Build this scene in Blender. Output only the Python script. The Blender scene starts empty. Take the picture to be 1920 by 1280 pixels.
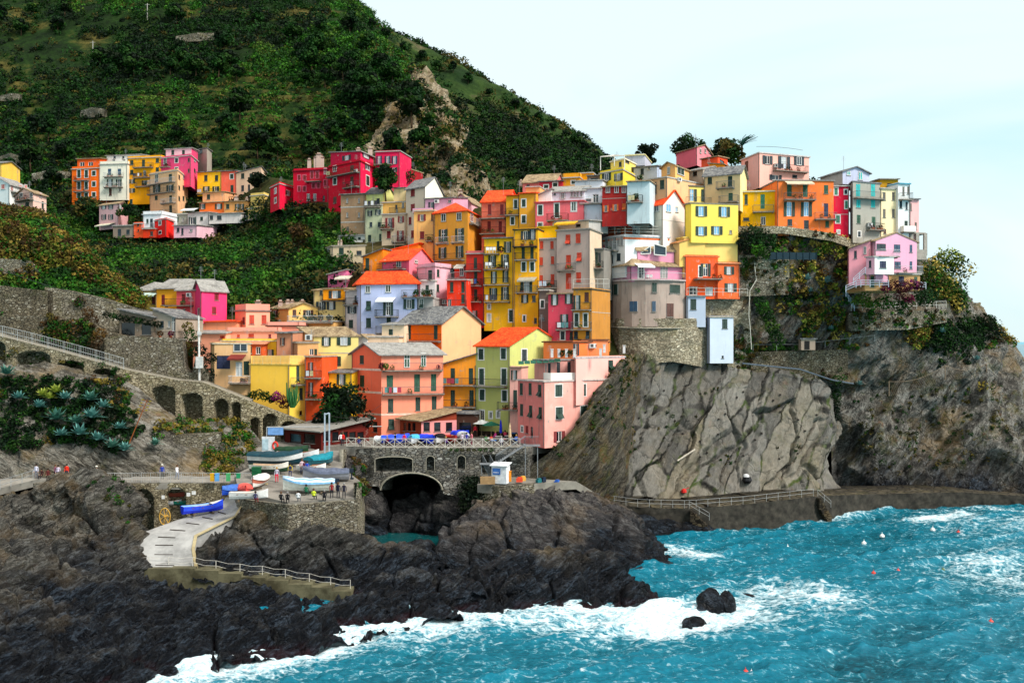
import bpy, bmesh, math, random
import numpy as np
from mathutils import Vector, Matrix
random.seed(7)
RNG = np.random.default_rng(11)
SC = bpy.context.scene
COL = SC.collection
R = math.radians
FPX, CX, CY, HC = 1844.0, 960.0, 640.0, 26.0
cam_data = bpy.data.cameras.new('camera')
cam_data.sensor_width = 36.0
cam_data.lens = FPX / 1920.0 * 36.0
cam_data.clip_start = 0.5
cam_data.clip_end = 60000.0
cam = bpy.data.objects.new('camera', cam_data)
cam.location = (0, 0, HC)
cam.rotation_euler = (R(90), 0, 0)
COL.objects.link(cam)
SC.camera = cam
SUN_EL, SUN_AZ = R(44), R(126)      # azimuth clockwise from +Y
world = bpy.data.worlds.new('World')
SC.world = world
world.use_nodes = True
wt = world.node_tree
for n in list(wt.nodes): wt.nodes.remove(n)
def wn(t, **k):
 n = wt.nodes.new(t)
 for a, v in k.items(): setattr(n, a, v)
 return n
w_out = wn('ShaderNodeOutputWorld')
sky = wn('ShaderNodeTexSky', sky_type='NISHITA', sun_disc=False)
sky.sun_elevation = SUN_EL
sky.sun_rotation = SUN_AZ
sky.altitude = 30; sky.dust_density = 2.0; sky.ozone_density = 1.5
bg1 = wn('ShaderNodeBackground'); bg1.inputs[1].default_value = 0.12
wt.links.new(sky.outputs[0], bg1.inputs[0])
bg2 = wn('ShaderNodeBackground')                    # the bright thin overcast
bg2.inputs[1].default_value = .74
tc = wn('ShaderNodeTexCoord')
mp = wn('ShaderNodeMapping'); mp.inputs['Scale'].default_value = (1.2, 1.2, 3.4)
mp.inputs['Location'].default_value = (3.3, 0.4, 0.2)
wt.links.new(tc.outputs['Generated'], mp.inputs[0])
nz = wn('ShaderNodeTexNoise'); nz.inputs['Scale'].default_value = 1.6; nz.inputs['Detail'].default_value = 5
nz.inputs['Distortion'].default_value = 0.5
wt.links.new(mp.outputs[0], nz.inputs['Vector'])
cr = wn('ShaderNodeValToRGB')
cr.color_ramp.elements[0].position = 0.36; cr.color_ramp.elements[0].color = (0.60, 0.90, 0.94, 1)
cr.color_ramp.elements[1].position = 0.60; cr.color_ramp.elements[1].color = (0.86, 0.99, 1.0, 1)
wt.links.new(nz.outputs[0], cr.inputs[0])
sx = wn('ShaderNodeSeparateXYZ'); wt.links.new(tc.outputs['Generated'], sx.inputs[0])
mr = wn('ShaderNodeMapRange'); mr.inputs[1].default_value = .36; mr.inputs[2].default_value = .6; wt.links.new(sx.outputs[2], mr.inputs[0])
zm = wn('ShaderNodeMix', data_type='RGBA'); wt.links.new(mr.outputs[0], zm.inputs[0]); wt.links.new(cr.outputs[0], zm.inputs[6]); zm.inputs[7].default_value = (.95, .93, .90, 1)   # neutral zenith added out of view to take the cyan out of the light
wt.links.new(zm.outputs[2], bg2.inputs[0])
wmix = wn('ShaderNodeMixShader'); wmix.inputs[0].default_value = 0.86
wt.links.new(bg1.outputs[0], wmix.inputs[1]); wt.links.new(bg2.outputs[0], wmix.inputs[2])
wt.links.new(wmix.outputs[0], w_out.inputs[0])
sun_d = bpy.data.lights.new('sun', 'SUN')
sun_d.energy = 3.1; sun_d.angle = R(18); sun_d.color = (1.0, 0.96, 0.90)
sun = bpy.data.objects.new('sun', sun_d)
sd = Vector((math.sin(SUN_AZ)*math.cos(SUN_EL), math.cos(SUN_AZ)*math.cos(SUN_EL), math.sin(SUN_EL)))
sun.rotation_euler = (-sd).to_track_quat('-Z', 'Y').to_euler()
COL.objects.link(sun)
SC.view_settings.view_transform = 'Standard'
SC.view_settings.look = 'None'
SC.view_settings.exposure = 0.6
SC.view_settings.gamma = 1.0
SC.cycles.max_bounces = 5
SC.cycles.diffuse_bounces = 3
SC.cycles.transparent_max_bounces = 6
def P(px, py, D): return Vector(((px-CX)/FPX*D, D, HC-(py-CY)/FPX*D))
def XY(px, D): return Vector(((px-CX)/FPX*D, D, 0))
def ZZ(py, D): return HC-(py-CY)/FPX*D
def srgb(h):
 h = h.lstrip('#')
 c = [int(h[i:i+2], 16)/255 for i in (0, 2, 4)]
 return tuple(x/12.92 if x <= .04045 else ((x+.055)/1.055)**2.4 for x in c)
def _hash(ix, iy, iz, seed):
 h = (ix*374761393 + iy*668265263 + iz*2147483647 + seed*1274126177) & 0xffffffff
 h = ((h ^ (h >> 13))*1274126177) & 0xffffffff
 h = ((h ^ (h >> 16))*2246822519) & 0xffffffff
 return ((h ^ (h >> 15)) & 0xffff)/65535.0
def vnoise(p, seed=0):
 p = np.asarray(p, float); i = np.floor(p).astype(np.int64); f = p-i
 f = f*f*f*(f*(f*6-15)+10)
 x, y, z = i[..., 0], i[..., 1], i[..., 2]; fx, fy, fz = f[..., 0], f[..., 1], f[..., 2]
 r = 0
 for dx in (0, 1):
  for dy in (0, 1):
   for dz in (0, 1):
    w = (fx if dx else 1-fx)*(fy if dy else 1-fy)*(fz if dz else 1-fz)
    r = r + w*_hash(x+dx, y+dy, z+dz, seed)
 return r*2-1
def fbm(p, scale=1.0, octv=4, seed=0, gain=.5, ridged=False):
 p = np.asarray(p, float)*scale; a = 1.0; s = 0; t = 0
 for k in range(octv):
  n = vnoise(p + k*17.3, seed+k)
  if ridged: n = 1-2*np.abs(n)
  s = s + a*n; t += a; a *= gain; p = p*2.03
 return s/t
def facet(p, scale, seed=0, jit=1.0):
 """cell noise: distance to the nearest jittered point minus second; gives blocks with cracks between"""
 p = np.asarray(p, float)*scale; i = np.floor(p).astype(np.int64)
 d1 = np.full(p.shape[:-1], 9.0); d2 = d1.copy(); idv = d1.copy()
 for dx in (-1, 0, 1):
  for dy in (-1, 0, 1):
   for dz in (-1, 0, 1):
    c = i+np.array([dx, dy, dz])
    q = c + np.stack([_hash(c[..., 0], c[..., 1], c[..., 2], seed+k) for k in (1, 2, 3)], -1)*jit
    d = np.sqrt(((p-q)**2).sum(-1)); h = _hash(c[..., 0], c[..., 1], c[..., 2], seed+9)
    near = d < d1
    d2 = np.where(near, d1, np.minimum(d2, d)); idv = np.where(near, h, idv); d1 = np.where(near, d, d1)
 return d1, d2-d1, idv
def setp(o, label=None, cat=None, group=None, kind=None):
 if label: o['label'] = label
 if cat: o['category'] = cat
 if group: o['group'] = group
 if kind: o['kind'] = kind
 return o
def empty(name, loc, label=None, cat=None, group=None):
 o = bpy.data.objects.new(name, None); o.location = loc; o.empty_display_size = .3
 COL.objects.link(o); return setp(o, label, cat, group)
def link_mesh(name, verts, faces, mats, parent=None, mi=None, smooth=False, col=None, colname='tint'):
 me = bpy.data.meshes.new(name)
 if isinstance(faces, np.ndarray):
  nf, k = faces.shape
  verts = np.asarray(verts, np.float32)
  me.vertices.add(len(verts)); me.vertices.foreach_set('co', verts.ravel())
  me.loops.add(nf*k); me.loops.foreach_set('vertex_index', faces.astype(np.int32).ravel())
  me.polygons.add(nf); me.polygons.foreach_set('loop_start', np.arange(0, nf*k, k, dtype=np.int32))
  me.update(calc_edges=True)
 else:
  me.from_pydata([tuple(v) for v in verts], [], faces); me.update()
 for m in (mats if isinstance(mats, (list, tuple)) else [mats]): me.materials.append(m)
 if mi is not None: me.polygons.foreach_set('material_index', np.asarray(mi, np.int32))
 if smooth: me.polygons.foreach_set('use_smooth', np.ones(len(me.polygons), bool))
 if col is not None:
  ca = me.color_attributes.new(colname, 'FLOAT_COLOR', 'POINT')
  c = np.ones((len(me.vertices), 4), np.float32); c[:, :col.shape[1]] = col
  ca.data.foreach_set('color', c.ravel())
 o = bpy.data.objects.new(name, me); COL.objects.link(o)
 if parent is not None:
  o.parent = parent
  if parent.type == 'EMPTY' or True: o.matrix_parent_inverse = Matrix.Translation(-world_loc(parent)) if not parent.parent else Matrix.Translation(-world_loc(parent))
 return o
def world_loc(o):
 return Vector(o.get('_wl', o.location))
class MB:
 """collects faces in world coordinates; build() links one mesh object"""
 def __init__(s): s.v = []; s.f = []; s.m = []
 def quad(s, a, b, c, d, m=0):
  n = len(s.v); s.v += [a, b, c, d]; s.f.append((n, n+1, n+2, n+3)); s.m.append(m)
 def poly(s, pts, m=0):
  n = len(s.v); s.v += list(pts); s.f.append(tuple(range(n, n+len(pts)))); s.m.append(m)
 def obox(s, o, ax, ay, az, m=0):
  """box from corner o with edge vectors"""
  o, ax, ay, az = Vector(o), Vector(ax), Vector(ay), Vector(az)
  c = [o, o+ax, o+ax+ay, o+ay]; t = [p+az for p in c]; n = len(s.v); s.v += c+t
  for f in ((3, 2, 1, 0), (4, 5, 6, 7), (0, 1, 5, 4), (1, 2, 6, 5), (2, 3, 7, 6), (3, 0, 4, 7)):
   s.f.append(tuple(n+i for i in f)); s.m.append(m)
 def box(s, c, sx, sy, sz, m=0, rz=0.0):
  """box with base centre c"""
  ca, sa = math.cos(rz), math.sin(rz); ax = Vector((ca*sx, sa*sx, 0)); ay = Vector((-sa*sy, ca*sy, 0))
  s.obox(Vector(c)-ax/2-ay/2, ax, ay, Vector((0, 0, sz)), m)
 def bar(s, a, b, r, m=0, n=4):
  a, b = Vector(a), Vector(b); d = (b-a)
  if d.length < 1e-6: return
  d.normalize(); u = d.orthogonal().normalized() if abs(d.z) < .99 else Vector((1, 0, 0)); w = d.cross(u)
  k = len(s.v)
  for p, rr in ((a, r if not isinstance(r, tuple) else r[0]), (b, r if not isinstance(r, tuple) else r[1])):
   for i in range(n):
    t = 2*math.pi*(i+.5)/n; s.v.append(p+u*math.cos(t)*rr+w*math.sin(t)*rr)
  for i in range(n):
   j = (i+1) % n; s.f.append((k+i, k+j, k+n+j, k+n+i)); s.m.append(m)
  s.f.append(tuple(k+i for i in range(n))[::-1]); s.m.append(m); s.f.append(tuple(k+n+i for i in range(n))); s.m.append(m)
 def tube(s, pts, r, m=0, n=5):
  for a, b in zip(pts[:-1], pts[1:]): s.bar(a, b, r, m, n)
 def lathe(s, c, prof, m=0, n=10, ax=None, capped=True):
  """prof: (radius, height) pairs around vertical axis at c"""
  c = Vector(c); k = len(s.v)
  for r, h in prof:
   for i in range(n):
    t = 2*math.pi*i/n; s.v.append(c+Vector((math.cos(t)*r, math.sin(t)*r, h)))
  for j in range(len(prof)-1):
   for i in range(n):
    q = (i+1) % n; s.f.append((k+j*n+i, k+j*n+q, k+(j+1)*n+q, k+(j+1)*n+i)); s.m.append(m)
  if capped:
   s.f.append(tuple(k+i for i in range(n))[::-1]); s.m.append(m)
   e = k+(len(prof)-1)*n; s.f.append(tuple(e+i for i in range(n))); s.m.append(m)
 def build(s, name, mats, parent=None, smooth=False):
  if not s.f: return None
  me = bpy.data.meshes.new(name)
  o0 = world_loc(parent) if parent is not None else None
  me.from_pydata([tuple(v) for v in s.v], [], s.f); me.update()
  for mt in (mats if isinstance(mats, (list, tuple)) else [mats]): me.materials.append(mt)
  if any(s.m): me.polygons.foreach_set('material_index', s.m)
  if smooth: me.polygons.foreach_set('use_smooth', [True]*len(me.polygons))
  ob = bpy.data.objects.new(name, me); COL.objects.link(ob)
  if parent is not None:
   ob.parent = parent; ob.matrix_parent_inverse = Matrix.Translation(-o0);
   ob['_wl'] = (0.0, 0.0, 0.0)
  return ob
def reg(o):
 o['_wl'] = tuple(o.location); return o
MATS = {}
class NT:
 def __init__(s, name):
  s.mat = bpy.data.materials.new(name); s.mat.use_nodes = True; s.t = s.mat.node_tree
  for n in list(s.t.nodes): s.t.nodes.remove(n)
  s.out = s.t.nodes.new('ShaderNodeOutputMaterial'); s.p = s.t.nodes.new('ShaderNodeBsdfPrincipled')
  s.t.links.new(s.p.outputs[0], s.out.inputs[0]); s._g = None
 def n(s, typ, **k):
  n = s.t.nodes.new('ShaderNode'+typ)
  for a, v in k.items(): setattr(n, a, v)
  return n
 def l(s, a, b): s.t.links.new(a, b)
 def pos(s):
  if s._g is None: s._g = s.n('NewGeometry')
  return s._g.outputs['Position']
 def mapping(s, v, rot=(0, 0, 0), sc=(1, 1, 1)):
  m = s.n('Mapping'); m.inputs['Rotation'].default_value = rot; m.inputs['Scale'].default_value = sc; s.l(v, m.inputs[0]); return m.outputs[0]
 def noise(s, v, scale, det=4, rough=.55, dist=0.0):
  m = s.n('TexNoise'); m.inputs['Scale'].default_value = scale; m.inputs['Detail'].default_value = det
  m.inputs['Roughness'].default_value = rough; m.inputs['Distortion'].default_value = dist; s.l(v, m.inputs['Vector']); return m.outputs[0]
 def vor(s, v, scale, feature='F1', out=0, rnd=1.0):
  m = s.n('TexVoronoi', feature=feature); m.inputs['Scale'].default_value = scale; m.inputs['Randomness'].default_value = rnd
  s.l(v, m.inputs['Vector']); return m.outputs[out]
 def ramp(s, f, stops, interp='LINEAR'):
  m = s.n('ValToRGB'); e = m.color_ramp.elements; m.color_ramp.interpolation = interp
  while len(e) < len(stops): e.new(.5)
  for i, (p, c) in enumerate(stops):
   e[i].position = p; e[i].color = (*c, 1) if isinstance(c, (tuple, list)) and len(c) == 3 else ((c, c, c, 1) if not isinstance(c, (tuple, list)) else c)
  s.l(f, m.inputs[0]); return m.outputs[0]
 def mix(s, f, a, b, mode='MIX'):
  m = s.n('Mix', data_type='RGBA', blend_type=mode)
  for sock, v in ((m.inputs[0], f), (m.inputs[6], a), (m.inputs[7], b)):
   if hasattr(v, 'is_linked') or hasattr(v, 'links'): s.l(v, sock)
   elif isinstance(v, (int, float)): sock.default_value = v if sock == m.inputs[0] else (v, v, v, 1)
   else: sock.default_value = (*v, 1)
  return m.outputs[2]
 def math(s, op, a, b=None, clamp=False):
  m = s.n('Math', operation=op, use_clamp=clamp)
  for sock, v in ((m.inputs[0], a), (m.inputs[1], b)):
   if v is None: continue
   if isinstance(v, (int, float)): sock.default_value = v
   else: s.l(v, sock)
  return m.outputs[0]
 def maprange(s, v, a, b, c=0.0, d=1.0):
  m = s.n('MapRange');
  for i, x in ((1, a), (2, b), (3, c), (4, d)): m.inputs[i].default_value = x
  s.l(v, m.inputs[0]); return m.outputs[0]
 def zc(s):
  m = s.n('SeparateXYZ'); s.l(s.pos(), m.inputs[0]); return m.outputs[2]
 def bump(s, h, st=.5, dist=.1, prev=None):
  b = s.n('Bump'); b.inputs['Strength'].default_value = st; b.inputs['Distance'].default_value = dist; s.l(h, b.inputs['Height'])
  if prev is not None: s.l(prev, b.inputs['Normal'])
  return b.outputs[0]
 def fin(s, col, rough=.8, nrm=None, spec=.3, metal=0.0):
  if isinstance(col, (tuple, list)): s.p.inputs['Base Color'].default_value = (*col[:3], 1)
  else: s.l(col, s.p.inputs['Base Color'])
  if isinstance(rough, (int, float)): s.p.inputs['Roughness'].default_value = rough
  else: s.l(rough, s.p.inputs['Roughness'])
  s.p.inputs['Specular IOR Level'].default_value = spec; s.p.inputs['Metallic'].default_value = metal
  if nrm is not None: s.l(nrm, s.p.inputs['Normal'])
  return s.mat
def mul(c, k): return tuple(min(1, x*k) for x in c)
def m_stucco(hexc, wear=.35):
 key = ('st', hexc, wear)
 if key in MATS: return MATS[key]
 c = srgb(hexc); c = (c[0]*1.06, c[1]*.93, c[2]) if c[0] > c[1] > c[2]*1.25 else c; t = NT('stucco'); p = t.pos()
 mx, mn = max(c), min(c)
 a = t.noise(p, .35, 5, .6); b = t.noise(t.mapping(p, sc=(2.2, 2.2, .28)), 1.0, 4, .6)
 f = t.ramp(a, [(.32, 0.0), (.72, 1.0)])
 col = t.mix(f, mul(c, 1-.16*wear-.03), mul(c, 1.06))
 st = t.ramp(b, [(.56, 0.0), (.74, 1.0)])
 col = t.mix(t.math('MULTIPLY', st, min(1, .9*wear)), col, mul(tuple(.55*x+.12*mx for x in c), .72))
 g = t.noise(p, .8, 6, .7); pt = t.ramp(g, [(.625, 0.0), (.66, 1.0)])
 col = t.mix(t.math('MULTIPLY', pt, .75*wear), col, (.36, .33, .28))
 lp = t.ramp(t.noise(t.mapping(p, sc=(1, 1, .6)), 1.7, 4, .6), [(.60, 0.0), (.68, 1.0)])
 col = t.mix(t.math('MULTIPLY', lp, .30*wear), col, mul(tuple(.8*x+.2*mx for x in c), 1.15))
 nb = t.bump(t.noise(p, 9, 4, .7), .25, .03)
 MATS[key] = t.fin(col, .88, nb, .15); return MATS[key]
def m_plain(name, hexc, rough=.7, spec=.3, metal=0.0, var=.25, scale=2.5):
 key = ('pl', name, hexc, rough, metal)
 if key in MATS: return MATS[key]
 c = srgb(hexc); t = NT(name); a = t.noise(t.pos(), scale, 4, .6)
 col = t.mix(t.ramp(a, [(.35, 0.0), (.68, 1.0)]), mul(c, 1-var), mul(c, 1+var*.35))
 MATS[key] = t.fin(col, rough, t.bump(t.noise(t.pos(), scale*6, 3, .6), .15, .02), spec, metal); return MATS[key]
def m_shutter(hexc):
 key = ('sh', hexc)
 if key in MATS: return MATS[key]
 c = srgb(hexc); t = NT('shutter_paint'); p = t.pos()
 w = t.n('TexWave', wave_type='BANDS', bands_direction='Z'); w.inputs['Scale'].default_value = 5.0; w.inputs['Distortion'].default_value = .1
 t.l(p, w.inputs[0])
 col = t.mix(t.ramp(t.noise(p, .9, 4, .7), [(.3, 0.0), (.7, 1.0)]), mul(c, .72), mul(tuple(.9*x+.03 for x in c), 1.25))
 col = t.mix(t.ramp(w.outputs[1], [(.0, 0.0), (.35, 1.0)]), mul(c, .35), col)
 MATS[key] = t.fin(col, .5, t.bump(w.outputs[1], .6, .03), .35); return MATS[key]
def m_roof(kind):
 key = ('rf', kind)
 if key in MATS: return MATS[key]
 t = NT({'slate': 'slate_roof', 'tile': 'clay_tile_roof', 'brown': 'weathered_tile_roof', 'light': 'pale_slate_roof'}[kind]); p = t.pos()
 pal = {'slate': ('#5c5d60', '#8d8c88', '#3c3c3e'), 'tile': ('#e03a10', '#f2602a', '#a82a12'),
   'brown': ('#8a7458', '#b09a78', '#5c4a38'), 'light': ('#8c8a85', '#a5a29b', '#66635f')}[kind]
 a, b, c = [srgb(x) for x in pal]
 v = t.vor(t.mapping(p, sc=(2.2, 1.5, 2.4)), 1.5 if kind != 'tile' else 3.2, 'F1', 1)
 cell = t.n('SeparateColor'); t.l(v, cell.inputs[0])
 col = t.mix(cell.outputs[0], a, b)
 col = t.mix(t.ramp(t.noise(p, .7, 5, .65), [(.5, 0.0), (.72, 1.0)]), col, c)
 edge = t.vor(t.mapping(p, sc=(2.2, 1.5, 2.4)), 1.5 if kind != 'tile' else 3.2, 'DISTANCE_TO_EDGE', 0)
 if kind != 'tile': col = t.mix(t.ramp(t.noise(p, 1.6, 4, .7), [(.62, 0.0), (.75, 1.0)]), col, srgb('#7c7440'))
 MATS[key] = t.fin(col, .85, t.bump(t.ramp(edge, [(.0, 0.0), (.10, 1.0)]), .7 if kind != 'tile' else .35, .06), .2); return MATS[key]
def m_masonry(name, light, mid, dark, sc=2.4, moss='#6f6a35', moss_amt=.5, flat=.55):
 key = ('ms', name)
 if key in MATS: return MATS[key]
 t = NT(name); p = t.pos(); la, mi, da = srgb(light), srgb(mid), srgb(dark)
 q = t.n('VectorMath', operation='ADD'); nn = t.n('TexNoise'); nn.inputs['Scale'].default_value = 1.5; t.l(p, nn.inputs['Vector'])
 sc2 = t.n('VectorMath', operation='SCALE'); t.l(nn.outputs[1], sc2.inputs[0]); sc2.inputs[3].default_value = .35
 t.l(p, q.inputs[0]); t.l(sc2.outputs[0], q.inputs[1])
 mp_ = t.mapping(q.outputs[0], sc=(1, 1, 1.0/flat))
 cellc = t.n('SeparateColor'); t.l(t.vor(mp_, sc, 'F1', 1), cellc.inputs[0])
 col = t.ramp(cellc.outputs[0], [(0, mul(mi, .55)), (.45, mi), (.8, mul(mi, 1.15)), (1, la)])
 col = t.mix(t.math('MULTIPLY', cellc.outputs[1], .35), col, srgb('#8a7a5c'))
 edge = t.vor(mp_, sc, 'DISTANCE_TO_EDGE', 0)
 ed = t.ramp(edge, [(.02, 0.0), (.11, 1.0)])
 col = t.mix(ed, da, col)
 big = t.noise(p, .22, 5, .65)
 col = t.mix(t.ramp(big, [(.35, .55), (.6, 0.0)]), col, da)
 col = t.mix(t.math('MULTIPLY', t.ramp(t.noise(p, .5, 6, .7), [(.52, 0.0), (.66, 1.0)]), moss_amt), col, srgb(moss))
 h = t.math('ADD', ed, t.math('MULTIPLY', t.noise(p, 8, 4, .7), .5))
 MATS[key] = t.fin(col, .92, t.bump(h, .9, .12), .15); return MATS[key]
def m_rock(name, light, mid, dark, rot=(0, 0, 0), sc=.5, aniso=5.0, wet=None, crack=.5, veg=0.0, ochre=.3, white=0.0, bumpd=.5, panel=False):
 key = ('rk', name)
 if key in MATS: return MATS[key]
 t = NT(name); p = t.pos(); la, mi, da = srgb(light), srgb(mid), srgb(dark)
 q = t.mapping(t.mapping(p, rot=rot), sc=(1, 1, aniso))
 s1 = t.noise(q, sc*.55, 7, .68, 1.1); s2 = t.noise(q, sc*2.3, 6, .7, .7); big = t.noise(p, .09, 5, .6)
 s3 = t.noise(t.mapping(q, sc=(1, 1, .6)), sc*8, 6, .75, .3)
 f = t.math('ADD', t.math('MULTIPLY', s1, .42), t.math('ADD', t.math('MULTIPLY', s2, .34), t.math('MULTIPLY', s3, .24)))
 col = t.ramp(f, [(.37, mul(da, .45)), (.44, da), (.50, mi), (.57, la), (.66, mul(la, 1.2))])
 col = t.mix(t.ramp(big, [(.38, 0.0), (.62, .65)]), col, t.mix(.5, col, mul(mi, 1.25)))
 col = t.mix(t.math('MULTIPLY', t.ramp(t.noise(p, .16, 4, .6), [(.50, 0.0), (.66, 1.0)]), ochre), col, srgb('#9a7c4a'))
 wz = t.n('TexNoise'); wz.inputs['Scale'].default_value = .7; wz.inputs['Detail'].default_value = 5; t.l(p, wz.inputs['Vector'])
 ws = t.n('VectorMath', operation='SCALE'); t.l(wz.outputs[1], ws.inputs[0]); ws.inputs[3].default_value = 2.6; wa = t.n('VectorMath', operation='ADD'); t.l(t.mapping(q, sc=(1, 1, .35)), wa.inputs[0]); t.l(ws.outputs[0], wa.inputs[1])
 ck = t.vor(wa.outputs[0], sc*.9, 'DISTANCE_TO_EDGE', 0)
 if panel:
  pw = t.n('TexNoise'); pw.inputs['Scale'].default_value = .25; pw.inputs['Detail'].default_value = 6; t.l(p, pw.inputs['Vector'])
  px_ = t.n('VectorMath', operation='SCALE'); t.l(pw.outputs[1], px_.inputs[0]); px_.inputs[3].default_value = 3.2; pa = t.n('VectorMath', operation='ADD'); t.l(p, pa.inputs[0]); t.l(px_.outputs[0], pa.inputs[1])
  pv = t.mapping(t.mapping(pa.outputs[0], rot=rot), sc=(.22, .3, 1)); pc = t.n('SeparateColor'); t.l(t.vor(pv, .26, 'F1', 1), pc.inputs[0]); pe = t.vor(pv, .26, 'DISTANCE_TO_EDGE', 0)
  pcol = t.ramp(pc.outputs[0], [(0, mul(mi, .62)), (.35, mul(mi, .95)), (.65, mul(la, .9)), (.9, srgb('#7c7360')), (1, mul(la, 1.1))])
  col = t.mix(.62, col, pcol)
  col = t.mix(t.math('MULTIPLY', t.ramp(pe, [(0, 1.0), (.022, .9), (.05, 0.0)]), t.ramp(t.noise(p, .3, 4), [(.35, .2), (.55, 1.0)])), col, t.mix(t.ramp(t.noise(p, .4, 3), [(.5, 0.0), (.6, 1.0)]), mul(da, .4), srgb('#38461a')))
 ckf = t.ramp(ck, [(.0, 1.0), (.02, 0.0)])
 brk = t.ramp(t.noise(p, .5, 3, .5), [(.45, 0.0), (.6, 1.0)])
 col = t.mix(t.math('MULTIPLY', t.math('MULTIPLY', ckf, brk), crack), col, mul(da, .35))
 if white:
  wv = t.ramp(t.noise(t.mapping(q, sc=(1, 1, 1.6)), sc*3.1, 7, .75, 1.5), [(.625, 0.0), (.67, 1.0)])
  col = t.mix(t.math('MULTIPLY', wv, white), col, srgb('#c9c6c0'))
 if veg:
  gp = t.ramp(t.noise(p, .35, 6, .7), [(.54, 0.0), (.60, 1.0)])
  gc = t.ramp(t.noise(p, .8, 4, .6), [(.4, srgb('#2e3d12')), (.55, srgb('#5c5a22')), (.66, srgb('#7c4a22'))])
  col = t.mix(t.math('MULTIPLY', gp, veg), col, gc)
 rough = .9
 if wet is not None:
  z = t.math('ADD', t.zc(), t.math('MULTIPLY', t.math('SUBTRACT', t.noise(p, .22, 5, .6), .5), wet[1]*2.4))
  wf = t.maprange(z, wet[0]-wet[1]*.5, wet[0]+wet[1]*.5, 1.0, 0.0)
  wetc = t.ramp(f, [(.42, srgb('#030407')), (.51, srgb('#0f141c')), (.60, srgb('#46525f'))])
  if white: wetc = t.mix(t.math('MULTIPLY', wv, .8), wetc, srgb('#8b9298'))
  if len(wet) > 2:
   zr = t.maprange(t.math('ADD', t.zc(), t.math('MULTIPLY', t.noise(p, .5, 4), .8)), .5, 1.3, 1.0, 0.0)
   wetc = t.mix(t.math('MULTIPLY', zr, t.ramp(t.noise(p, .25, 4), [(.42, 0.0), (.55, wet[2])])), wetc, srgb('#4a1218'))
  col = t.mix(wf, col, wetc)
  rough = t.maprange(wf, 0, 1, .9, .42)
 h = t.math('ADD', t.math('MULTIPLY', f, 1.6), t.math('MULTIPLY', t.ramp(ck, [(0.0, 0.0), (.06, 1.0)]), .25))
 nb = t.bump(h, 1.0, bumpd*1.5)
 MATS[key] = t.fin(col, rough, nb, .25); return MATS[key]
def m_leaf(name='foliage'):
 key = ('lf', name)
 if key in MATS: return MATS[key]
 t = NT(name); a = t.n('Attribute', attribute_name='tint')
 n = t.ramp(t.noise(t.pos(), 1.3, 3, .6), [(.3, .7), (.7, 1.25)])
 col = t.mix(1.0, a.outputs[0], n, 'MULTIPLY')
 m = t.fin(col, .75, None, .2)
 tr = t.n('BsdfTranslucent'); t.l(col, tr.inputs[0]); mx = t.n('MixShader'); mx.inputs[0].default_value = .22
 t.l(t.p.outputs[0], mx.inputs[1]); t.l(tr.outputs[0], mx.inputs[2]); t.l(mx.outputs[0], t.out.inputs[0])
 MATS[key] = m; return m
def smoothrow(a, k):
 for _ in range(k):
  b = a.copy(); b[1:-1] = .25*a[:-2]+.5*a[1:-1]+.25*a[2:]; a = b
 return a
LOFTS = {}
def loft(name, rows, nu, nv, mat, disp=None, kind='structure', label=None, cat=None, sm=2, attr=None, post=None, edge=0, smooth=True):
 """rows: each a list of (px, py, D); the surface runs through them; disp(points) is metres along the normal"""
 grid = []
 for r in rows:
  r = np.array(r, float); t = np.r_[0, np.cumsum(np.abs(np.diff(r[:, 0])) + .02*np.abs(np.diff(r[:, 1])) + .3*np.abs(np.diff(r[:, 2])))]; t /= t[-1]
  u = np.linspace(0, 1, nu); g = np.stack([np.interp(u, t, r[:, k]) for k in range(3)], 1)
  g = smoothrow(g, sm*3)
  X = (g[:, 0]-CX)/FPX*g[:, 2]; Z = HC-(g[:, 1]-CY)/FPX*g[:, 2]
  grid.append(np.stack([X, g[:, 2], Z], 1))
 grid = np.array(grid)                                    # rows x nu x 3
 seg = np.sqrt(((np.diff(grid, axis=0))**2).sum(-1)).mean(1)
 t = np.r_[0, np.cumsum(seg)]; t /= t[-1]
 v = np.linspace(0, 1, nv); out = np.zeros((nv, nu, 3))
 for k in range(3):
  for j in range(nu): out[:, j, k] = np.interp(v, t, grid[:, j, k])
 out = smoothrow(out, sm*2)
 du = np.gradient(out, axis=1); dv = np.gradient(out, axis=0); nrm = np.cross(du, dv)
 nrm /= np.linalg.norm(nrm, axis=-1, keepdims=True)+1e-9
 toc = np.array([0, 0, HC])-out; s = np.sign((nrm*toc).sum(-1).mean()); nrm *= s
 if disp is not None:
  d = disp(out)
  if edge:
   w = np.ones_like(d); e = np.clip(np.minimum(np.arange(nu), np.arange(nu)[::-1])/edge, 0, 1); w *= e[None, :]
   d = d*w
  out = out + nrm*d[..., None]
 if post is not None: out = post(out)
 idx = np.arange(nu*nv).reshape(nv, nu)
 F = np.stack([idx[:-1, :-1], idx[:-1, 1:], idx[1:, 1:], idx[1:, :-1]], -1).reshape(-1, 4)
 if s < 0: F = F[:, ::-1]
 col = attr(out.reshape(-1, 3)) if attr else None
 o = link_mesh(name, out.reshape(-1, 3), F, mat, smooth=smooth, col=col, colname='mask')
 setp(o, label, cat, None, kind)
 du = np.gradient(out, axis=1); dv = np.gradient(out, axis=0); nr = np.cross(du, dv)*s
 nr /= np.linalg.norm(nr, axis=-1, keepdims=True)+1e-9
 LOFTS[o.name] = (out, nr)
 return o
def proj(p):
 p = np.asarray(p); return np.stack([p[..., 0]/p[..., 1]*FPX+CX, (HC-p[..., 2])/p[..., 1]*FPX+CY], -1)
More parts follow.
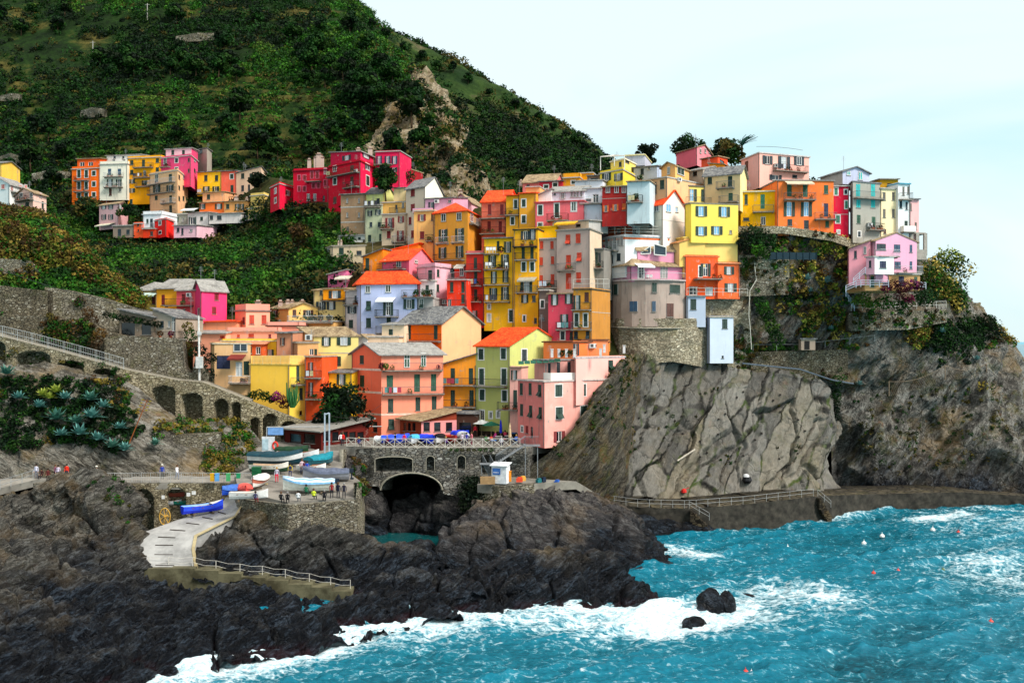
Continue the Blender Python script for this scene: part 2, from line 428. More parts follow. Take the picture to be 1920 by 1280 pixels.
def inpoly(q, poly):
 x, y = q[..., 0], q[..., 1]; ins = np.zeros(x.shape, bool); n = len(poly)
 for i in range(n):
  x1, y1 = poly[i]; x2, y2 = poly[(i+1) % n]
  c = ((y1 > y) != (y2 > y)); xi = (x2-x1)*(y-y1)/((y2-y1) if y2 != y1 else 1e-9)+x1
  ins ^= c & (x < xi)
 return ins
def sample(names, n, poly=None, rng=RNG, dens=None):
 """n random points on the named lofts, uniformly over area, kept inside an outline"""
 P_, N_ = [], []
 if isinstance(names, str): names = [names]
 for nm in names:
  g, nr = LOFTS[nm]
  a = np.linalg.norm(np.cross(g[1:, :-1]-g[:-1, :-1], g[:-1, 1:]-g[:-1, :-1]), axis=-1)
  if poly is not None: a = a*inpoly(proj((g[1:, 1:]+g[:-1, :-1])/2), poly)
  if dens is not None: a = a*dens((g[1:, 1:]+g[:-1, :-1])/2)
  P_.append((nm, a))
 tot = sum(a.sum() for _, a in P_)
 if tot <= 0: return np.zeros((0, 3)), np.zeros((0, 3))
 out, on = [], []
 for nm, a in P_:
  g, nr = LOFTS[nm]; k = rng.poisson(n*a.sum()/tot)
  if k == 0: continue
  idx = rng.choice(a.size, k, p=(a/a.sum()).ravel()); i, j = np.unravel_index(idx, a.shape)
  u, v = rng.random(k)[:, None], rng.random(k)[:, None]
  p = (g[i, j]*(1-u)+g[i, j+1]*u)*(1-v)+(g[i+1, j]*(1-u)+g[i+1, j+1]*u)*v
  out.append(p); on.append(nr[i, j])
 return np.concatenate(out), np.concatenate(on)
def leaf_cloud(cent, rad, tint, K, leaf, rng=RNG, flat=1.0, up=.35, shell=.55, lump=.0):
 """K small leaf faces through each ellipsoid; cent (n,3), rad (n,) or (n,3), tint (n,3)"""
 n = len(cent); rad = np.asarray(rad, float)
 if rad.ndim == 1: rad = np.stack([rad, rad, rad*flat], 1)
 d = rng.normal(size=(n, K, 3)); d /= np.linalg.norm(d, axis=-1, keepdims=True)
 r = shell+(1-shell)*rng.random((n, K, 1))**.5
 if lump:
  r = r*(1+lump*vnoise((d*1.9+cent[:, None, :]*.37).reshape(-1, 3)).reshape(n, K, 1))
 c = cent[:, None, :]+d*r*rad[:, None, :]
 nn = d*.6+rng.normal(size=(n, K, 3))*.6; nn[..., 2] += up; nn /= np.linalg.norm(nn, axis=-1, keepdims=True)
 a = np.cross(nn, rng.normal(size=(n, K, 3))); a /= np.linalg.norm(a, axis=-1, keepdims=True)
 b = np.cross(nn, a); s = leaf*(.6+.8*rng.random((n, K, 1)))
 a = a*s; b = b*s*.7
 v = np.stack([c-a, c-b*.8, c+a, c+b], 2).reshape(-1, 3)
 f = np.arange(len(v)).reshape(-1, 4)
 t = tint[:, None, :]*(.72+.56*rng.random((n, K, 1)))
 t = np.repeat(t.reshape(-1, 3), 4, axis=0)
 return v, f, t
def join_arrays(parts):
 V, F_, T = [], [], []; o = 0
 for v, f, t in parts:
  V.append(v); F_.append(f+o); T.append(t); o += len(v)
 return np.concatenate(V), np.concatenate(F_), np.concatenate(T)
def build_leaves(name, parts, label=None, cat=None, kind=None, parent=None, group=None, matname='foliage'):
 v, f, t = join_arrays(parts)
 o = link_mesh(name, v, f, m_leaf(matname), col=t, colname='tint', parent=parent)
 return setp(o, label, cat, group, kind)
GREENS = {'dark': ['#0a1e0c', '#0e2812', '#14240c', '#0c2216'], 'mid': ['#18400f', '#1e4a14', '#284a12', '#143814'],
   'bright': ['#346a18', '#427a1c', '#2a661c', '#567428'], 'dry': ['#4e4a1e', '#5e5222', '#3c3c1a', '#6c6030'], 'rust': ['#4a3420', '#5c4024', '#3c2c1c', '#6c4c22'],
   'straw': ['#c0a858', '#b09848', '#98a444', '#c8b068'], 'gold': ['#7c6a2c', '#8c7432', '#6c6c26', '#98803c'], 'wine': ['#5a1024', '#6a1440', '#42101c'], 'purple': ['#7a1468', '#8a1a78', '#5e1052']}
def tints(keys, n, rng=RNG):
 cs = np.array([srgb(c) for k in keys for c in GREENS[k]])*np.array([.72, .74, .55]); return cs[rng.integers(0, len(cs), n)]
def scrub(name, lofts_, n, poly, keys, rad, leaf, K, label, cat='shrubs', flat=.8, rng=None, dens=None, raise_=.2, matname='foliage', patch=None, lump=.35):
 rng = rng or np.random.default_rng(abs(hash(name)) % 1000 if False else len(name)*7+n)
 p, nr = sample(lofts_, n, poly, rng, dens)
 if len(p) == 0: return None
 r = rad[0]+(rad[1]-rad[0])*rng.random(len(p))**1.6
 c = p.copy(); c[:, 2] += r*raise_
 t = tints(keys, len(p), rng)
 if patch:   # species grow in patches: pick the palette by a broad noise
  nf = fbm(p, patch[0], 3, 5)
  alt = tints(patch[1], len(p), rng); t = np.where((nf > patch[2])[:, None], alt, t)
 return build_leaves(name, [leaf_cloud(c, r, t, K, leaf, rng, flat, lump=lump)], label, cat, 'stuff', matname=matname)
def m_bark(): return m_plain('bark', '#4a3a2a', .9, .1, var=.5)
def tree(base, h, cr, keys, label, group=None, K=60, leaf=.35, name='tree', crown_h=None, lean=(0, 0), n=16, rng=None, cat='tree', flat=.75, trunk_r=None, skirt=.35):
 rng = rng or np.random.default_rng(int(abs(base[0]*13+base[1]*7+h*31)) % 99991)
 base = Vector(base); root = empty(name, base, label, cat, group)
 ch = crown_h or h*.6; cz = base.z+h-ch*.5; m = MB(); tr = trunk_r or max(.12, h*.022)
 top = base+Vector((lean[0], lean[1], h-ch*.55)); mid = base.lerp(top, .5)+Vector((rng.normal()*.2, rng.normal()*.2, 0))
 m.bar(base-Vector((0, 0, .5)), mid, (tr*1.2, tr*.85), n=7); m.bar(mid, top, (tr*.85, tr*.55), n=7)
 cs, rs = [], []
 for i in range(n):
  a = rng.random()*6.28; q = rng.random()**.6*cr*.72; zz = (rng.random()-.45)*ch*.72
  taper = 1-.45*max(0, zz)/(ch*.4)
  c = Vector((top.x+math.cos(a)*q*taper, top.y+math.sin(a)*q*taper, cz+zz))
  cs.append(c); rs.append(cr*(.28+.2*rng.random()))
  if i < 7: m.bar(mid.lerp(top, .4+.6*rng.random()), c, (tr*.4, tr*.12), n=5)
 m.build('trunk', m_bark(), root, True)
 build_leaves('crown', [leaf_cloud(np.array(cs), np.array(rs), tints(keys, len(cs), rng), K, leaf, rng, flat, lump=.3)], parent=root)
 return root
def agave(base, r, label, group, tone='#4f7f7a', n=26, name='agave', rise=1.0, rng=None):
 rng = rng or np.random.default_rng(int(abs(base[0]*31+base[2]*17)*10) % 99991)
 m = MB(); b = Vector(base)
 for i in range(n):
  a = i*2.399+rng.normal()*.15; el = (.15+1.15*(i/n))*rise; L = r*(.8+.35*rng.random())*(1-.25*i/n)
  d = Vector((math.cos(a)*math.cos(el), math.sin(a)*math.cos(el), math.sin(el))); s = Vector((-math.sin(a), math.cos(a), 0))
  w = r*.13; p0 = b; p1 = b+d*L*.5+Vector((0, 0, .02)); p2 = b+d*L-Vector((0, 0, L*.12*(1-i/n)))
  m.quad(p0-s*w*.6, p0+s*w*.6, p1+s*w, p1-s*w); m.poly([p1-s*w, p1+s*w, p2])
  up = Vector((0, 0, w*.5)); m.quad(p0+up, p0+up, p1-s*w*.96+up*.3, p1-s*w)
 o = m.build(name, m_plain('agave_leaf', tone, .55, .3, var=.4, scale=3)); return setp(o, label, 'agave', group)
def relief_wall(name, plan, top, bot, arches, mat, label, cat='stone wall', cell=.16, bulge=.10, kind=None, thick=1.2, depth=.9, capmat=None, seed=0, group=None, noise_sc=.6, clip=None, nobk=False):
 """plan [(px,D)..]; top/bot [(px,py)..]; arches [(px0,px1,py_top,py_spring,py_bot,depth)]"""
 pl = np.array(plan, float); X = (pl[:, 0]-CX)/FPX*pl[:, 1]; Y = pl[:, 1]
 seg = np.r_[0, np.cumsum(np.hypot(np.diff(X), np.diff(Y)))]; L = seg[-1]; nu = max(2, int(L/cell)+1)
 u = np.linspace(0, L, nu); x = np.interp(u, seg, X); y = np.interp(u, seg, Y); px = x/y*FPX+CX
 tp = np.array(top, float); bp = np.array(bot, float)
 zt = HC-(np.interp(px, tp[:, 0], tp[:, 1])-CY)/FPX*y; zb = HC-(np.interp(px, bp[:, 0], bp[:, 1])-CY)/FPX*y
 hmax = (zt-zb).max(); nv = max(2, int(hmax/cell)+1); v = np.linspace(0, 1, nv)[:, None]
 Z = zb[None]*(1-v)+zt[None]*v; XX = np.repeat(x[None], nv, 0); YY = np.repeat(y[None], nv, 0)
 ex, ey = np.gradient(x), np.gradient(y); l = np.hypot(ex, ey); ex, ey = ex/l, ey/l
 nx, ny = ey, -ex                                                 # toward the camera
 pts = np.stack([XX, YY, Z], -1); pxy = proj(pts)
 d = fbm(pts, noise_sc, 4, seed+3)*bulge+fbm(pts, 2.6, 2, seed+8)*bulge*.35
 inset = np.zeros_like(d)
 for a in arches:
  x0, x1, yt, ys, yb, dp = a; xc, w = (x0+x1)/2, (x1-x0)/2
  t = np.clip(1-((pxy[..., 0]-xc)/w)**2, 0, 1); arc = ys-(ys-yt)*np.sqrt(t)
  ins = (np.abs(pxy[..., 0]-xc) <= w) & (pxy[..., 1] >= arc) & (pxy[..., 1] <= yb)
  inset = np.where(ins, dp, inset)
 off = np.where(inset > 0, -inset, d)
 pts[..., 0] += nx[None]*off; pts[..., 1] += ny[None]*off
 idx = np.arange(nu*nv).reshape(nv, nu); F_ = np.stack([idx[:-1, :-1], idx[:-1, 1:], idx[1:, 1:], idx[1:, :-1]], -1).reshape(-1, 4)
 V = pts.reshape(-1, 3)
 if (inset > 8).any():
  fi = inset.ravel()[F_]; F_ = F_[~((fi > 8).all(1))]
 topf = V[idx[-1]]; back = topf.copy(); back[:, 0] -= nx*thick; back[:, 1] -= ny*thick; low = back.copy(); low[:, 2] = zb
 n0 = len(V); V = np.concatenate([V, topf+[0, 0, .0], back, low]); ar = np.arange(nu-1)
 cap = np.stack([n0+ar, n0+ar+1, n0+nu+ar+1, n0+nu+ar], -1); bk = np.stack([n0+nu+ar, n0+nu+ar+1, n0+2*nu+ar+1, n0+2*nu+ar], -1)
 ends = []
 for e in (0, nu-1): ends.append([idx[0, e], idx[-1, e], n0+nu+e, n0+2*nu+e])
 if nobk: bk = bk[:0]
 F_ = np.concatenate([F_, cap, bk, np.array(ends)])
 mi = np.r_[np.zeros(len(F_)-len(cap)-len(bk)-2), np.ones(len(cap)), np.zeros(len(bk)+2)]
 o = link_mesh(name, V, F_, [mat, capmat or mat], mi=mi.astype(int))
 nr = np.stack([np.repeat(nx[None], nv, 0), np.repeat(ny[None], nv, 0), np.zeros_like(Z)], -1)
 LOFTS[o.name] = (pts, nr)
 return setp(o, label, cat, group, kind)
def railing(name, line, h, mat, label, group=None, post=1.5, bars=2, r=.035, cross=False, pick=0.0, cat='railing', prad=None, wave=0):
 """line: 3D points along the foot; posts, rails, optional St Andrew's crosses or pickets"""
 m = MB(); line = [Vector(p) for p in line]; prad = prad or r*1.3; posts = []
 for a, b in zip(line[:-1], line[1:]):
  L = (b-a).length; n = max(1, round(L/post))
  for i in range(n+(1 if b is line[-1] else 0)):
   posts.append(a.lerp(b, i/n))
 up = Vector((0, 0, h))
 for p in posts: m.bar(p, p+up, prad)
 for a, b in zip(posts[:-1], posts[1:]):
  for k in range(bars):
   q = up*((k+1)/bars)
   if wave: m.tube([a+q, a.lerp(b, .5)+q-Vector((0, 0, wave)), b+q], r*.6)
   else: m.bar(a+q, b+q, r)
  if cross: m.bar(a+up*.06, b+up*.97, r*.8); m.bar(a+up*.97, b+up*.06, r*.8); m.bar(a+up*.05, b+up*.05, r*.8)
  if pick:
   k = max(1, int((b-a).length/pick))
   for i in range(1, k): m.bar(a.lerp(b, i/k)+up*.08, a.lerp(b, i/k)+up, r*.45)
 o = m.build(name, mat); return setp(o, label, cat, group)
SH = {'G': '#0d3a2c', 'g': '#1c5c40', 'R': '#8e1418', 'O': '#d83c12', 'B': '#28506e', 'N': '#5a2a18', 'C': '#22c8c4', 'T': '#2a8a68', 'W': '#d8d8d8', 'K': '#14303a', 'Y': '#6e6a5e', 'o': '#ee6a14', 'D': '#1a2a52'}
def m_glass(k):
 key = ('gl', k)
 if key in MATS: return MATS[key]
 t = NT('window_glass'); c = {0: '#10161a', 1: '#2c3a44', 2: '#b8bec0', 3: '#7ab4d8'}[k]
 m = t.fin(mul(srgb(c), 1), .12, None, .6); MATS[key] = m; return m
M_FRAME = None
HOUSES = []
def Hs(name, label, pts, top, base, col, roof=('flat', 0), wins=(), balc=(), ref=None, t=8.0, bands=(), ac=(), awn=(), chim=(), wear=.6, cat='house', group=None, pipe=True, trim='#b9b4ac', col2=None, extra=None, groundz=None, ov=.35):
 global M_FRAME
 M_FRAME = M_FRAME or m_plain('window_frame_paint', '#dedcd6', .5, .35, var=.1)
 rng = random.Random(int(pts[0][0]*7+top*3+len(label)))
 ref = (1 if len(pts) == 3 else 0) if ref is None else ref
 if len(pts) == 2:
  (xa, da), (xb, db) = pts; mx_ = .28*(xb-xa)/FPX*(da+db)/2
  if abs(db-da) > mx_: mm = (da+db)/2; sg = 1 if db > da else -1; pts = [(xa, mm-sg*mx_/2), (xb, mm+sg*mx_/2)]
 Pn = [XY(*p) for p in pts]; Dr = pts[ref][1]; zt = ZZ(top, Dr); zb = ZZ(base, Dr)
 if groundz is not None: zb = min(zb, groundz)
 if len(Pn) == 2:
  e = (Pn[1]-Pn[0]).normalized(); nrm = Vector((e.y, -e.x, 0)); A, B = Pn; C_, D_ = B-nrm*t, A-nrm*t; vis = 1
 else:
  A, B, C_ = Pn; D_ = A+C_-B; vis = 2
 quadp = [A, B, C_, D_]
 cen = (A+B+C_+D_)/4; root = empty(name, (cen.x, cen.y, zb), label, cat, group)
 def frame(i):
  a, b = quadp[i], quadp[(i+1) % 4]; e = (b-a).normalized(); return a, e, (b-a).length, Vector((e.y, -e.x, 0))
 faces = [frame(i) for i in range(4)]
 def hit(px, f):
  a, e, L, n = f; k = (px-CX)/FPX; den = (e.x-k*e.y)
  return (k*a.y-a.x)/(den if abs(den) > 1e-6 else 1e-6)
 def face_at(px):
  if vis == 1: return 0
  u0 = hit(px, faces[0]); return 0 if u0 <= faces[0][2]+1e-6 and px <= pts[1][0] else 1
 rk = roof[0]; rise = 0; axis = 0
 if rk in ('gable', 'hip', 'shed'):
  rise = roof[1]; axis = roof[3] if len(roof) > 3 else 0
 W = []
 for w in wins:
  k, xs, ys, ww, hh = w[:5]; opt = w[5] if len(w) > 5 else {}
  xs = xs if isinstance(xs, (list, tuple)) else [xs]; ys = ys if isinstance(ys, (list, tuple)) else [ys]
  for y_ in ys:
   for x_ in xs: W.append((k, x_, y_, ww, hh, opt))
 holes = {0: [], 1: [], 2: [], 3: []}; place = []
 for k, x_, y_, ww, hh, opt in W:
  fi = face_at(x_); f = faces[fi]; a, e, L, n = f
  u0, u1 = hit(x_-ww/2, f), hit(x_+ww/2, f); um = (u0+u1)/2; D = (a+e*um).y
  z0, z1 = ZZ(y_+hh/2, D), ZZ(y_-hh/2, D)
  u0, u1 = max(u0, .12), min(u1, L-.12)
  if u1-u0 < .15: continue
  ok = z1 < zt-.1 and z0 > zb+.02 and not any(u0 < h[1]+.02 and u1 > h[0]-.02 and z0 < h[3]+.02 and z1 > h[2]-.02 for h in holes[fi])
  if ok: holes[fi].append((u0, u1, z0, z1))
  place.append((k, fi, u0, u1, z0, z1, ok, opt))
 wear = wear*1.25
 m = MB(); mats = [m_stucco(col, wear), m_stucco(col2 or col, wear), m_plain('plaster_trim', trim, .8, .2)]
 RD = .16
 for i, f in enumerate(faces):
  a, e, L, n = f; mi = 1 if (i == 1 and col2) else 0
  us = sorted({0, L, *[x for h in holes[i] for x in h[:2]]}); zs = sorted({zb, zt, *[x for h in holes[i] for x in h[2:]]})
  pt = lambda u, z, o=0: Vector((a.x+e.x*u+n.x*o, a.y+e.y*u+n.y*o, z))
  for j in range(len(zs)-1):
   run = None
   for q in range(len(us)-1):
    uc, zc = (us[q]+us[q+1])/2, (zs[j]+zs[j+1])/2
    inside = any(h[0] < uc < h[1] and h[2] < zc < h[3] for h in holes[i])
    if inside:
     if run is not None: m.quad(pt(run, zs[j]), pt(us[q], zs[j]), pt(us[q], zs[j+1]), pt(run, zs[j+1]), mi); run = None
    elif run is None: run = us[q]
   if run is not None: m.quad(pt(run, zs[j]), pt(L, zs[j]), pt(L, zs[j+1]), pt(run, zs[j+1]), mi)
  for h in holes[i]:
   u0, u1, z0, z1 = h; m.quad(pt(u0, z0), pt(u1, z0), pt(u1, z0, -RD), pt(u0, z0, -RD), mi); m.quad(pt(u0, z1, -RD), pt(u1, z1, -RD), pt(u1, z1), pt(u0, z1), mi)
   m.quad(pt(u0, z0), pt(u0, z0, -RD), pt(u0, z1, -RD), pt(u0, z1), mi); m.quad(pt(u1, z0, -RD), pt(u1, z0), pt(u1, z1), pt(u1, z1, -RD), mi)
 up = Vector((0, 0, 1))
 T = [Vector((q.x, q.y, zt)) for q in quadp]
 if rk == 'gable':
  s = 1 if axis == 0 else 0
  for (i, j) in (((1, 2), (3, 0)) if axis == 0 else ((0, 1), (2, 3))):
   mid = (T[i]+T[j])/2+up*rise; m.poly([T[i], T[j], mid], 1 if (i == 1 and col2) else 0)
 elif rk == 'shed':
  hi = {'b': (2, 3), 'r': (1, 2), 'l': (3, 0), 'f': (0, 1)}[axis if axis else 'b']
  U = [T[i]+up*(rise if i in hi else 0) for i in range(4)]
  for i in range(4):
   j = (i+1) % 4
   if i in hi and j in hi: m.quad(T[i], T[j], U[j], U[i])
   elif i in hi: m.poly([T[i], T[j], U[i]])
   elif j in hi: m.poly([T[i], T[j], U[j]])
 m.poly([T[0], T[1], T[2], T[3]], 0)
 for b in bands:
  f = faces[b[0]]; a, e, L, n = f; zc = ZZ(b[1], Dr); m.obox(Vector((a.x, a.y, zc-.1))+n*.0, e*L, n*.03, up*(b[3] if len(b) > 3 else .2), 2)
 m.build('wall', mats, root)
 cen3 = Vector((cen.x, cen.y, 0))
 def grow(q, o): d = Vector((q.x-cen.x, q.y-cen.y, 0)); return Vector((q.x, q.y, 0))+d.normalized()*o*1.3
 G = [grow(q, ov) for q in quadp]; rm = MB(); TH = .16
 def slab(pts3, th=TH):
  top_ = [p+up*th for p in pts3]; rm.poly(top_); rm.poly(pts3[::-1])
  for i in range(len(pts3)): j = (i+1) % len(pts3); rm.quad(pts3[i], pts3[j], top_[j], top_[i])
 par = None
 if rk == 'flat':
  rm2 = MB(); g = [grow(q, .22) for q in quadp]
  pts3 = [Vector((q.x, q.y, zt+.003)) for q in g]; top_ = [p+up*.18 for p in pts3]; rm2.poly(top_); rm2.poly(pts3[::-1])
  for i in range(4): j = (i+1) % 4; rm2.quad(pts3[i], pts3[j], top_[j], top_[i])
  ro = rm2.build('roof', m_plain('roof_slab_plaster', roof[2] if len(roof) > 2 else trim, .85, .15, var=.35), root)
  if len(roof) > 1 and roof[1] > 0:
   pm = MB(); hp = roof[1]
   for i, (a, e, L, n) in enumerate(faces): pm.obox(Vector((a.x, a.y, zt+.185))-n*.15, e*L, n*.15, up*hp)
   pm.build('parapet', m_stucco(roof[3] if len(roof) > 3 else col, wear), root)
 else:
  zr = zt+rise; o2 = ov
  if rk == 'gable':
   if axis == 0: fa, fb, ba, bb = G[0], G[1], G[3], G[2];
   else: fa, fb, ba, bb = G[1], G[2], G[0], G[3]
   ra, rb = (fa+ba)/2, (fb+bb)/2; half = ((fa-ba).length)/2; dz = rise*(ov/(half+1e-6))
   v = lambda q, z: Vector((q.x, q.y, z))
   slab([v(fa, zt-dz), v(fb, zt-dz), v(rb, zr), v(ra, zr)]); slab([v(ba, zt-dz), v(ra, zr), v(rb, zr), v(bb, zt-dz)])
  elif rk == 'hip':
   v = lambda q, z: Vector((q.x, q.y, z)); L0 = (G[1]-G[0]).length; L1 = (G[2]-G[1]).length
   if L0 >= L1:
    k = min(.5, L1/2/L0*.9); ra = (G[0]+G[3])/2; rb = (G[1]+G[2])/2; r0, r1 = ra.lerp(rb, k), ra.lerp(rb, 1-k)
    slab([v(G[0], zt), v(G[1], zt), v(r1, zr), v(r0, zr)]); slab([v(G[1], zt), v(G[2], zt), v(r1, zr)])
    slab([v(G[2], zt), v(G[3], zt), v(r0, zr), v(r1, zr)]); slab([v(G[3], zt), v(G[0], zt), v(r0, zr)])
   else:
    k = min(.5, L0/2/L1*.9); ra = (G[0]+G[1])/2; rb = (G[2]+G[3])/2; r0, r1 = ra.lerp(rb, k), ra.lerp(rb, 1-k)
    slab([v(G[0], zt), v(G[1], zt), v(r0, zr)]); slab([v(G[1], zt), v(G[2], zt), v(r1, zr), v(r0, zr)])
    slab([v(G[2], zt), v(G[3], zt), v(r1, zr)]); slab([v(G[3], zt), v(G[0], zt), v(r0, zr), v(r1, zr)])
  else:
   hi = {'b': (2, 3), 'r': (1, 2), 'l': (3, 0), 'f': (0, 1)}[axis if axis else 'b']
   slab([Vector((G[i].x, G[i].y, zt+.02+(rise if i in hi else 0))) for i in range(4)])
  rmat = roof[2]; ro = rm.build('roof', m_roof(rmat) if rmat in ('slate', 'tile', 'brown', 'light') else m_plain('roof_sheet', rmat, .8), root)
  if rmat == 'tile' or rmat == 'brown':
   ek = MB(); pass
 for c in chim:
  px, py = c[:2]; w = c[2] if len(c) > 2 else .6; D = cen.y
  x = (px-CX)/FPX*D; z1 = ZZ(py, D); cm = MB(); cm.box((x, D, zt-.2), w, w*.8, max(.4, z1-zt+.2)); cm.box((x, D, max(z1, zt+.2)), w*1.35, w*1.15, .1, 1); cm.box((x, D, max(z1, zt+.2)+.1), w*.6, w*.6, .25, 0)
  cm.build('chimney', [m_stucco('#b8ab98', .5), m_plain('chimney_cap', '#8a6a54', .9)], ro)
 if rng.random() < .5 and cat == 'house':
  am = MB(); q_ = cen.lerp(quadp[rng.randint(0, 3)], .5); zb_ = zt+.1; am.bar((q_.x, q_.y, zb_-.3), (q_.x, q_.y, zb_+rise+1.9), .028, n=4)
  for k_ in range(4): am.bar((q_.x-.4+.06*k_, q_.y, zb_+rise+1.2+.2*k_), (q_.x+.4-.06*k_, q_.y+.1, zb_+rise+1.2+.2*k_), .016, n=3)
  am.build('aerial', m_plain('aerial_metal', '#8a8c8e', .4), ro)
 for k, fi, u0, u1, z0, z1, ok, opt in place:
  a, e, L, n = faces[fi]
  pt = lambda u, z, o=0: Vector((a.x+e.x*u+n.x*o, a.y+e.y*u+n.y*o, z))
  kind = k[0]; sc = SH.get(k[1]) if len(k) > 1 else None; sur = 's' in k[2:]
  ins = -.12 if ok else .03; wm = MB(); w_, h_ = u1-u0, z1-z0
  gl = opt.get('g', rng.choice([0, 0, 0, 1, 1, 2]));
  if kind == 'x': wm.quad(pt(u0, z0, ins), pt(u1, z0, ins), pt(u1, z1, ins), pt(u0, z1, ins), 1); gl = 0
  else:
   fw = min(.09, w_*.12)
   wm.quad(pt(u0, z0, ins), pt(u1, z0, ins), pt(u1, z1, ins), pt(u0, z1, ins), 1)
   for (p0, p1, q0, q1) in ((u0, u1, z0, z0+fw), (u0, u1, z1-fw, z1), (u0, u0+fw, z0+fw, z1-fw), (u1-fw, u1, z0+fw, z1-fw), ((u0+u1)/2-fw/2, (u0+u1)/2+fw/2, z0+fw, z1-fw)):
    wm.obox(pt(p0, q0, ins+.005), e*(p1-p0), n*.04, up*(q1-q0), 0)
   if h_ > 1.9:
    q = z0+h_*.62; wm.obox(pt(u0+fw, q, ins+.007), e*(w_-2*fw), n*.036, up*fw, 0)
  if sur:
   s_ = opt.get('s', .16)
   for (p0, p1, q0, q1) in ((u0-s_, u1+s_, z1, z1+s_), (u0-s_, u0, z0, z1), (u1, u1+s_, z0, z1), (u0-s_, u1+s_, z0-s_*.8, z0)):
    wm.obox(pt(p0, q0, .002), e*(p1-p0), n*.03, up*(q1-q0), 2)
  elif h_ < 1.9: wm.obox(pt(u0-.08, z0-.07, .002), e*(w_+.16), n*.1, up*.07, 3)
  wo = wm.build('window', [M_FRAME, m_glass(gl), m_plain('surround_paint', opt.get('sc', '#e2dfd8'), .8), m_plain('sill_stone', '#8a8780', .85)], root)
  so = .005 if ok else .035
  if kind in 'cdh' and sc:
   sm_ = MB(); nleaf = 2 if w_ > .55 else 1; lw = w_/nleaf
   for q in range(nleaf):
    sm_.obox(pt(u0+lw*q+.015, z0+.015, so-.05), e*(lw-.03), n*.05, up*(h_-.03))
    fr = .07
    for (p0, q0, p1, q1) in ((0, 0, lw, fr), (0, h_-fr, lw, h_), (0, fr, fr, h_-fr), (lw-fr, fr, lw, h_-fr), (fr, h_*.48, lw-fr, h_*.48+fr)):
     sm_.obox(pt(u0+lw*q+p0+.015*(p0 == 0), z0+q0+.02, so+.001), e*(p1-p0-.03), n*.018, up*max(.03, q1-q0-.02))
   if kind == 'h':   # lower half propped out
    zz = z0+h_*.42; lo = [pt(u0+.03, zz, so+.03), pt(u1-.03, zz, so+.03), pt(u1-.03, z0+.1, so+.42), pt(u0+.03, z0+.1, so+.42)]
    off = n*.04; sm_.quad(*[p+off for p in lo]); sm_.quad(*[p for p in lo[::-1]]); sm_.quad(lo[2], lo[3], lo[3]+off, lo[2]+off)
   sm_.build('shutter', m_shutter(sc), wo)
  if kind == 'o' and sc:
   lw = min(w_*.5, opt.get('lw', .5)) if w_ > .5 else w_*.55
   for sgn in (0, 1):
    if 'l' in k[2:] and sgn: continue
    if 'r' in k[2:] and not sgn: continue
    uu = u0-lw-.02 if sgn == 0 else u1+.02
    if uu < 0.0: uu = 0.0
    if uu+lw > L: uu = L-lw
    s1 = MB(); s1.obox(pt(uu, z0, .02), e*lw, n*.045, up*h_)
    for (p0, q0, p1, q1) in ((0, 0, lw, .07), (0, h_-.07, lw, h_), (0, .07, .06, h_-.07), (lw-.06, .07, lw, h_-.07), (.06, h_*.48, lw-.06, h_*.48+.06)):
     s1.obox(pt(uu+p0, z0+q0, .066), e*(p1-p0), n*.015, up*(q1-q0))
    s1.build('shutter', m_shutter(sc), wo)
 for b in balc:
  x0, x1, yf, kd = b[:4]; dp = b[4] if len(b) > 4 else .95; rh = b[5] if len(b) > 5 else 1.0
  fi = face_at((x0+x1)/2); f = faces[fi]; a, e, L, n = f; u0, u1 = hit(x0, f), hit(x1, f)
  if vis == 2: u0, u1 = max(u0, -.3), min(u1, L+.3)
  D = (a+e*(u0+u1)/2).y; z = ZZ(yf, D-dp)
  pt = lambda u, zz, o=0: Vector((a.x+e.x*u+n.x*o, a.y+e.y*u+n.y*o, zz))
  bm_ = MB(); bm_.obox(pt(u0, z-.14, .003), e*(u1-u0), n*dp, up*.14)
  bm_.obox(pt(u0+.12, z-.28, .003), e*.12, n*dp*.7, up*.138); bm_.obox(pt(u1-.24, z-.28, .003), e*.12, n*dp*.7, up*.138)
  bo = bm_.build('balcony', m_plain('balcony_concrete', '#8c857a' if kd != 'd' else '#3a3a38', .9, .15, var=.4), root)
  r = MB()
  if kd == 's' or kd == 'S':
   r.obox(pt(u0, z+.002, dp-.12), e*(u1-u0), n*.12, up*rh); r.obox(pt(u0, z+.002, .01), e*.12, n*(dp-.14), up*rh); r.obox(pt(u1-.12, z+.002, .01), e*.12, n*(dp-.14), up*rh)
   rmt = m_stucco(col if kd == 's' else '#e8e4dc', wear)
  else:
   c = [pt(u0+.04, z, .02), pt(u0+.04, z, dp-.05), pt(u1-.04, z, dp-.05), pt(u1-.04, z, .02)]
   for p, q in zip(c[:-1], c[1:]):
    r.bar(p+up*rh, q+up*rh, .03); r.bar(p+up*.12, q+up*.12, .018); k_ = max(1, int((q-p).length/.16))
    for i in range(k_+1): r.bar(p.lerp(q, i/k_)+up*.01, p.lerp(q, i/k_)+up*rh, .011, n=3)
   rmt = m_plain('railing_iron', {'k': '#22262a', 'd': '#1a1c1e', 'w': '#c8ccce', 'g': '#6a6e70', 'r': '#7a2a1c'}.get(kd, '#22262a'), .5, .4)
  r.build('railing', rmt, bo)
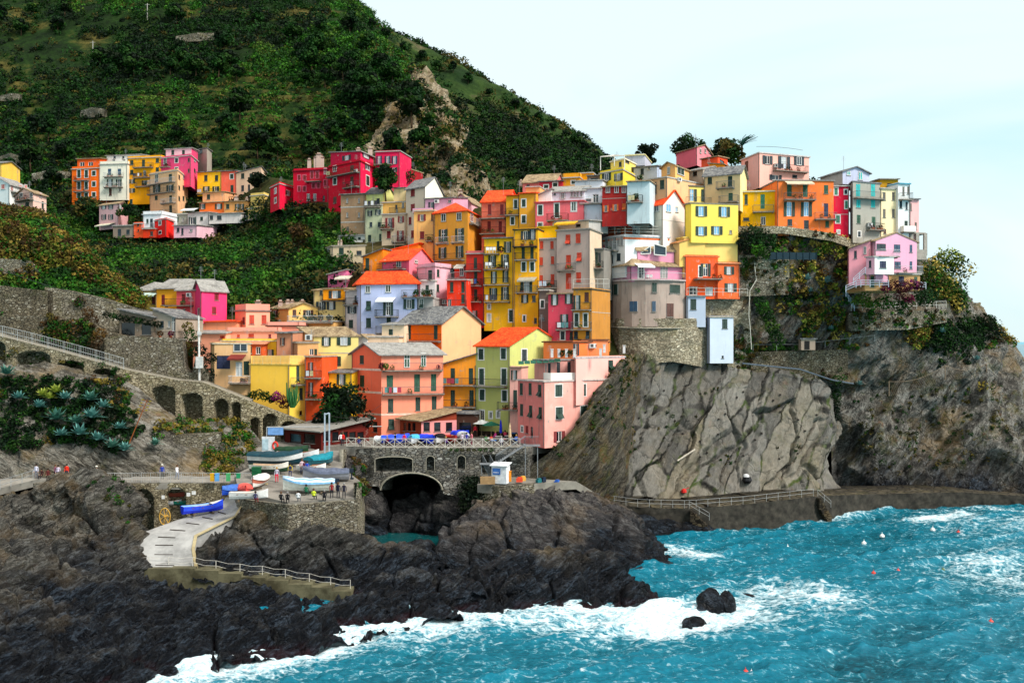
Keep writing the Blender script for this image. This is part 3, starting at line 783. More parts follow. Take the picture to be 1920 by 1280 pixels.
  if u1-u0 > 1.2 and rng.random() < .55:
   fb = MB(); lv = []
   for q_ in range(rng.randint(1, 3)):
    uu = u0+.3+rng.random()*(u1-u0-.9); cc = pt(uu, z+.01, dp-.32); fb.obox(cc, e*.55, n*.2, up*.24); lv.append(cc+e*.27+up*.42)
   fb.build('flower_box', m_plain('terracotta', '#a85a38', .8), bo); nr_ = np.random.default_rng(rng.randint(0, 9999))
   build_leaves('flowers', [leaf_cloud(np.array(lv), np.full(len(lv), .34), tints([rng.choice(['mid', 'bright', 'wine', 'rust']) for _ in range(2)]+['mid'], len(lv), nr_), 46, .10, nr_)], parent=bo)
  if u1-u0 > 2.2 and kd != 's' and rng.random() < .16:
   ld = MB()
   for q_ in range(rng.randint(2, 4)):
    uu = u0+.3+q_*.6
    if uu+.5 < u1: ld.obox(pt(uu, z+rh-.75, dp+.03), e*(.35+.2*rng.random()), n*.015, up*.72, rng.randint(0, 2))
   ld.build('laundry', [m_plain('linen', rng.choice(['#dcdce0', '#c8d0dc']), .9), m_plain('laundry_cloth', rng.choice(['#3a5a9a', '#a83a4a']), .9), m_plain('laundry_cloth', rng.choice(['#c8b88a', '#5a8a8a', '#3c3c44']), .9)], bo)
 for x_, y_ in ac:
  fi = face_at(x_); f = faces[fi]; a, e, L, n = f; u = hit(x_, f); D = (a+e*u).y; z = ZZ(y_, D)
  q = MB(); q.obox(Vector((a.x, a.y, z-.3))+e*(u-.42)+n*.05, e*.84, n*.34, up*.6); q.obox(Vector((a.x, a.y, z-.2))+e*(u-.30)+n*.391, e*.42, n*.01, up*.42, 1)
  q.build('air_conditioner', [m_plain('white_metal', '#dcdcd8', .4), m_plain('fan_grille', '#4a4e50', .5)], root)
 for x0, x1, y_, hc in awn:
  fi = face_at((x0+x1)/2); f = faces[fi]; a, e, L, n = f; u0, u1 = hit(x0, f), hit(x1, f); D = (a+e*(u0+u1)/2).y; z = ZZ(y_, D)
  p = [Vector((a.x, a.y, z))+e*u0+n*.01, Vector((a.x, a.y, z))+e*u1+n*.01, Vector((a.x, a.y, z-.55))+e*u1+n*1.5, Vector((a.x, a.y, z-.55))+e*u0+n*1.5]
  q = MB(); q.quad(*p[::-1]); q.quad(*[v_+up*.04 for v_ in p]); q.quad(p[3], p[2], p[2]-up*.18, p[3]-up*.18)
  for i in range(4): j = (i+1) % 4; q.quad(p[i], p[j], p[j]+up*.04, p[i]+up*.04)
  q.build('awning', m_plain('awning_cloth', hc, .8), root)
 if pipe:
  a, e, L, n = faces[0]; u = L-.12 if rng.random() < .6 else .12; q = MB()
  q.bar(Vector((a.x, a.y, zb+.3))+e*u+n*.07, Vector((a.x, a.y, zt-.05))+e*u+n*.07, .045, n=6); q.build('drainpipe', m_plain('pipe_metal', '#6a6460', .6), root)
 if extra: extra(root, faces, zt, zb, quadp)
 HOUSES.append(root); return root
def make_sea():
 pxs = np.linspace(-420, 2340, 920); ys = np.concatenate([np.linspace(1500, 900, 640), np.linspace(899, 700, 90), np.linspace(699, 645, 40)])
 PX, PY = np.meshgrid(pxs, ys); Dd = HC*FPX/(PY-CY); X = (PX-CX)/FPX*Dd; Y = Dd
 p = np.stack([X, Y, np.zeros_like(X)], -1)
 rot = lambda a, p: np.stack([p[..., 0]*math.cos(a)+p[..., 1]*math.sin(a), -p[..., 0]*math.sin(a)+p[..., 1]*math.cos(a), p[..., 2]], -1)
 q = rot(.5, p)*np.array([1, 2.2, 1])
 warp = fbm(p, .05, 3, 40)[..., None]*np.array([6, 6, 0])
 h = .8*fbm(q+warp, .085, 3, 21, ridged=True)+.30*fbm(rot(-.35, p)*np.array([1, 1.7, 1])+warp*.4, .28, 3, 31, ridged=True)+.10*fbm(p, 1.0, 3, 51, ridged=True)
 fade = np.clip(1-(Dd-250)/500, .12, 1); Z = h*fade
 def near(pts, w):
  s = np.zeros_like(X)+1e9
  P2 = [((x-CX)/FPX*(HC*FPX/(y-CY)), HC*FPX/(y-CY)) for x, y in pts]
  for (x1, y1), (x2, y2) in zip(P2[:-1], P2[1:]):
   dx, dy = x2-x1, y2-y1; t = np.clip(((X-x1)*dx+(Y-y1)*dy)/(dx*dx+dy*dy+1e-9), 0, 1); s = np.minimum(s, np.hypot(X-x1-t*dx, Y-y1-t*dy))
  return np.exp(-(s/w)**2)
 n1 = fbm(p+warp, .11, 4, 61); n2 = fbm(p, .03, 3, 71)
 f = np.zeros_like(X)
 f += 1.0*near([(250, 1290), (380, 1255), (470, 1225), (540, 1215), (640, 1200), (740, 1185), (840, 1155), (960, 1140), (1100, 1145), (1235, 1150)], 3.4)
 f += .70*near([(330, 1275), (560, 1225), (760, 1195), (900, 1175), (1100, 1180), (1300, 1165), (1450, 1150), (1520, 1130)], 5.5)
 f += .85*near([(1255, 1165), (1320, 1150), (1400, 1120), (1440, 1110), (1500, 1115)], 3.6)
 f += .65*near([(1300, 1180), (1350, 1170), (1250, 1190)], 2.5)
 f += .85*near([(1235, 1045), (1275, 1040), (1310, 1050)], 2.4)
 f += .38*near([(1900, 1070), (1980, 1060)], 9)+.25*near([(1840, 1060), (1920, 1100)], 7)
 f += .8*near([(1720, 980), (1760, 972), (1815, 962)], 2.2)
 f += .75*near([(1555, 975), (1600, 962), (1640, 958)], 2.0)+.35*near([(1640, 955), (1800, 950), (1930, 962)], 2.0)+.3*near([(1250, 1000), (1400, 1000), (1540, 978)], 1.6)
 f += .8*near([(668, 1110), (715, 1108)], 1.6)+.9*near([(780, 1088), (830, 1095)], 1.2)+.45*near([(730, 1012), (760, 1012)], 1)
 f += .40*np.clip(n2*1.6+.12, 0, 1)*np.clip((Dd-50)/40, 0, 1)*np.clip(1-(Dd-300)/300, 0, 1)
 f += .10*np.clip(h*1.5, 0, 1)
 f = f*(.80+.75*n1)
 Z += .35*np.clip(f-.5, 0, 1)*fbm(p, .9, 3, 81)
 rows, cols = X.shape; idx = np.arange(rows*cols).reshape(rows, cols)
 F_ = np.stack([idx[:-1, :-1], idx[:-1, 1:], idx[1:, 1:], idx[1:, :-1]], -1).reshape(-1, 4)
 V = np.stack([X, Y, Z], -1).reshape(-1, 3)
 c = np.clip(f.reshape(-1), 0, 1.5); col = np.stack([c, np.clip(h.reshape(-1)*.5+.5, 0, 1), c*0], 1)
 t = NT('sea_water'); a = t.n('Attribute', attribute_name='foam'); s = t.n('SeparateColor'); t.l(a.outputs[0], s.inputs[0]); ps = t.pos()
 wv = t.mapping(ps, rot=(0, 0, .5), sc=(1, 1.9, 1))
 fine = t.noise(wv, .55, 9, .72, 1.6); lace = t.vor(t.mapping(ps, sc=(1, 1.5, 1)), .9, 'DISTANCE_TO_EDGE', 0)
 wn_ = t.n('TexNoise'); wn_.inputs['Scale'].default_value = .5; wn_.inputs['Detail'].default_value = 4; t.l(ps, wn_.inputs['Vector'])
 vs = t.n('VectorMath', operation='SCALE'); t.l(wn_.outputs[1], vs.inputs[0]); vs.inputs[3].default_value = 3.0; va = t.n('VectorMath', operation='ADD'); t.l(ps, va.inputs[0]); t.l(vs.outputs[0], va.inputs[1])
 lace = t.vor(va.outputs[0], .55, 'DISTANCE_TO_EDGE', 0); lace2 = t.vor(va.outputs[0], 1.6, 'DISTANCE_TO_EDGE', 0)
 lc = t.math('ADD', t.math('MULTIPLY', t.ramp(lace, [(0, 1.0), (.16, 0.0)]), .5), t.math('MULTIPLY', t.ramp(lace2, [(0, 1.0), (.2, 0.0)]), .35))
 fo = t.math('ADD', t.math('MULTIPLY', s.outputs[0], t.math('ADD', .42, t.math('MULTIPLY', t.noise(wv, 1.7, 6, .7, 1.0), .75))), t.math('ADD', t.math('MULTIPLY', t.math('SUBTRACT', fine, .5), 2.4), t.math('MULTIPLY', lc, .55)))
 foam = t.ramp(fo, [(.46, 0.0), (.66, .30), (.9, .8), (1.15, 1.0)])
 deep = t.ramp(t.noise(t.mapping(ps, sc=(1, 1.6, 1)), .05, 5, .6), [(.36, srgb('#02343e')), (.64, srgb('#045868'))])
 tone = t.mix(t.ramp(s.outputs[1], [(.35, 0.0), (.85, 1.0)]), deep, srgb('#06687e'))
 sb = t.ramp(fo, [(.10, 0.0), (.6, .6)])
 col_ = t.mix(sb, tone, srgb('#1c8498')); col_ = t.mix(foam, col_, t.mix(t.ramp(t.noise(wv, 2.3, 6, .7, .8), [(.40, 0.0), (.60, 1.0)]), srgb('#a4d0da'), srgb('#f2f7f8')))
 rp = t.noise(t.mapping(ps, rot=(0, 0, .5), sc=(1, 2.6, 1)), .75, 9, .68, .6)
 nb = t.bump(rp, .8, .45); nb = t.bump(foam, .5, .1, nb)
 t.fin(col_, t.maprange(foam, 0, 1, .2, .8), nb, .24); t.p.inputs['IOR'].default_value = 1.33
 o = link_mesh('sea', V, F_, t.mat, smooth=True, col=col, colname='foam'); setp(o, None, None, None, 'structure')
 m = MB(); S = 40000
 far = [(-S, 8000), (S, 8000), (S, 52000), (-S, 52000)]
 y0 = HC*FPX/(645-CY); pl = [Vector((-2340/FPX*y0*1.2, y0-300, -.35)), Vector((2340/FPX*y0*1.2, y0-300, -.35)), Vector((S, 50000, -.35)), Vector((-S, 50000, -.35))]
 m.poly(pl); m.quad(Vector((-500, -200, -1.6)), Vector((700, -200, -1.6)), Vector((4000, 9400, -1.6)), Vector((-4000, 9400, -1.6)))
 f_ = NT('far_sea_water'); f_.fin(srgb('#2296b0'), .3, f_.bump(f_.noise(f_.mapping(f_.pos(), sc=(.05, .1, .1)), 1, 4), .4, 1.5), .3)
 setp(m.build('far_sea', f_.mat), None, None, None, 'structure')
make_sea()
def rock_pool():
 m = MB(); N = 24; a, b, c, d = at0(668, 108), at0(815, 110), at0(850, 126), at0(640, 126)
 for i in range(N):
  for j in range(N):
   f = lambda u, v: (a.lerp(b, u)).lerp(d.lerp(c, u), v)
   q = [f(i/N, j/N), f((i+1)/N, j/N), f((i+1)/N, (j+1)/N), f(i/N, (j+1)/N)]; m.quad(*[p+Vector((0, 0, .05*float(vnoise(np.array([p.x*.8, p.y*.8, 0]), 5)))) for p in q])
 t = NT('still_inlet_water'); p = t.pos(); fm = t.ramp(t.noise(p, .9, 7, .7, 1.5), [(.62, 0.0), (.72, 1.0)])
 t.fin(t.mix(fm, srgb('#0a4a4c'), srgb('#8fb8b8')), .12, t.bump(t.noise(p, 2.5, 5, .6), .4, .1), .35)
 setp(m.build('inlet_water', t.mat, smooth=True), None, None, None, 'structure')
def at0(px, D): return Vector(((px-CX)/FPX*D, D, 1.5))
rock_pool()
RK = dict(
 slab=m_rock('cliff_slab_rock', '#84817a', '#625f59', '#33312c', rot=(0, R(62), 0), sc=.24, aniso=4.0, wet=(2.2, 2.4), crack=.7, veg=.18, ochre=.25, panel=True, white=.3, bumpd=.22),
 head=m_rock('headland_rock', '#96938b', '#625f58', '#25231f', rot=(0, R(54), R(10)), sc=.34, aniso=2.6, wet=(5.0, 7.0), crack=.3, veg=.45, ochre=.4, white=.25, bumpd=.8),
 shore=m_rock('shore_rock', '#8a877e', '#514e47', '#1a1916', rot=(R(12), R(38), 0), sc=.5, aniso=3.8, wet=(4.6, 4.2, .5), crack=.35, veg=.12, ochre=.3, white=.7, bumpd=.8),
 mound=m_rock('mound_rock', '#7a756d', '#4e4a49', '#1a1b1e', rot=(R(8), R(-20), 0), sc=.55, aniso=2.6, wet=(4.0, 4.5), crack=.4, veg=.0, ochre=.25, white=.4, bumpd=.7),
 flank=m_rock('flank_rock', '#7a7466', '#504a3f', '#231f19', rot=(0, R(48), 0), sc=.5, aniso=5.5, crack=.4, veg=.5, ochre=.4, white=.3, bumpd=.5),
 pale=m_rock('pale_rock', '#9f9a90', '#716c61', '#322e28', rot=(R(10), R(-28), 0), sc=.40, aniso=3.8, crack=.3, veg=.3, ochre=.45, white=.3, bumpd=.6),
 spur=m_rock('spur_rock', '#b3a68e', '#8d7d63', '#55472f', rot=(0, R(70), 0), sc=.16, aniso=2.5, crack=.3, veg=.7, ochre=.6, white=.2, bumpd=1.2),
)
def m_hill(name, soil, g1, g2, far=False):
 t = NT(name); p = t.pos(); a = t.noise(p, .05 if not far else .03, 6, .65); b = t.noise(p, .4, 5, .7)
 col = t.ramp(a, [(.35, srgb(g1)), (.5, srgb(g2)), (.66, srgb(soil))]); col = t.mix(t.ramp(b, [(.35, .6), (.6, 0.0)]), col, mul(srgb(g1), .5))
 return t.fin(col, .95, t.bump(b, .8, .8), .1)
HILL = m_hill('hillside_ground', '#5c5228', '#101f0a', '#1e3410'); FAR = m_hill('far_hillside_ground', '#6a5c48', '#1c3016', '#34481e', True)
SLOPE = m_hill('village_ground', '#5a4e30', '#1a2a10', '#3c3c1c')
SOIL = m_hill('bank_soil', '#7a6440', '#2a3612', '#5c5424')
def d_hill(p):
 return 3.0*fbm(p, .02, 3, 5)+1.3*fbm(p, .09, 3, 6)
def terrace(lo, hi, step):
 def f(out):
  z = out[..., 2]; w = np.clip((z-lo)/8, 0, 1)*np.clip((hi-z)/12, 0, 1)*np.clip(fbm(out, .012, 2, 77)*2+1.0, 0, 1)
  k = (z+1.5*fbm(out, .03, 2, 33))/step; fr = k-np.floor(k); zt = (np.floor(k)+np.clip((fr-.72)/.28, 0, 1))*step
  out = out.copy(); out[..., 2] = z+(zt-k*step)*w; return out
 return f
loft('hillside', [
 [(-420, 620, 200), (0, 600, 196), (300, 590, 190), (640, 600, 186), (900, 600, 188), (1020, 590, 200)],
 [(-420, 520, 218), (0, 500, 214), (300, 500, 206), (640, 510, 200), (900, 480, 205), (1010, 470, 225)],
 [(-420, 440, 238), (0, 430, 236), (300, 430, 232), (620, 400, 214), (860, 390, 228), (950, 380, 250)],
 [(-420, 330, 272), (0, 330, 268), (300, 300, 266), (560, 300, 256), (800, 310, 250), (920, 340, 268)],
 [(-420, 220, 318), (0, 220, 312), (300, 200, 306), (560, 200, 298), (780, 200, 284), (870, 260, 300)],
 [(-420, 120, 362), (0, 110, 356), (300, 100, 350), (560, 100, 342), (720, 110, 326), (835, 190, 330)],
 [(-420, 10, 405), (0, 0, 400), (300, 0, 396), (520, 0, 388), (665, 40, 376), (770, 105, 368)],
 [(-420, -140, 470), (0, -140, 465), (300, -140, 460), (480, -100, 450), (640, -8, 420), (700, 46, 410)],
 [(-420, -330, 560), (0, -330, 555), (300, -300, 540), (460, -160, 520), (610, -40, 470), (690, 30, 450)],
], 300, 330, HILL, lambda p: d_hill(p), post=terrace(40, 130, 3.4))
loft('far_hill', [
 [(560, 560, 300), (900, 560, 300), (1300, 520, 290), (1500, 500, 320)],
 [(560, 420, 340), (900, 420, 330), (1180, 400, 320), (1400, 400, 350)],
 [(560, 250, 400), (850, 270, 390), (1080, 330, 370), (1240, 350, 380)],
 [(560, 100, 450), (800, 150, 440), (1000, 245, 425), (1170, 330, 410)],
 [(560, -40, 480), (700, 50, 470), (760, 78, 465), (850, 118, 460), (960, 180, 450), (1050, 232, 440), (1128, 292, 430)],
 [(560, -20, 560), (700, 70, 550), (850, 130, 540), (960, 195, 530), (1060, 250, 520), (1150, 310, 500)],
], 220, 170, FAR, lambda p: 3.5*fbm(p, .03, 4, 15)+2.0*fbm(p, .12, 2, 16))
loft('rocky_spur', [
 [(690, 420, 214), (760, 400, 210), (830, 395, 212), (900, 390, 214), (935, 400, 236)],
 [(675, 340, 246), (730, 330, 238), (780, 325, 232), (830, 330, 238), (865, 330, 226), (918, 358, 244)],
 [(690, 270, 276), (735, 255, 262), (775, 250, 250), (815, 262, 262), (850, 268, 250), (885, 300, 272)],
 [(728, 215, 296), (752, 200, 284), (780, 190, 274), (805, 200, 288), (835, 215, 278), (862, 240, 300)],
 [(750, 165, 318), (768, 146, 306), (788, 136, 300), (804, 138, 302), (818, 165, 306), (838, 190, 316)],
 [(750, 168, 330), (768, 152, 326), (788, 146, 324), (804, 150, 324), (820, 172, 328), (838, 195, 332)],
], 160, 190, RK['spur'], lambda p: 4.5*fbm(p*np.array([1, 1, .55]), .05, 4, 25, ridged=True)+2.2*fbm(p*np.array([1, 1, .4]), .2, 4, 26, ridged=True)-2.2, label='craggy rock spur rising through the green hillside', cat='rock outcrop')
loft('village_slope', [
 [(380, 990, 140), (520, 990, 143), (640, 1010, 158), (900, 1010, 158), (1050, 985, 150), (1150, 900, 150), (1340, 900, 162)],
 [(380, 850, 140), (520, 850, 143), (640, 832, 152), (900, 832, 152), (1050, 820, 148), (1150, 760, 148), (1340, 760, 160)],
 [(380, 720, 144), (640, 700, 151), (900, 700, 154), (1120, 690, 150), (1240, 660, 152), (1345, 660, 160)],
 [(300, 620, 154), (640, 600, 157), (900, 600, 156), (1120, 590, 154), (1340, 580, 158), (1420, 560, 161)],
 [(200, 540, 178), (420, 530, 172), (600, 510, 165), (900, 500, 162), (1120, 480, 160), (1390, 470, 163), (1450, 470, 166)],
 [(120, 460, 222), (420, 450, 220), (600, 440, 182), (900, 440, 168), (1120, 420, 163), (1390, 420, 165), (1560, 428, 167)],
 [(40, 400, 240), (140, 386, 246), (300, 420, 232), (420, 410, 230), (560, 388, 196), (760, 390, 184), (900, 390, 176), (1120, 365, 172), (1400, 360, 172), (1560, 372, 172)],
 [(40, 380, 262), (140, 350, 255), (300, 330, 250), (450, 320, 244), (560, 340, 215), (760, 370, 205), (900, 375, 196), (1120, 345, 188), (1300, 325, 186), (1500, 340, 182), (1600, 390, 182)],
 [(40, 390, 285), (300, 340, 282), (450, 330, 270), (560, 350, 250), (900, 390, 235), (1120, 360, 225), (1300, 340, 220), (1500, 345, 215), (1600, 400, 205)],
], 220, 170, SLOPE, lambda p: .6*fbm(p, .10, 3, 35)+.25*fbm(p, .5, 3, 36))
def d_head(p):
 q = p@np.array([[.80, 0, .6], [0, 1, 0], [-.6, 0, .80]])
 return 2.2*fbm(p, .06, 3, 45)+1.5*fbm(q*np.array([1, 1, .35]), .16, 4, 46, ridged=True)-5*np.clip(fbm(q*np.array([1, .6, .22])+3.7, .17, 3, 49, ridged=True)-.52, 0, .35)+.45*fbm(q*np.array([1, 1, .4]), .7, 3, 47, ridged=True)-1.2
loft('headland', [
 [(1560, 990, 160), (1700, 985, 160), (1900, 990, 158), (2000, 1000, 158), (2080, 1010, 175)],
 [(1560, 900, 162), (1640, 900, 160), (1760, 905, 160), (1900, 905, 158), (1980, 920, 158), (2060, 930, 178)],
 [(1558, 800, 163), (1640, 800, 160), (1760, 800, 162), (1900, 800, 160), (1965, 820, 164), (2020, 830, 184)],
 [(1556, 725, 163), (1640, 735, 162), (1760, 730, 164), (1860, 715, 165), (1925, 715, 170), (1950, 730, 190)],
 [(1400, 700, 156), (1560, 690, 160), (1700, 690, 163), (1840, 660, 166), (1908, 660, 172), (1925, 680, 193)],
 [(1330, 640, 155), (1480, 645, 155), (1640, 640, 160), (1780, 620, 166), (1886, 612, 175), (1898, 640, 198)],
 [(1330, 560, 154.5), (1480, 560, 154.6), (1600, 575, 158.5), (1760, 565, 168), (1832, 560, 178), (1846, 590, 202)],
 [(1330, 480, 154.5), (1480, 490, 154.4), (1600, 510, 157.5), (1700, 520, 171), (1770, 502, 180), (1800, 540, 205)],
 [(1330, 440, 155), (1450, 432, 154.6), (1590, 452, 156.5), (1690, 478, 176), (1738, 478, 184), (1760, 520, 210)],
 [(1330, 446, 180), (1450, 440, 180), (1600, 452, 184), (1700, 480, 190), (1738, 490, 195), (1760, 520, 216)],
], 330, 340, RK['head'], d_head, edge=6, label='rugged grey headland falling from the right hand houses to the sea', cat='headland')
def d_slab(p):
 q = p@np.array([[.87, 0, .5], [0, 1, 0], [-.5, 0, .87]])
 q = q+np.stack([1.6*fbm(p, .18, 3, 58)+.4*fbm(p, .7, 3, 60), 0*p[..., 0], 0*p[..., 0]], -1)
 d1, e, i = facet(q*np.array([1, .5, .16]), .24, 71); d2, e2, i2 = facet(q*np.array([1, .5, .14]), .6, 72)
 mk = np.clip(.5+2*fbm(p, .1, 3, 99), 0, 1); return 1.3*(i-.4)-1.0*mk*np.clip(1-e/.07, 0, 1)+.25*(i2-.5)*np.clip(e2*6, 0, 1)-.2*(1-mk)*np.clip(1-e2/.08, 0, 1)+.5*fbm(p, .08, 2, 53)+.10*fbm(p, 1.1, 3, 54)+.18*fbm(q*np.array([1, 1, .15]), 1.2, 3, 52, ridged=True)
def slab_edge(o):
 o = o.copy(); n = o.shape[1]; w = np.clip((np.arange(n)-n*.80)/(n*.2), 0, 1)[None, :]
 q = o.copy(); q[..., 0] = 0; o[..., 0] += w*(2.6*fbm(q, .16, 3, 97)+1.0*fbm(q, .6, 3, 98)-.6); return o
loft('cliff_slab', [
 [(985, 960, 138), (1100, 975, 139), (1250, 985, 140), (1400, 980, 143), (1540, 960, 148), (1585, 950, 154)],
 [(990, 905, 136), (1090, 925, 140), (1250, 945, 142), (1400, 940, 145), (1535, 925, 150), (1578, 920, 156)],
 [(1000, 860, 135.5), (1085, 830, 141.5), (1250, 830, 146), (1400, 820, 149), (1540, 820, 152.5), (1572, 820, 159)],
 [(1060, 842, 138), (1120, 765, 145), (1250, 740, 149), (1400, 735, 151.5), (1545, 745, 154.5), (1568, 750, 160)],
 [(1128, 728, 142), (1160, 690, 146), (1200, 668, 149.5), (1300, 676, 151.5), (1400, 690, 153.5), (1548, 712, 156), (1566, 722, 162)],
 [(1135, 700, 152), (1170, 672, 154), (1220, 650, 156), (1300, 668, 157), (1400, 684, 158), (1548, 706, 162), (1570, 716, 168)],
], 330, 250, RK['slab'], d_slab, edge=4, post=slab_edge, label='steep grey slab of layered cliff below the stone bastion', cat='cliff')
loft('cliff_flank', [
 [(960, 985, 130), (1040, 985, 132), (1100, 985, 136), (1170, 985, 143)],
 [(985, 880, 126.3), (1045, 872, 126.8), (1120, 880, 129.5), (1160, 880, 135), (1185, 880, 146)],
 [(1030, 848, 125.8), (1068, 818, 126.6), (1130, 806, 128.6), (1160, 800, 133), (1190, 800, 148)],
 [(1078, 800, 126.8), (1105, 768, 127.6), (1142, 756, 129.6), (1168, 746, 135), (1200, 740, 150)],
 [(1112, 756, 129), (1138, 718, 129.8), (1158, 706, 132.3), (1182, 700, 142), (1208, 700, 152)],
 [(1150, 706, 133), (1168, 678, 136.5), (1184, 668, 143), (1215, 662, 153)],
 [(1156, 706, 140), (1176, 680, 144), (1198, 668, 151), (1220, 664, 157)],
], 130, 200, RK['flank'], lambda p: .7*fbm((p@np.array([[.77, 0, .64], [0, 1, 0], [-.64, 0, .77]]))*np.array([1, 1, .12]), .5, 4, 52, ridged=True)+.4*fbm(p, .2, 3, 58)+.1, edge=3, label='rocky flank climbing behind the pale pink waterfront house', cat='cliff')
def d_shore(p):
 q = p@np.array([[.80, 0, -.6], [0, 1, 0], [.6, 0, .80]])
 d1, e, i = facet(p*np.array([1, .7, 1.2]), .22, 3); d2, e2, i2 = facet(p, .62, 13)
 return .9*fbm(p, .10, 3, 60)+1.2*fbm(q*np.array([1, 1, .35]), .26, 5, 61, ridged=True)+1.7*(i-.5)*np.clip(e*4, 0, 1)+.8*(i2-.5)*np.clip(e2*5, 0, 1)-.8*np.clip(1-e/.08, 0, 1)+.22*fbm(q*np.array([1, 1, .3]), 1.6, 3, 62, ridged=True)+.35*(facet(p*np.array([1, 1, 1.3]), 1.3, 83)[2]-.5)+.25
loft('shore_rock', [
 [(-260, 1290, 66), (0, 1420, 62), (120, 1440, 62), (240, 1350, 67), (330, 1310, 72), (420, 1262, 77), (500, 1250, 79), (580, 1240, 81), (680, 1225, 85), (800, 1195, 88), (900, 1190, 91), (1050, 1190, 93), (1160, 1180, 95), (1260, 1165, 98)],
 [(-260, 1170, 76), (0, 1262, 72), (120, 1275, 73), (230, 1262, 76), (330, 1242, 80), (430, 1205, 83.5), (500, 1200, 85), (590, 1195, 86), (680, 1178, 90), (780, 1160, 92.5), (880, 1142, 96), (1000, 1138, 97), (1140, 1138, 98), (1240, 1139, 99)],
 [(-260, 1090, 86), (0, 1150, 82), (120, 1170, 83), (240, 1170, 85), (350, 1160, 87), (450, 1150, 89), (540, 1150, 90), (620, 1150, 90.5), (700, 1140, 93), (790, 1125, 95.5), (880, 1100, 98.5), (1000, 1085, 101), (1130, 1080, 102), (1200, 1120, 101.5)],
 [(-260, 1010, 98), (0, 1060, 93), (120, 1070, 94), (250, 1104, 95.5), (350, 1118, 96), (450, 1124, 96), (540, 1132, 96), (640, 1138, 96), (720, 1105, 97.5), (800, 1092, 99.5), (880, 1078, 101.5), (1000, 1050, 103.5), (1100, 1048, 104.5), (1170, 1085, 105)],
 [(-260, 960, 106), (0, 990, 104), (120, 1000, 104), (200, 1066, 101), (330, 1110, 98.3), (450, 1122, 98.2), (540, 1134, 98), (640, 1142, 98.6), (720, 1112, 100), (800, 1098, 102), (890, 1085, 105), (1000, 1066, 107.5), (1100, 1065, 108), (1165, 1095, 108)],
], 740, 320, RK['shore'], d_shore, edge=4, label='black wet shore rocks sloping into the surf', cat='rocks')
loft('left_crag', [
 [(-260, 1120, 100), (0, 1120, 99), (120, 1110, 99), (200, 1100, 99), (262, 1090, 100), (275, 1090, 104)],
 [(-260, 1030, 106), (0, 1040, 104), (110, 1040, 102.5), (200, 1030, 103), (252, 1010, 105), (262, 1010, 110)],
 [(-260, 960, 112), (0, 965, 111), (100, 965, 108), (190, 960, 107.5), (238, 950, 110), (255, 955, 115)],
 [(-260, 935, 116), (0, 925, 115), (70, 932, 113), (130, 914, 109.5), (200, 924, 111), (232, 932, 114), (245, 936, 119)],
 [(-260, 930, 119), (0, 924, 117), (70, 930, 117), (135, 911, 112), (180, 908, 113), (225, 924, 117), (240, 925, 121)],
 [(-260, 915, 124), (0, 912, 122), (70, 925, 121), (140, 912, 118), (180, 908, 118), (225, 922, 121), (240, 932, 123)],
], 250, 170, RK['shore'], d_shore, edge=3, label='folded grey crag beside the top of the slipway', cat='rock')
def d_mound(p):
 d1, e, i = facet(p*np.array([1, .8, 1.1]), .16, 23); d2, e2, i2 = facet(p, .42, 33)
 return 1.2*fbm(p, .08, 3, 70)+1.3*(i-.3)*np.clip(e*3.5, 0, 1)+.5*(i2-.4)*np.clip(e2*5, 0, 1)-.9*np.clip(1-e/.09, 0, 1)-.4*np.clip(1-e2/.12, 0, 1)+.3*fbm(p, .5, 3, 71, ridged=True)+.1*fbm(p, 1.8, 2, 72)
loft('rock_mound', [
 [(800, 1100, 104), (850, 1105, 105), (950, 1100, 106), (1080, 1095, 107), (1180, 1090, 109), (1262, 1068, 114), (1275, 1050, 122)],
 [(815, 1060, 110), (860, 1062, 109.5), (950, 1060, 110), (1080, 1058, 111), (1170, 1052, 113), (1236, 1040, 117), (1250, 1035, 123)],
 [(825, 1010, 114), (870, 1000, 112.5), (950, 1000, 113), (1070, 1000, 114), (1150, 1000, 116), (1205, 1005, 119), (1225, 1015, 126)],
 [(845, 985, 119), (890, 965, 117), (960, 950, 117), (1050, 945, 118), (1110, 950, 120), (1170, 970, 122), (1205, 990, 129)],
 [(870, 975, 124), (920, 940, 122), (985, 910, 121), (1020, 905, 122), (1080, 925, 124), (1140, 950, 127), (1190, 975, 132)],
 [(870, 985, 129), (930, 945, 130), (990, 915, 128), (1030, 908, 129), (1090, 930, 132), (1150, 958, 134), (1210, 990, 137)],
 [(870, 1010, 133), (930, 1000, 135), (990, 985, 135), (1030, 980, 136), (1090, 985, 137), (1150, 990, 138), (1210, 1000, 139)],
], 250, 190, RK['mound'], d_mound, edge=4, label='big rounded grey rock mound below the white kiosk', cat='rock')
loft('bridge_rock', [
 [(636, 1075, 116), (690, 1062, 119), (740, 1056, 123), (790, 1056, 124), (830, 1062, 121.5), (885, 1070, 116)],
 [(642, 1000, 117.8), (690, 1012, 122), (735, 1010, 125), (790, 1010, 125.2), (850, 1002, 122.5), (905, 985, 118.5)],
 [(648, 950, 119), (690, 960, 122.6), (722, 985, 126.2), (790, 962, 127), (850, 948, 123.5), (905, 935, 121)],
 [(650, 905, 120.5), (690, 912, 123.3), (714, 955, 128), (775, 935, 130), (832, 926, 126), (892, 925, 124.3)],
 [(648, 870, 122), (688, 888, 124.6), (712, 945, 134), (770, 922, 140), (826, 918, 132), (882, 918, 127)],
 [(646, 850, 124), (690, 868, 127), (712, 940, 146), (770, 915, 152), (826, 915, 140), (882, 915, 132)],
], 170, 150, RK['mound'], d_mound, edge=2, label='dark stream bed rocks running down under the bridge arch', cat='rocks')
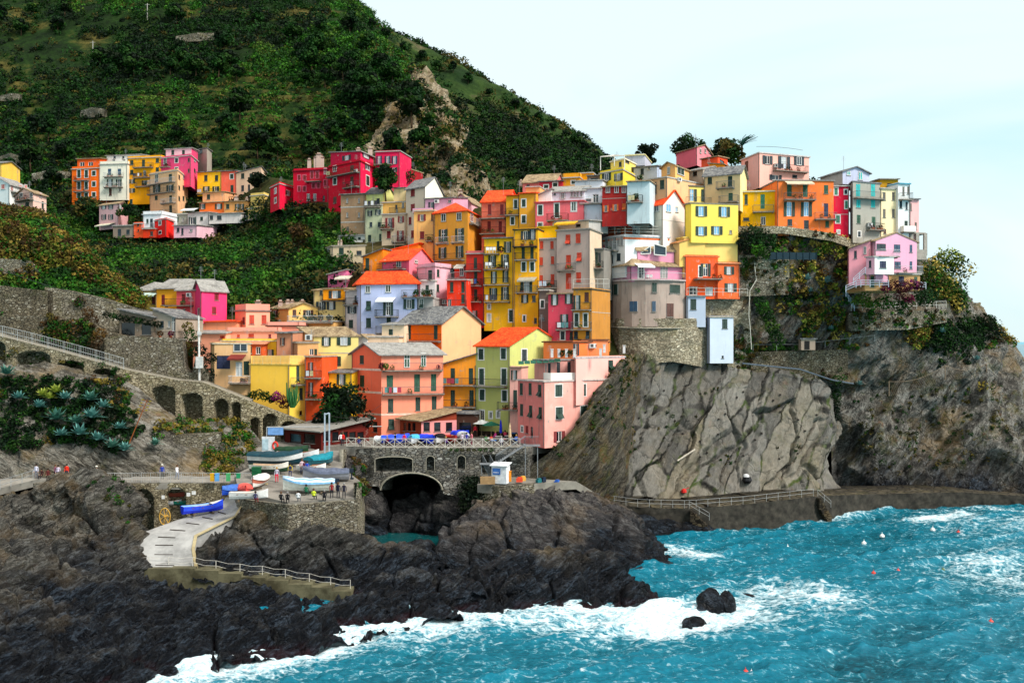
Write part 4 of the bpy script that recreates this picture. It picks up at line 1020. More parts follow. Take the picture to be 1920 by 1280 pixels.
loft('slip_rock', [
 [(362, 1085, 99), (450, 1100, 99), (560, 1120, 99), (650, 1130, 99.5), (700, 1105, 101), (800, 1085, 104), (830, 1080, 108)],
 [(362, 1050, 102), (430, 1055, 102), (540, 1075, 102), (650, 1075, 103), (720, 1062, 104.5), (790, 1055, 106.5), (822, 1062, 111)],
 [(388, 1010, 104.5), (446, 1003, 105.8), (540, 1003, 103.4), (650, 1008, 105.0), (715, 1040, 107.5), (780, 1040, 109.5), (815, 1048, 114)],
 [(432, 975, 107.8), (462, 972, 107.5), (540, 985, 106.5), (640, 990, 108), (668, 1020, 111.5), (740, 1088, 113), (800, 1095, 117)],
 [(462, 960, 110.5), (475, 965, 111), (540, 968, 110), (640, 965, 112), (664, 1000, 115), (740, 1110, 116), (800, 1115, 118)],
], 240, 120, RK['shore'], lambda p: d_shore(p)*.8, edge=3, label='tilted striped rock between the slipway and the boat terrace wall', cat='rock')
loft('left_bank', [      # bushes and pale rock above the walkway, up to the arcade wall
 [(-260, 930, 118), (0, 905, 119), (120, 905, 119), (240, 903, 119), (330, 900, 119.5), (400, 900, 120), (475, 895, 121), (520, 870, 127)],
 [(-260, 870, 120), (0, 868, 120.5), (120, 868, 120), (215, 865, 119.8), (330, 885, 121), (400, 880, 122), (470, 860, 124), (510, 850, 128)],
 [(-260, 830, 122), (0, 822, 122.5), (120, 826, 121.5), (220, 825, 121), (280, 845, 122.5), (400, 868, 124), (455, 830, 126), (495, 835, 129)],
 [(-260, 780, 124), (0, 770, 125), (120, 772, 124.5), (250, 780, 124), (330, 810, 126), (410, 815, 126.5), (450, 805, 128), (480, 815, 129.5)],
 [(-260, 720, 126), (0, 705, 127), (120, 705, 127), (225, 715, 127), (330, 790, 128.3), (400, 795, 128.6), (440, 795, 129), (470, 805, 130)],
 [(-260, 690, 129), (0, 680, 130), (120, 690, 130), (225, 705, 130), (330, 785, 131), (400, 795, 131), (440, 795, 131), (470, 805, 131)],
], 240, 160, RK['pale'], lambda p: 1.0*fbm(p, .10, 3, 90)+.6*fbm(p@np.array([[.9, 0, .43], [0, 1, 0], [-.43, 0, .9]])*np.array([.5, 1, 1.6]), .35, 4, 91, ridged=True)+.35*(facet(p, .5, 43)[2]-.5), edge=2, label='pale folded rock bank between the walkway and the arched wall', cat='rock')
loft('left_slope', [     # brushy shoulder at the left edge, above the stone terraces
 [(-260, 640, 139), (0, 640, 139), (120, 640, 140), (230, 650, 142), (350, 690, 146), (400, 720, 148)],
 [(-260, 560, 143), (0, 560, 143), (120, 560, 144), (230, 590, 146), (330, 630, 150), (400, 680, 152)],
 [(-260, 500, 147), (0, 495, 147), (90, 500, 148), (180, 535, 149), (250, 565, 151), (340, 610, 155)],
 [(-260, 410, 150), (0, 425, 149), (70, 440, 149), (140, 470, 150), (200, 520, 151), (262, 560, 154)],
 [(-260, 350, 160), (0, 393, 158), (70, 405, 158), (130, 445, 157), (190, 500, 157), (250, 552, 158)],
 [(-260, 360, 175), (0, 400, 175), (70, 415, 172), (130, 455, 170), (190, 510, 168), (250, 560, 165)],
], 200, 140, SOIL, lambda p: .8*fbm(p, .09, 3, 95)+.25*fbm(p, .5, 3, 96))
PAVE = None
def m_pave(name, a, b, sc=.5):
 t = NT(name); p = t.pos(); n1 = t.noise(p, sc, 6, .7); n2 = t.noise(t.mapping(p, sc=(.4, 1.6, 1)), 1.3, 4, .6)
 col = t.mix(t.ramp(n1, [(.38, 0.0), (.62, 1.0)]), srgb(a), srgb(b)); col = t.mix(t.ramp(n2, [(.6, 0.0), (.72, .4)]), col, mul(srgb(a), .6))
 return t.fin(col, .85, t.bump(t.noise(p, 7, 5, .7), .4, .02), .25)
PAVE = m_pave('harbour_paving', '#6c675f', '#8a857c'); SLIPM = m_pave('slipway_concrete', '#8a8986', '#a9a8a4'); WALK = m_pave('walkway_concrete', '#77726a', '#918c82')
CONC = m_masonry('weathered_concrete', '#6c675c', '#4a463d', '#2a2721', sc=.8, moss='#4a4a26', moss_amt=.5)
def platz(D): return 8.75+(D-105)*.15
def sheet(name, pts, mat, low=None, kind='structure', lift=0.0, skirt=3.0):
 m = MB(); top = [Vector(p)+Vector((0, 0, lift)) for p in pts]; m.poly(top)
 for i in range(len(top)):
  a, b = top[i], top[(i+1) % len(top)]; m.quad(a, b, b-Vector((0, 0, skirt)), a-Vector((0, 0, skirt)))
 o = m.build(name, mat); return setp(o, None, None, None, kind)
def at_z(px, D, z): return Vector(((px-CX)/FPX*D, D, z))
BT = [(448, 109.5), (540, 105.2), (672, 107), (682, 112), (640, 119), (648, 126), (640, 131), (520, 131), (480, 128), (470, 119), (440, 115.5)]
sheet('boat_terrace', [at_z(x, d, platz(d)) for x, d in BT], PAVE, skirt=5)
PZ = 12.55
sheet('piazza', [at_z(x, d, PZ) for x, d in [(600, 126.8), (650, 126.3), (700, 125.9), (990, 126.4), (1040, 131), (1040, 150), (640, 150), (520, 140), (520, 131.0)]], PAVE, skirt=1.2)
sheet('left_walkway', [P(-260, 935, 116), P(0, 915, 116), P(75, 897, 116), P(130, 893, 117.0), P(230, 903.5, 115.6), P(300, 904, 115.2), (P(440, 905, 114.9)), P(480, 903, 116), at_z(480, 121, 9.7), at_z(240, 120, 9.6), at_z(0, 121, 9.7), at_z(-260, 121, 8.5)], WALK, skirt=.8)
def slipway():
 L = [P(252, 1066, 100.2), P(250, 1030, 102), P(262, 1000, 104), P(330, 975, 108), P(395, 955, 112), P(420, 938, 114.6), at_z(442, 116.2, 9.9)]
 Rr = [P(366, 1068, 100.2), P(360, 1030, 101.6), P(365, 1005, 103.2), P(405, 985, 105.4), P(440, 968, 107.6), P(452, 948, 109.3), at_z(500, 112, platz(112)-.02)]
 m = MB(); n = 6
 def lerpn(A, t): k = min(int(t*(len(A)-1)), len(A)-2); return A[k].lerp(A[k+1], t*(len(A)-1)-k)
 N = 30
 for i in range(N):
  a, b, c, d = lerpn(L, i/N), lerpn(Rr, i/N), lerpn(Rr, (i+1)/N), lerpn(L, (i+1)/N)
  m.quad(a, b, c, d); m.quad(a, d, d-Vector((0, 0, 2)), a-Vector((0, 0, 2))); m.quad(b, b-Vector((0, 0, 2)), c-Vector((0, 0, 2)), c)
  o = (b-a).normalized()
  m.obox(b-o*.05+Vector((0, 0, .003)), (c-b), o*.35, Vector((0, 0, .12)), 1)
 m.quad(L[0], Rr[0], Rr[0]-Vector((0, 0, 2)), L[0]-Vector((0, 0, 2)))
 setp(m.build('slipway', [SLIPM, m_pave('slip_kerb', '#9a8a66', '#b5a884')]), None, None, None, 'structure')
 g = MB()
 for tt in (.03, .12, .21, .30, .39, .48, .57, .66):
  a, b = lerpn(L, tt), lerpn(Rr, tt); c, d = a.lerp(b, .35)+Vector((0, 0, .03)), a.lerp(b, .66)+Vector((0, 0, .03)); g.obox(c, d-c, Vector((0, .18, 0)), Vector((0, 0, .06)))
 setp(g.build('slipway_rails', m_plain('rusty_iron', '#3e342c', .8)), 'dark cross rails set into the pale slipway', 'rails')
slipway()
ST_WARM = m_masonry('warm_rubble_stone', '#d2c8ae', '#a0957b', '#574e3d', sc=2.3, moss='#6d6430', moss_amt=.35)
ST_GREY = m_masonry('grey_rubble_stone', '#c2bdb0', '#8a8474', '#463f35', sc=2.4, moss='#5a5a2a', moss_amt=.4)
ST_DARK = m_masonry('dark_rubble_stone', '#aaa392', '#736b5a', '#332d24', sc=2.3, moss='#40431c', moss_amt=.5)
ST_BRIDGE = m_masonry('sea_stained_masonry', '#bdbcb4', '#7f7d77', '#3a3937', sc=1.9, moss='#2c3a1a', moss_amt=.25)
ST_BAST = m_masonry('bastion_masonry', '#ddd5bd', '#b5ab94', '#756b57', sc=2.2, moss='#7c7446', moss_amt=.35)
ST_QUAY = m_masonry('wet_quay_masonry', '#48443d', '#302c26', '#171410', sc=1.1, moss='#4a3a20', moss_amt=.5, flat=.4)
CAP = m_plain('coping_stone', '#9a9484', .9, .15, var=.4)
IRON = m_plain('galvanised_rail', '#a8aaa8', .5, .4); WHITEP = m_plain('white_rail_paint', '#c9c5ba', .6, .3); DARKI = m_plain('dark_iron', '#26282a', .5, .4)
relief_wall('arcade_wall', [(-60, 129), (300, 130), (470, 131), (604, 134)],
 [(-60, 607), (0, 630), (100, 655), (232, 692), (330, 712), (380, 716), (470, 752), (560, 786), (600, 802)],
 [(-60, 760), (230, 800), (300, 850), (420, 870), (604, 880)],
 [(-24, 10, 640, 655, 770, 2.6), (28, 94, 659, 672, 790, 2.6), (108, 156, 677, 688, 800, 2.6), (173, 213, 692, 702, 800, 2.6),
  (286, 327, 724, 735, 800, 2.6), (340, 378, 738, 748, 800, 2.6), (402, 426, 749, 758, 790, 2.6), (434, 451, 755, 764, 800, 2.6),
  (470, 487, 783, 794, 850, 2.6), (494, 520, 776, 790, 850, 2.6), (529, 555, 790, 800, 850, 2.6)], ST_WARM, 'long sloping stone wall with a row of blind arches carrying the ramp', capmat=CAP, bulge=.12, thick=3.2)
relief_wall('terrace_wall', [(-60, 136.5), (240, 136.8)], [(-60, 594), (0, 592), (100, 592), (130, 606), (160, 600), (200, 622), (240, 630)], [(-60, 700), (240, 730)], [], ST_DARK, 'dark dry stone terrace wall behind the upper ramp railing', thick=2)
relief_wall('terrace_wall', [(196, 135.6), (344, 136.4), (392, 136.6)], [(196, 632), (228, 629), (330, 634), (343, 640), (346, 690), (360, 700), (366, 672), (380, 690), (392, 706)], [(196, 735), (392, 745)], [], ST_GREY, 'grey rubble wall below the stone cottage with green shutters', thick=2)
relief_wall('terrace_wall', [(84, 142), (200, 143), (330, 145)], [(84, 538), (130, 544), (200, 560), (330, 600)], [(84, 640), (330, 660)], [], ST_GREY, 'pale rubble wall climbing behind the cottage roof', thick=2)
relief_wall('terrace_wall', [(-60, 146), (60, 146), (88, 147)], [(-60, 480), (0, 484), (50, 488), (88, 520)], [(-60, 545), (88, 560)], [], ST_GREY, 'small stone wall high in the brush at the left edge', thick=2)
relief_wall('terrace_wall', [(-60, 140), (90, 140.5)], [(-60, 530), (0, 535), (88, 545)], [(-60, 610), (90, 620)], [], ST_DARK, 'dark terrace wall with grass on top at the left edge', thick=2)
relief_wall('retaining_wall', [(286, 124.4), (340, 123.8), (414, 124.6)], [(286, 826), (330, 815), (414, 811)], [(286, 905), (414, 905)], [], ST_GREY, 'squared block wall on the bank under the tall blind arches', thick=2, bulge=.06)
relief_wall('crag_wall', [(62, 112.4), (100, 111.8), (134, 111.5)], [(62, 906), (134, 904)], [(62, 955), (134, 950)], [], ST_GREY, 'short stone wall holding the walkway above the crag', thick=2)
relief_wall('walkway_wall', [(222, 116.0), (250, 115.4), (440, 114.7), (462, 112.6)], [(222, 906), (300, 905), (440, 906), (462, 912)], [(222, 1000), (280, 1000), (400, 965), (462, 955)],
 [(247, 286, 918, 936, 1010, 2.6), (312, 348, 915, 931, 1000, 2.6)], ST_WARM, 'stone wall with two arched boat stores under the walkway', capmat=CAP, bulge=.06, thick=1)
relief_wall('terrace_sea_wall', [(436, 114.5), (446, 109.2), (540, 104.9), (673, 106.8), (684, 111.8), (668, 119)], [(436, 930), (446, 933), (470, 937), (542, 946), (673, 936), (684, 922), (668, 905)], [(436, 1010), (540, 1055), (684, 1060), (668, 1000)], [], ST_GREY, 'tall rubble sea wall under the boat terrace', capmat=CAP, thick=.6, bulge=.14)
relief_wall('terrace_edge_wall', [(640, 119.5), (650, 124), (644, 126.9)], [(640, 880), (650, 852), (644, 842)], [(640, 920), (650, 900), (644, 900)], [], ST_GREY, 'low parapet wall between the boat ramp and the bridge', thick=.5, capmat=CAP)
relief_wall('stone_bridge', [(640, 127.2), (700, 124.9), (830, 124.6), (990, 125.4), (1004, 129)], [(640, 842), (700, 839), (990, 838.5), (1004, 838)],
 [(640, 905), (712, 912), (716, 950), (828, 950), (830, 925), (900, 940), (1004, 930)],
 [(703, 774, 857, 863, 884.5, 3.2), (799, 815, 855, 862, 881, 1.6), (857, 873, 854, 862, 879, 1.6), (713, 829, 887.5, 918, 990, 9.5), (902, 958, 852, 862, 890, 3.0)], ST_BRIDGE, 'grey stained masonry bridge with a wide arch over the stream', cat='bridge', capmat=CAP, bulge=.10, thick=.8, cell=.14, nobk=True)
MLD = []
def arc_band(x0, x1, yt, ys, D, w=.12, n=16, th=.12, legs=None):
 pts = []
 for i in range(n+1):
  t = math.pi*(1-i/n); xc, hw = (x0+x1)/2, (x1-x0)/2; pts.append(P(xc+hw*math.cos(t), ys-(ys-yt)*math.sin(t), D))
 if legs: pts = [P(x0, legs, D)]+pts+[P(x1, legs, D)]
 q = MB(); q.tube(pts, w, n=4); o = q.build('arch_moulding', m_plain('pale_moulding', '#8c8778', .9)); o.parent = bpy.data.objects['stone_bridge']
arc_band(713, 829, 886.5, 918, 124.3); arc_band(703, 774, 856, 862, 124.5, .08, legs=884.5); arc_band(799, 815, 854.5, 861, 124.3, .06, legs=881); arc_band(857, 873, 853.5, 861, 124.4, .06, legs=879)
QP = [(1118, 137.5), (1150, 135), (1220, 133.6), (1330, 133.6), (1450, 137), (1560, 143.5), (1640, 150), (1800, 154.2), (1990, 156)]
QT = [(1118, 940), (1200, 951), (1290, 953), (1400, 945), (1530, 930), (1600, 927), (1800, 922), (1990, 934)]
relief_wall('quay', QP, QT, [(1118, 990), (1330, 1006), (1560, 985), (1800, 960), (1990, 966)], [], m_pave('wet_quay_face', '#26231e', '#403c34', .9), 'dark wet stone quay curving below the cliffs', cat='quay', thick=8.5, bulge=.25, capmat=CONC, cell=.25)
def on_quay(px, back=.0):
 D = np.interp(px, [q[0] for q in QP], [q[1] for q in QP]); y = np.interp(px, [q[0] for q in QT], [q[1] for q in QT]); p = P(px, y, D); return p+Vector((0, back, 0))
railing('quay_railing', [on_quay(x, .25) for x in range(1130, 1536, 22)], 1.05, IRON, 'thin grey railing along the quay path under the slab cliff', post=1.7, bars=2, r=.022)
railing('stair_railing', [on_quay(1292, -.1), P(1330, 975, 132.6)], 1.0, IRON, 'handrail going down the quay steps below the slab', post=1.5, r=.02)
railing('stair_railing', [on_quay(1533, -.1), P(1558, 951, 142.4)], 1.0, IRON, 'handrail going down the quay steps near the dark cleft', post=1.5, r=.02)
def steps(name, a, b, w, n, mat, label, down=2.0, cat='steps'):
 m = MB(); a, b = Vector(a), Vector(b); d = b-a; h = Vector((d.x, d.y, 0)); s = Vector((-h.y, h.x, 0)).normalized()*w
 for i in range(n):
  z = a.z+d.z*(i+.5)/n; o = a+h*(i/n); m.obox(Vector((o.x, o.y, z-down-.002*i)), h/n*1.0, s, Vector((0, 0, down)))
 return setp(m.build(name, mat), label, cat)
steps('quay_steps', on_quay(1292, -.9), P(1330, 990, 132.0), .8, 9, ST_QUAY, 'stone steps down to the water from the quay path', 1.6)
steps('quay_steps', on_quay(1533, -.9), P(1560, 968, 141.6), .8, 8, ST_QUAY, 'stone steps down to the water by the dark cleft', 1.6)
relief_wall('bastion_wall', [(1138, 154.5), (1160, 151.2), (1200, 149.4), (1262, 149.2), (1300, 150.3), (1330, 153)], [(1138, 597), (1330, 597)], [(1138, 714), (1165, 700), (1200, 682), (1262, 678), (1330, 690)], [], ST_BAST, 'rounded rough stone bastion standing on top of the slab cliff', cat='bastion', thick=3, bulge=.2)
m = MB()
for a, b in zip([(1140, 613), (1160, 614), (1200, 615), (1262, 615.5), (1324, 615)][:-1], [(1160, 614), (1200, 615), (1262, 615.5), (1324, 615)]):
 D = lambda x: np.interp(x, [1138, 1160, 1200, 1262, 1300, 1330], [154.3, 151.0, 149.2, 149.0, 150.1, 152.8]); m.bar(P(a[0], a[1], D(a[0])), P(b[0], b[1], D(b[0])), .14)
o = m.build('string_course', CAP); o.parent = bpy.data.objects['bastion_wall']
relief_wall('garden_wall', [(1318, 153.5), (1408, 154.5)], [(1318, 556), (1408, 554)], [(1318, 700), (1408, 700)], [(1376, 1398, 608, 622, 650, .5)], ST_BAST, 'tall rough stone wall right of the pale blue tower house', cat='stone wall', thick=2, bulge=.2)
relief_wall('garden_wall', [(1384, 153.9), (1480, 153.7)], [(1384, 478), (1480, 480)], [(1384, 520), (1480, 520)], [], ST_BAST, 'short pale terrace wall below the dark green garden fence', thick=2)
relief_wall('garden_wall', [(1386, 153.8), (1470, 153.6), (1490, 155)], [(1386, 502), (1490, 507)], [(1386, 556), (1490, 552)], [], ST_GREY, 'overgrown grey stone wall in the middle of the headland', thick=2)
relief_wall('garden_wall', [(1408, 153.9), (1500, 154.6), (1590, 158)], [(1408, 660), (1590, 655)], [(1408, 705), (1590, 712)], [], ST_DARK, 'dark stone wall just above the slab cliff edge', thick=2)
relief_wall('garden_wall', [(1600, 157.6), (1700, 161), (1776, 164.5)], [(1600, 586), (1700, 583), (1776, 580)], [(1600, 620), (1700, 618), (1776, 604)], [], ST_GREY, 'stone wall holding the garden of the pink cliff house', thick=2)
relief_wall('garden_wall', [(1384, 155), (1470, 153.7), (1560, 154.2), (1640, 156.5)], [(1384, 424), (1470, 424), (1560, 437), (1640, 462)], [(1384, 438), (1470, 438), (1560, 452), (1640, 480)], [], ST_BAST, 'curved wall under the yellow and orange houses at the top', thick=3)
railing('garden_railing', [P(1596, 583, 157.8), P(1700, 580, 160.3), P(1774, 577, 162.8)], 1.1, WHITEP, 'white post railing along the garden below the purple bougainvillea', post=2.0, bars=2, r=.03)
railing('path_railing', [P(1412, 658, 153.8), P(1500, 657, 155), P(1640, 640, 157)], 1.0, IRON, 'wire railing along the path across the headland', post=4, bars=1, r=.02)
m = MB(); ps = [(1667, 742, 161), (1772, 712, 163), (1850, 700, 167)]
tops = [P(x, y-(27 if i < 2 else 18), D) for i, (x, y, D) in enumerate(ps)]; bots = [P(*p) for p in ps]
for a, b in zip(bots, tops): m.bar(a, b, .09)
for (a, b), (c, d) in zip(zip(bots[:-1], tops[:-1]), zip(bots[1:], tops[1:])):
 N = 26
 for i in range(N):
  t0, t1 = i/N, (i+3)/N
  sag = lambda t: Vector((0, 0, -.9*math.sin(math.pi*min(1, t))))
  if t1 <= 1:
   m.bar(a.lerp(c, t0)+sag(t0)*.3, b.lerp(d, t1)+sag(t1), .018, n=3); m.bar(b.lerp(d, t0)+sag(t0), a.lerp(c, t1)+sag(t1)*.3, .018, n=3)
 for k in range(8): m.bar(b.lerp(d, k/8)+sag(k/8), b.lerp(d, (k+1)/8)+sag((k+1)/8), .03, n=3)
setp(m.build('rock_net', m_plain('rusty_wire', '#7c6a55', .7)), 'sagging rock fall net on posts above the right hand cliff', 'netting')
m = MB(); a, b = P(1444, 486, 152.6), P(1531, 487, 153.0); m.obox(a, b-a, Vector((0, .08, 0)), Vector((0, 0, 1.1)))
for i in range(8): q = a.lerp(b, i/7); m.bar(q-Vector((0, .06, .3)), q+Vector((0, -.06, 1.25)), .05)
setp(m.build('garden_fence', m_plain('dark_netting', '#16303a', .8)), 'dark blue green netting fence on the ledge below the golden yellow house', 'fence')
hr = empty('garden_hut', P(1513, 655, 153.6), 'tiny pale hut with a dark doorway on the headland path', 'hut'); m = MB(); c = P(1513, 656, 153.6); m.box(c, 2.2, 1.4, 1.7); m.build('wall', m_stucco('#a89c84', .8), hr)
m = MB(); m.box(c+Vector((0, 0, 1.7)), 2.7, 1.9, .15); m.build('roof', m_roof('slate'), hr); m = MB(); m.box(c+Vector((-.2, -.73, .1)), .8, .04, 1.3); m.build('door', m_plain('dark_doorway', '#16120f'), hr)
m = MB()
for x, y0, y1, D in ((1126, 319, 294, 166.5), (1171, 317, 292, 162.5), (1152, 312, 291, 168.5)): m.bar(P(x, y0, D), P(x, y1, D), .10)
a, b, c = P(1126, 294, 166.5), P(1171, 292, 162.5), P(1152, 291, 168.5); m.bar(a, b, .09); m.bar(b, c, .09); m.bar(c, a, .07)
setp(m.build('pergola', m_plain('white_pergola', '#e0dcd0', .7)), 'white pole pergola on the lemon house roof at the skyline', 'pergola')
m = MB(); m.tube([P(1406, 545, 153.2), P(1418, 525, 153.4), P(1415, 500, 153.6), P(1415, 478, 154)], .07); m.tube([P(1406, 545, 153.2), P(1404, 590, 153.0), P(1407, 620, 153), P(1409, 655, 153)], .07)
setp(m.build('white_pipe', m_plain('white_pipe_plastic', '#c9c4b4', .5)), 'thin white pipe climbing the corner of the tall stone wall', 'pipe')
m = MB(); m.tube([P(1392, 681, 151.5), P(1440, 686, 152), P(1500, 692, 153), P(1560, 712, 155), P(1600, 719, 157)], .12)
setp(m.build('grey_pipe', m_plain('grey_pipe_plastic', '#5c6670', .5)), 'grey pipe lying along the top edge of the slab cliff', 'pipe')
railing('ramp_railing', [P(-60, 622, 128.9), P(5, 632, 128.95), P(60, 645, 129), P(120, 661, 129.2), P(180, 677, 129.3), P(232, 692, 129.5)], 1.45, IRON, 'grey steel picket railing going down the stone ramp', post=2.0, bars=2, r=.03, pick=.22)
railing('walkway_railing', [P(230, 905, 115.7), P(300, 904, 115.1), P(440, 905, 114.7), P(470, 905, 115.2)], 1.15, IRON, 'grey steel railing along the walkway over the boat stores', post=1.2, bars=2, r=.025, pick=.25)
railing('walkway_railing', [P(176, 905, 112.9), P(200, 905, 114), P(230, 905, 115.7)], 1.15, IRON, 'short bend of railing beside the grey crag', post=1.2, bars=2, r=.025, pick=.25)
railing('walkway_railing', [P(-60, 945, 115.8), P(0, 918, 115.8), P(62, 899, 115.8)], 1.1, IRON, 'plain two bar railing where the walkway leaves the left edge', post=1.6, bars=2, r=.03)
railing('piazza_railing', [at_z(650, 126.3, PZ), at_z(700, 125.1, PZ), at_z(800, 124.8, PZ), at_z(905, 125.0, PZ), at_z(975, 125.2, PZ)], 1.1, WHITEP, 'white railing of crossed bars along the piazza edge', post=1.28, bars=1, r=.035, cross=True)
m = MB(); pts = [(240, 1064), (320, 1064), (365, 1068), (410, 1074), (452, 1081), (497, 1087), (540, 1094), (584, 1100), (622, 1107), (658, 1113)]
DD = [100.0, 99.6, 99.4, 99.2, 99.0, 98.8, 98.7, 98.6, 98.5, 98.5]
rp = []
for i in range(len(pts)-1):
 a, b = P(*pts[i], DD[i]), P(*pts[i+1], DD[i+1]); z = a.z; b2 = Vector((b.x, b.y, z)); d = b2-Vector((a.x, a.y, z)); m.obox(Vector((a.x, a.y-.1, z-3.6-.003*i)), d, Vector((0, 2.1, 0)), Vector((0, 0, 3.6)))
 rp.append(Vector((a.x, a.y+1.7, z)))
setp(m.build('shore_steps', m_pave('mossy_step_concrete', '#3e3a28', '#6a664e')), 'broad concrete steps going down beside the sea from the slipway foot', 'steps')
rp = [P(172, 1053, 101), P(240, 1052, 101)]+rp[1:]+[P(655, 1100, 100.2)]
railing('rope_railing', [P(x, y, d+1.0) for x, y, d in [(240, 1063, 100), (278, 1063, 99.8), (316, 1063, 99.6), (361, 1063, 99.4), (405, 1070, 99.2), (450, 1076, 99.0), (492, 1080, 98.9), (535, 1086, 98.8), (580, 1094, 98.7), (620, 1101, 98.6), (657, 1106, 98.5)]], 1.05, WHITEP, 'rope and post handrail along the shore steps', post=9, bars=2, r=.03, wave=.14)
m = MB(); m.obox(P(1556, 960, 160), Vector((2.6, 0, 0)), Vector((0, 2, 0)), Vector((0, 0, 20)))
m = MB(); a, b = P(797, 1160, 94.5), P(800, 1135, 95.2); c, d = P(808, 1160, 94.5), P(810, 1135, 95.2)
m.bar(a, b, .035); m.bar(c, d, .035)
for k in range(6): m.bar(a.lerp(b, k/7), c.lerp(d, k/7), .03)
m.bar(b, b+Vector((0, .5, .3)), .03); m.bar(d, d+Vector((0, .5, .3)), .03)
setp(m.build('ladder', m_plain('steel_ladder', '#b5ad98', .5)), 'steel ladder fixed to the black rocks above the surf', 'ladder')
m = MB()
A, B = P(985, 832, 124.2), P(930, 868, 123.2); n = 14; d = B-A; w = Vector((0, -1.2, 0))
for i in range(n): m.obox(A+d*(i/n)+Vector((0, 0, -.03)), Vector((d.x/n*1.1, d.y/n, 0)), w, Vector((0, 0, .05)), 0)
for q in (Vector((0, 0, 0)), w): m.bar(A+q, B+q, .08)
C, D2 = P(905, 868, 123.4), P(918, 893, 122.2); d = D2-C
for i in range(10): m.obox(C+d*(i/10), Vector((.9, 0, 0)), Vector((0, -.3, 0)), Vector((0, 0, .05)), 0)
for q in (Vector((0, 0, 0)), Vector((.9, 0, 0))): m.bar(C+q, D2+q, .07)
m.obox(P(984, 834, 124.4), Vector((1.9, 0, 0)), Vector((0, -1.6, 0)), Vector((0, 0, .1)))
m.obox(P(900, 868.5, 123.6), Vector((2.3, 0, 0)), Vector((0, -1.4, 0)), Vector((0, 0, .1)))
for px_, py_, D_ in ((985, 836, 123), (1008, 836, 123), (985, 836, 124.2), (930, 870, 122.3), (948, 862, 122.6), (1008, 836, 124.3), (903, 870, 122.5)):
 q = P(px_, py_, D_); m.bar(q, Vector((q.x, q.y, ZZ(900, D_))), .06)
st = m.build('metal_stair', m_plain('galvanised_steel', '#83878a', .45, .4)); setp(st, 'galvanised steel staircase zigzagging down from the piazza', 'staircase')
r = MB()
for (a, b) in ((A+w, B+w), (A, B), (C+Vector((.9, 0, 0)), D2+Vector((.9, 0, 0))), (C, D2), (P(984, 834, 122.8), P(1010, 834, 122.8)), (P(1010, 834, 122.8), P(1010, 834, 124.4))):
 r.bar(a+Vector((0, 0, 1.05)), b+Vector((0, 0, 1.05)), .03); k = max(2, int((b-a).length/.18))
 for i in range(k+1): r.bar(a.lerp(b, i/k), a.lerp(b, i/k)+Vector((0, 0, 1.05)), .013, n=3)
r.build('railing', m_plain('galvanised_steel', '#83878a', .45, .4), st)
sheet('kiosk_landing', [P(895, 908, 121.5), P(935, 910, 120.5), P(1000, 906, 120.5), P(1080, 902, 124), P(1130, 932, 135), P(1120, 925, 139), P(1010, 895, 133), P(900, 890, 125)], m_pave('landing_concrete', '#6f6b62', '#8a867c'), skirt=1)
relief_wall('landing_wall', [(893, 122), (935, 120.3), (1002, 120.2)], [(893, 908), (935, 911), (1002, 907)], [(893, 960), (1002, 965)], [], ST_GREY, 'stained wall holding the landing of the white kiosk', thick=1)
loft('cleft_rock', [
 [(1540, 960, 166), (1570, 960, 168), (1600, 960, 166)], [(1540, 800, 167), (1570, 800, 169), (1600, 800, 166)], [(1540, 705, 165), (1570, 705, 166), (1600, 705, 165)]], 30, 80, RK['head'], lambda p: fbm(p, .3, 3, 8), label='shadowed rock at the back of the narrow cleft', cat='rock')
Hs('house', 'white house with gable and orange shutters at the left edge', [(-40, 196), (18, 193), (57, 200)], 346, 400, '#e2e0da', ('gable', 2.0, 'light', 1), [('cO', 6, 324+26, 7, 10), ('cO', [22, 38, 48], 352, 5, 12), ('cO', [38], 381-8, 4, 9)], [(20, 52, 362, 'k')], col2='#e6e4de')
Hs('house', 'pink and cream house with terracotta roof edge behind the brush', [(28, 176), (62, 172), (87, 176)], 362, 420, '#ecc0b0', ('gable', 1.1, 'brown', 1), [('cK', [40, 59], 366, 6, 9), ('cO', 76, 366, 4, 9), ('cG', 51, 385, 7, 17), ('cG', 80, 384, 4, 13)], [(36, 66, 374, 'k')], bands=[(0, 376, 0), (1, 376, 0)])
Hs('house', 'small yellow gable end cut by the left edge', [(-60, 214), (3, 214)], 306, 340, '#f0cc50', ('gable', 1.0, 'slate', 0))
Hs('tall_house', 'tall bright orange house with two dark balconies, far left block', [(135, 240), (187, 238)], 318, 384, '#f06c10', ('flat', .5), [('cGs', [148, 162], [326, 348], 6, 14), ('cGs', 176, [325, 345, 365], 6.5, 9), ('cGs', [148, 162], 366, 6.5, 8.5)], [(141, 168, 337.5, 'k'), (141, 168, 358.5, 'k')])
Hs('penthouse', 'orange glazed top storey set back over the tall orange house', [(145, 244), (187, 243)], 299, 320, '#dd5c18', ('shed', .8, 'brown'), [('p', [154, 170], 309, 9, 10)], pipe=False, t=6)
Hs('tall_house', 'tall cream house with pale railings between the orange and yellow houses', [(187, 238), (239, 237)], 309, 376, '#e6e0cc', ('flat', .6), [('cB', [205.5, 224], 322, 6, 11), ('oG', [206, 223], 343, 6, 14, dict(lw=.3)), ('cN', 207, 360, 5, 14), ('p', 225, 356, 5, 8)], [(197, 231, 330.5, 'w'), (197, 231, 350, 'w')])
Hs('penthouse', 'long low white roof storey above the tall cream house', [(200, 246), (262, 244)], 293, 310, '#d8d6cf', ('shed', .6, 'light'), [('p', [213, 232], 303, 6, 9), ('x', [215, 231], 289+6, 4, 4)], pipe=False, t=6)
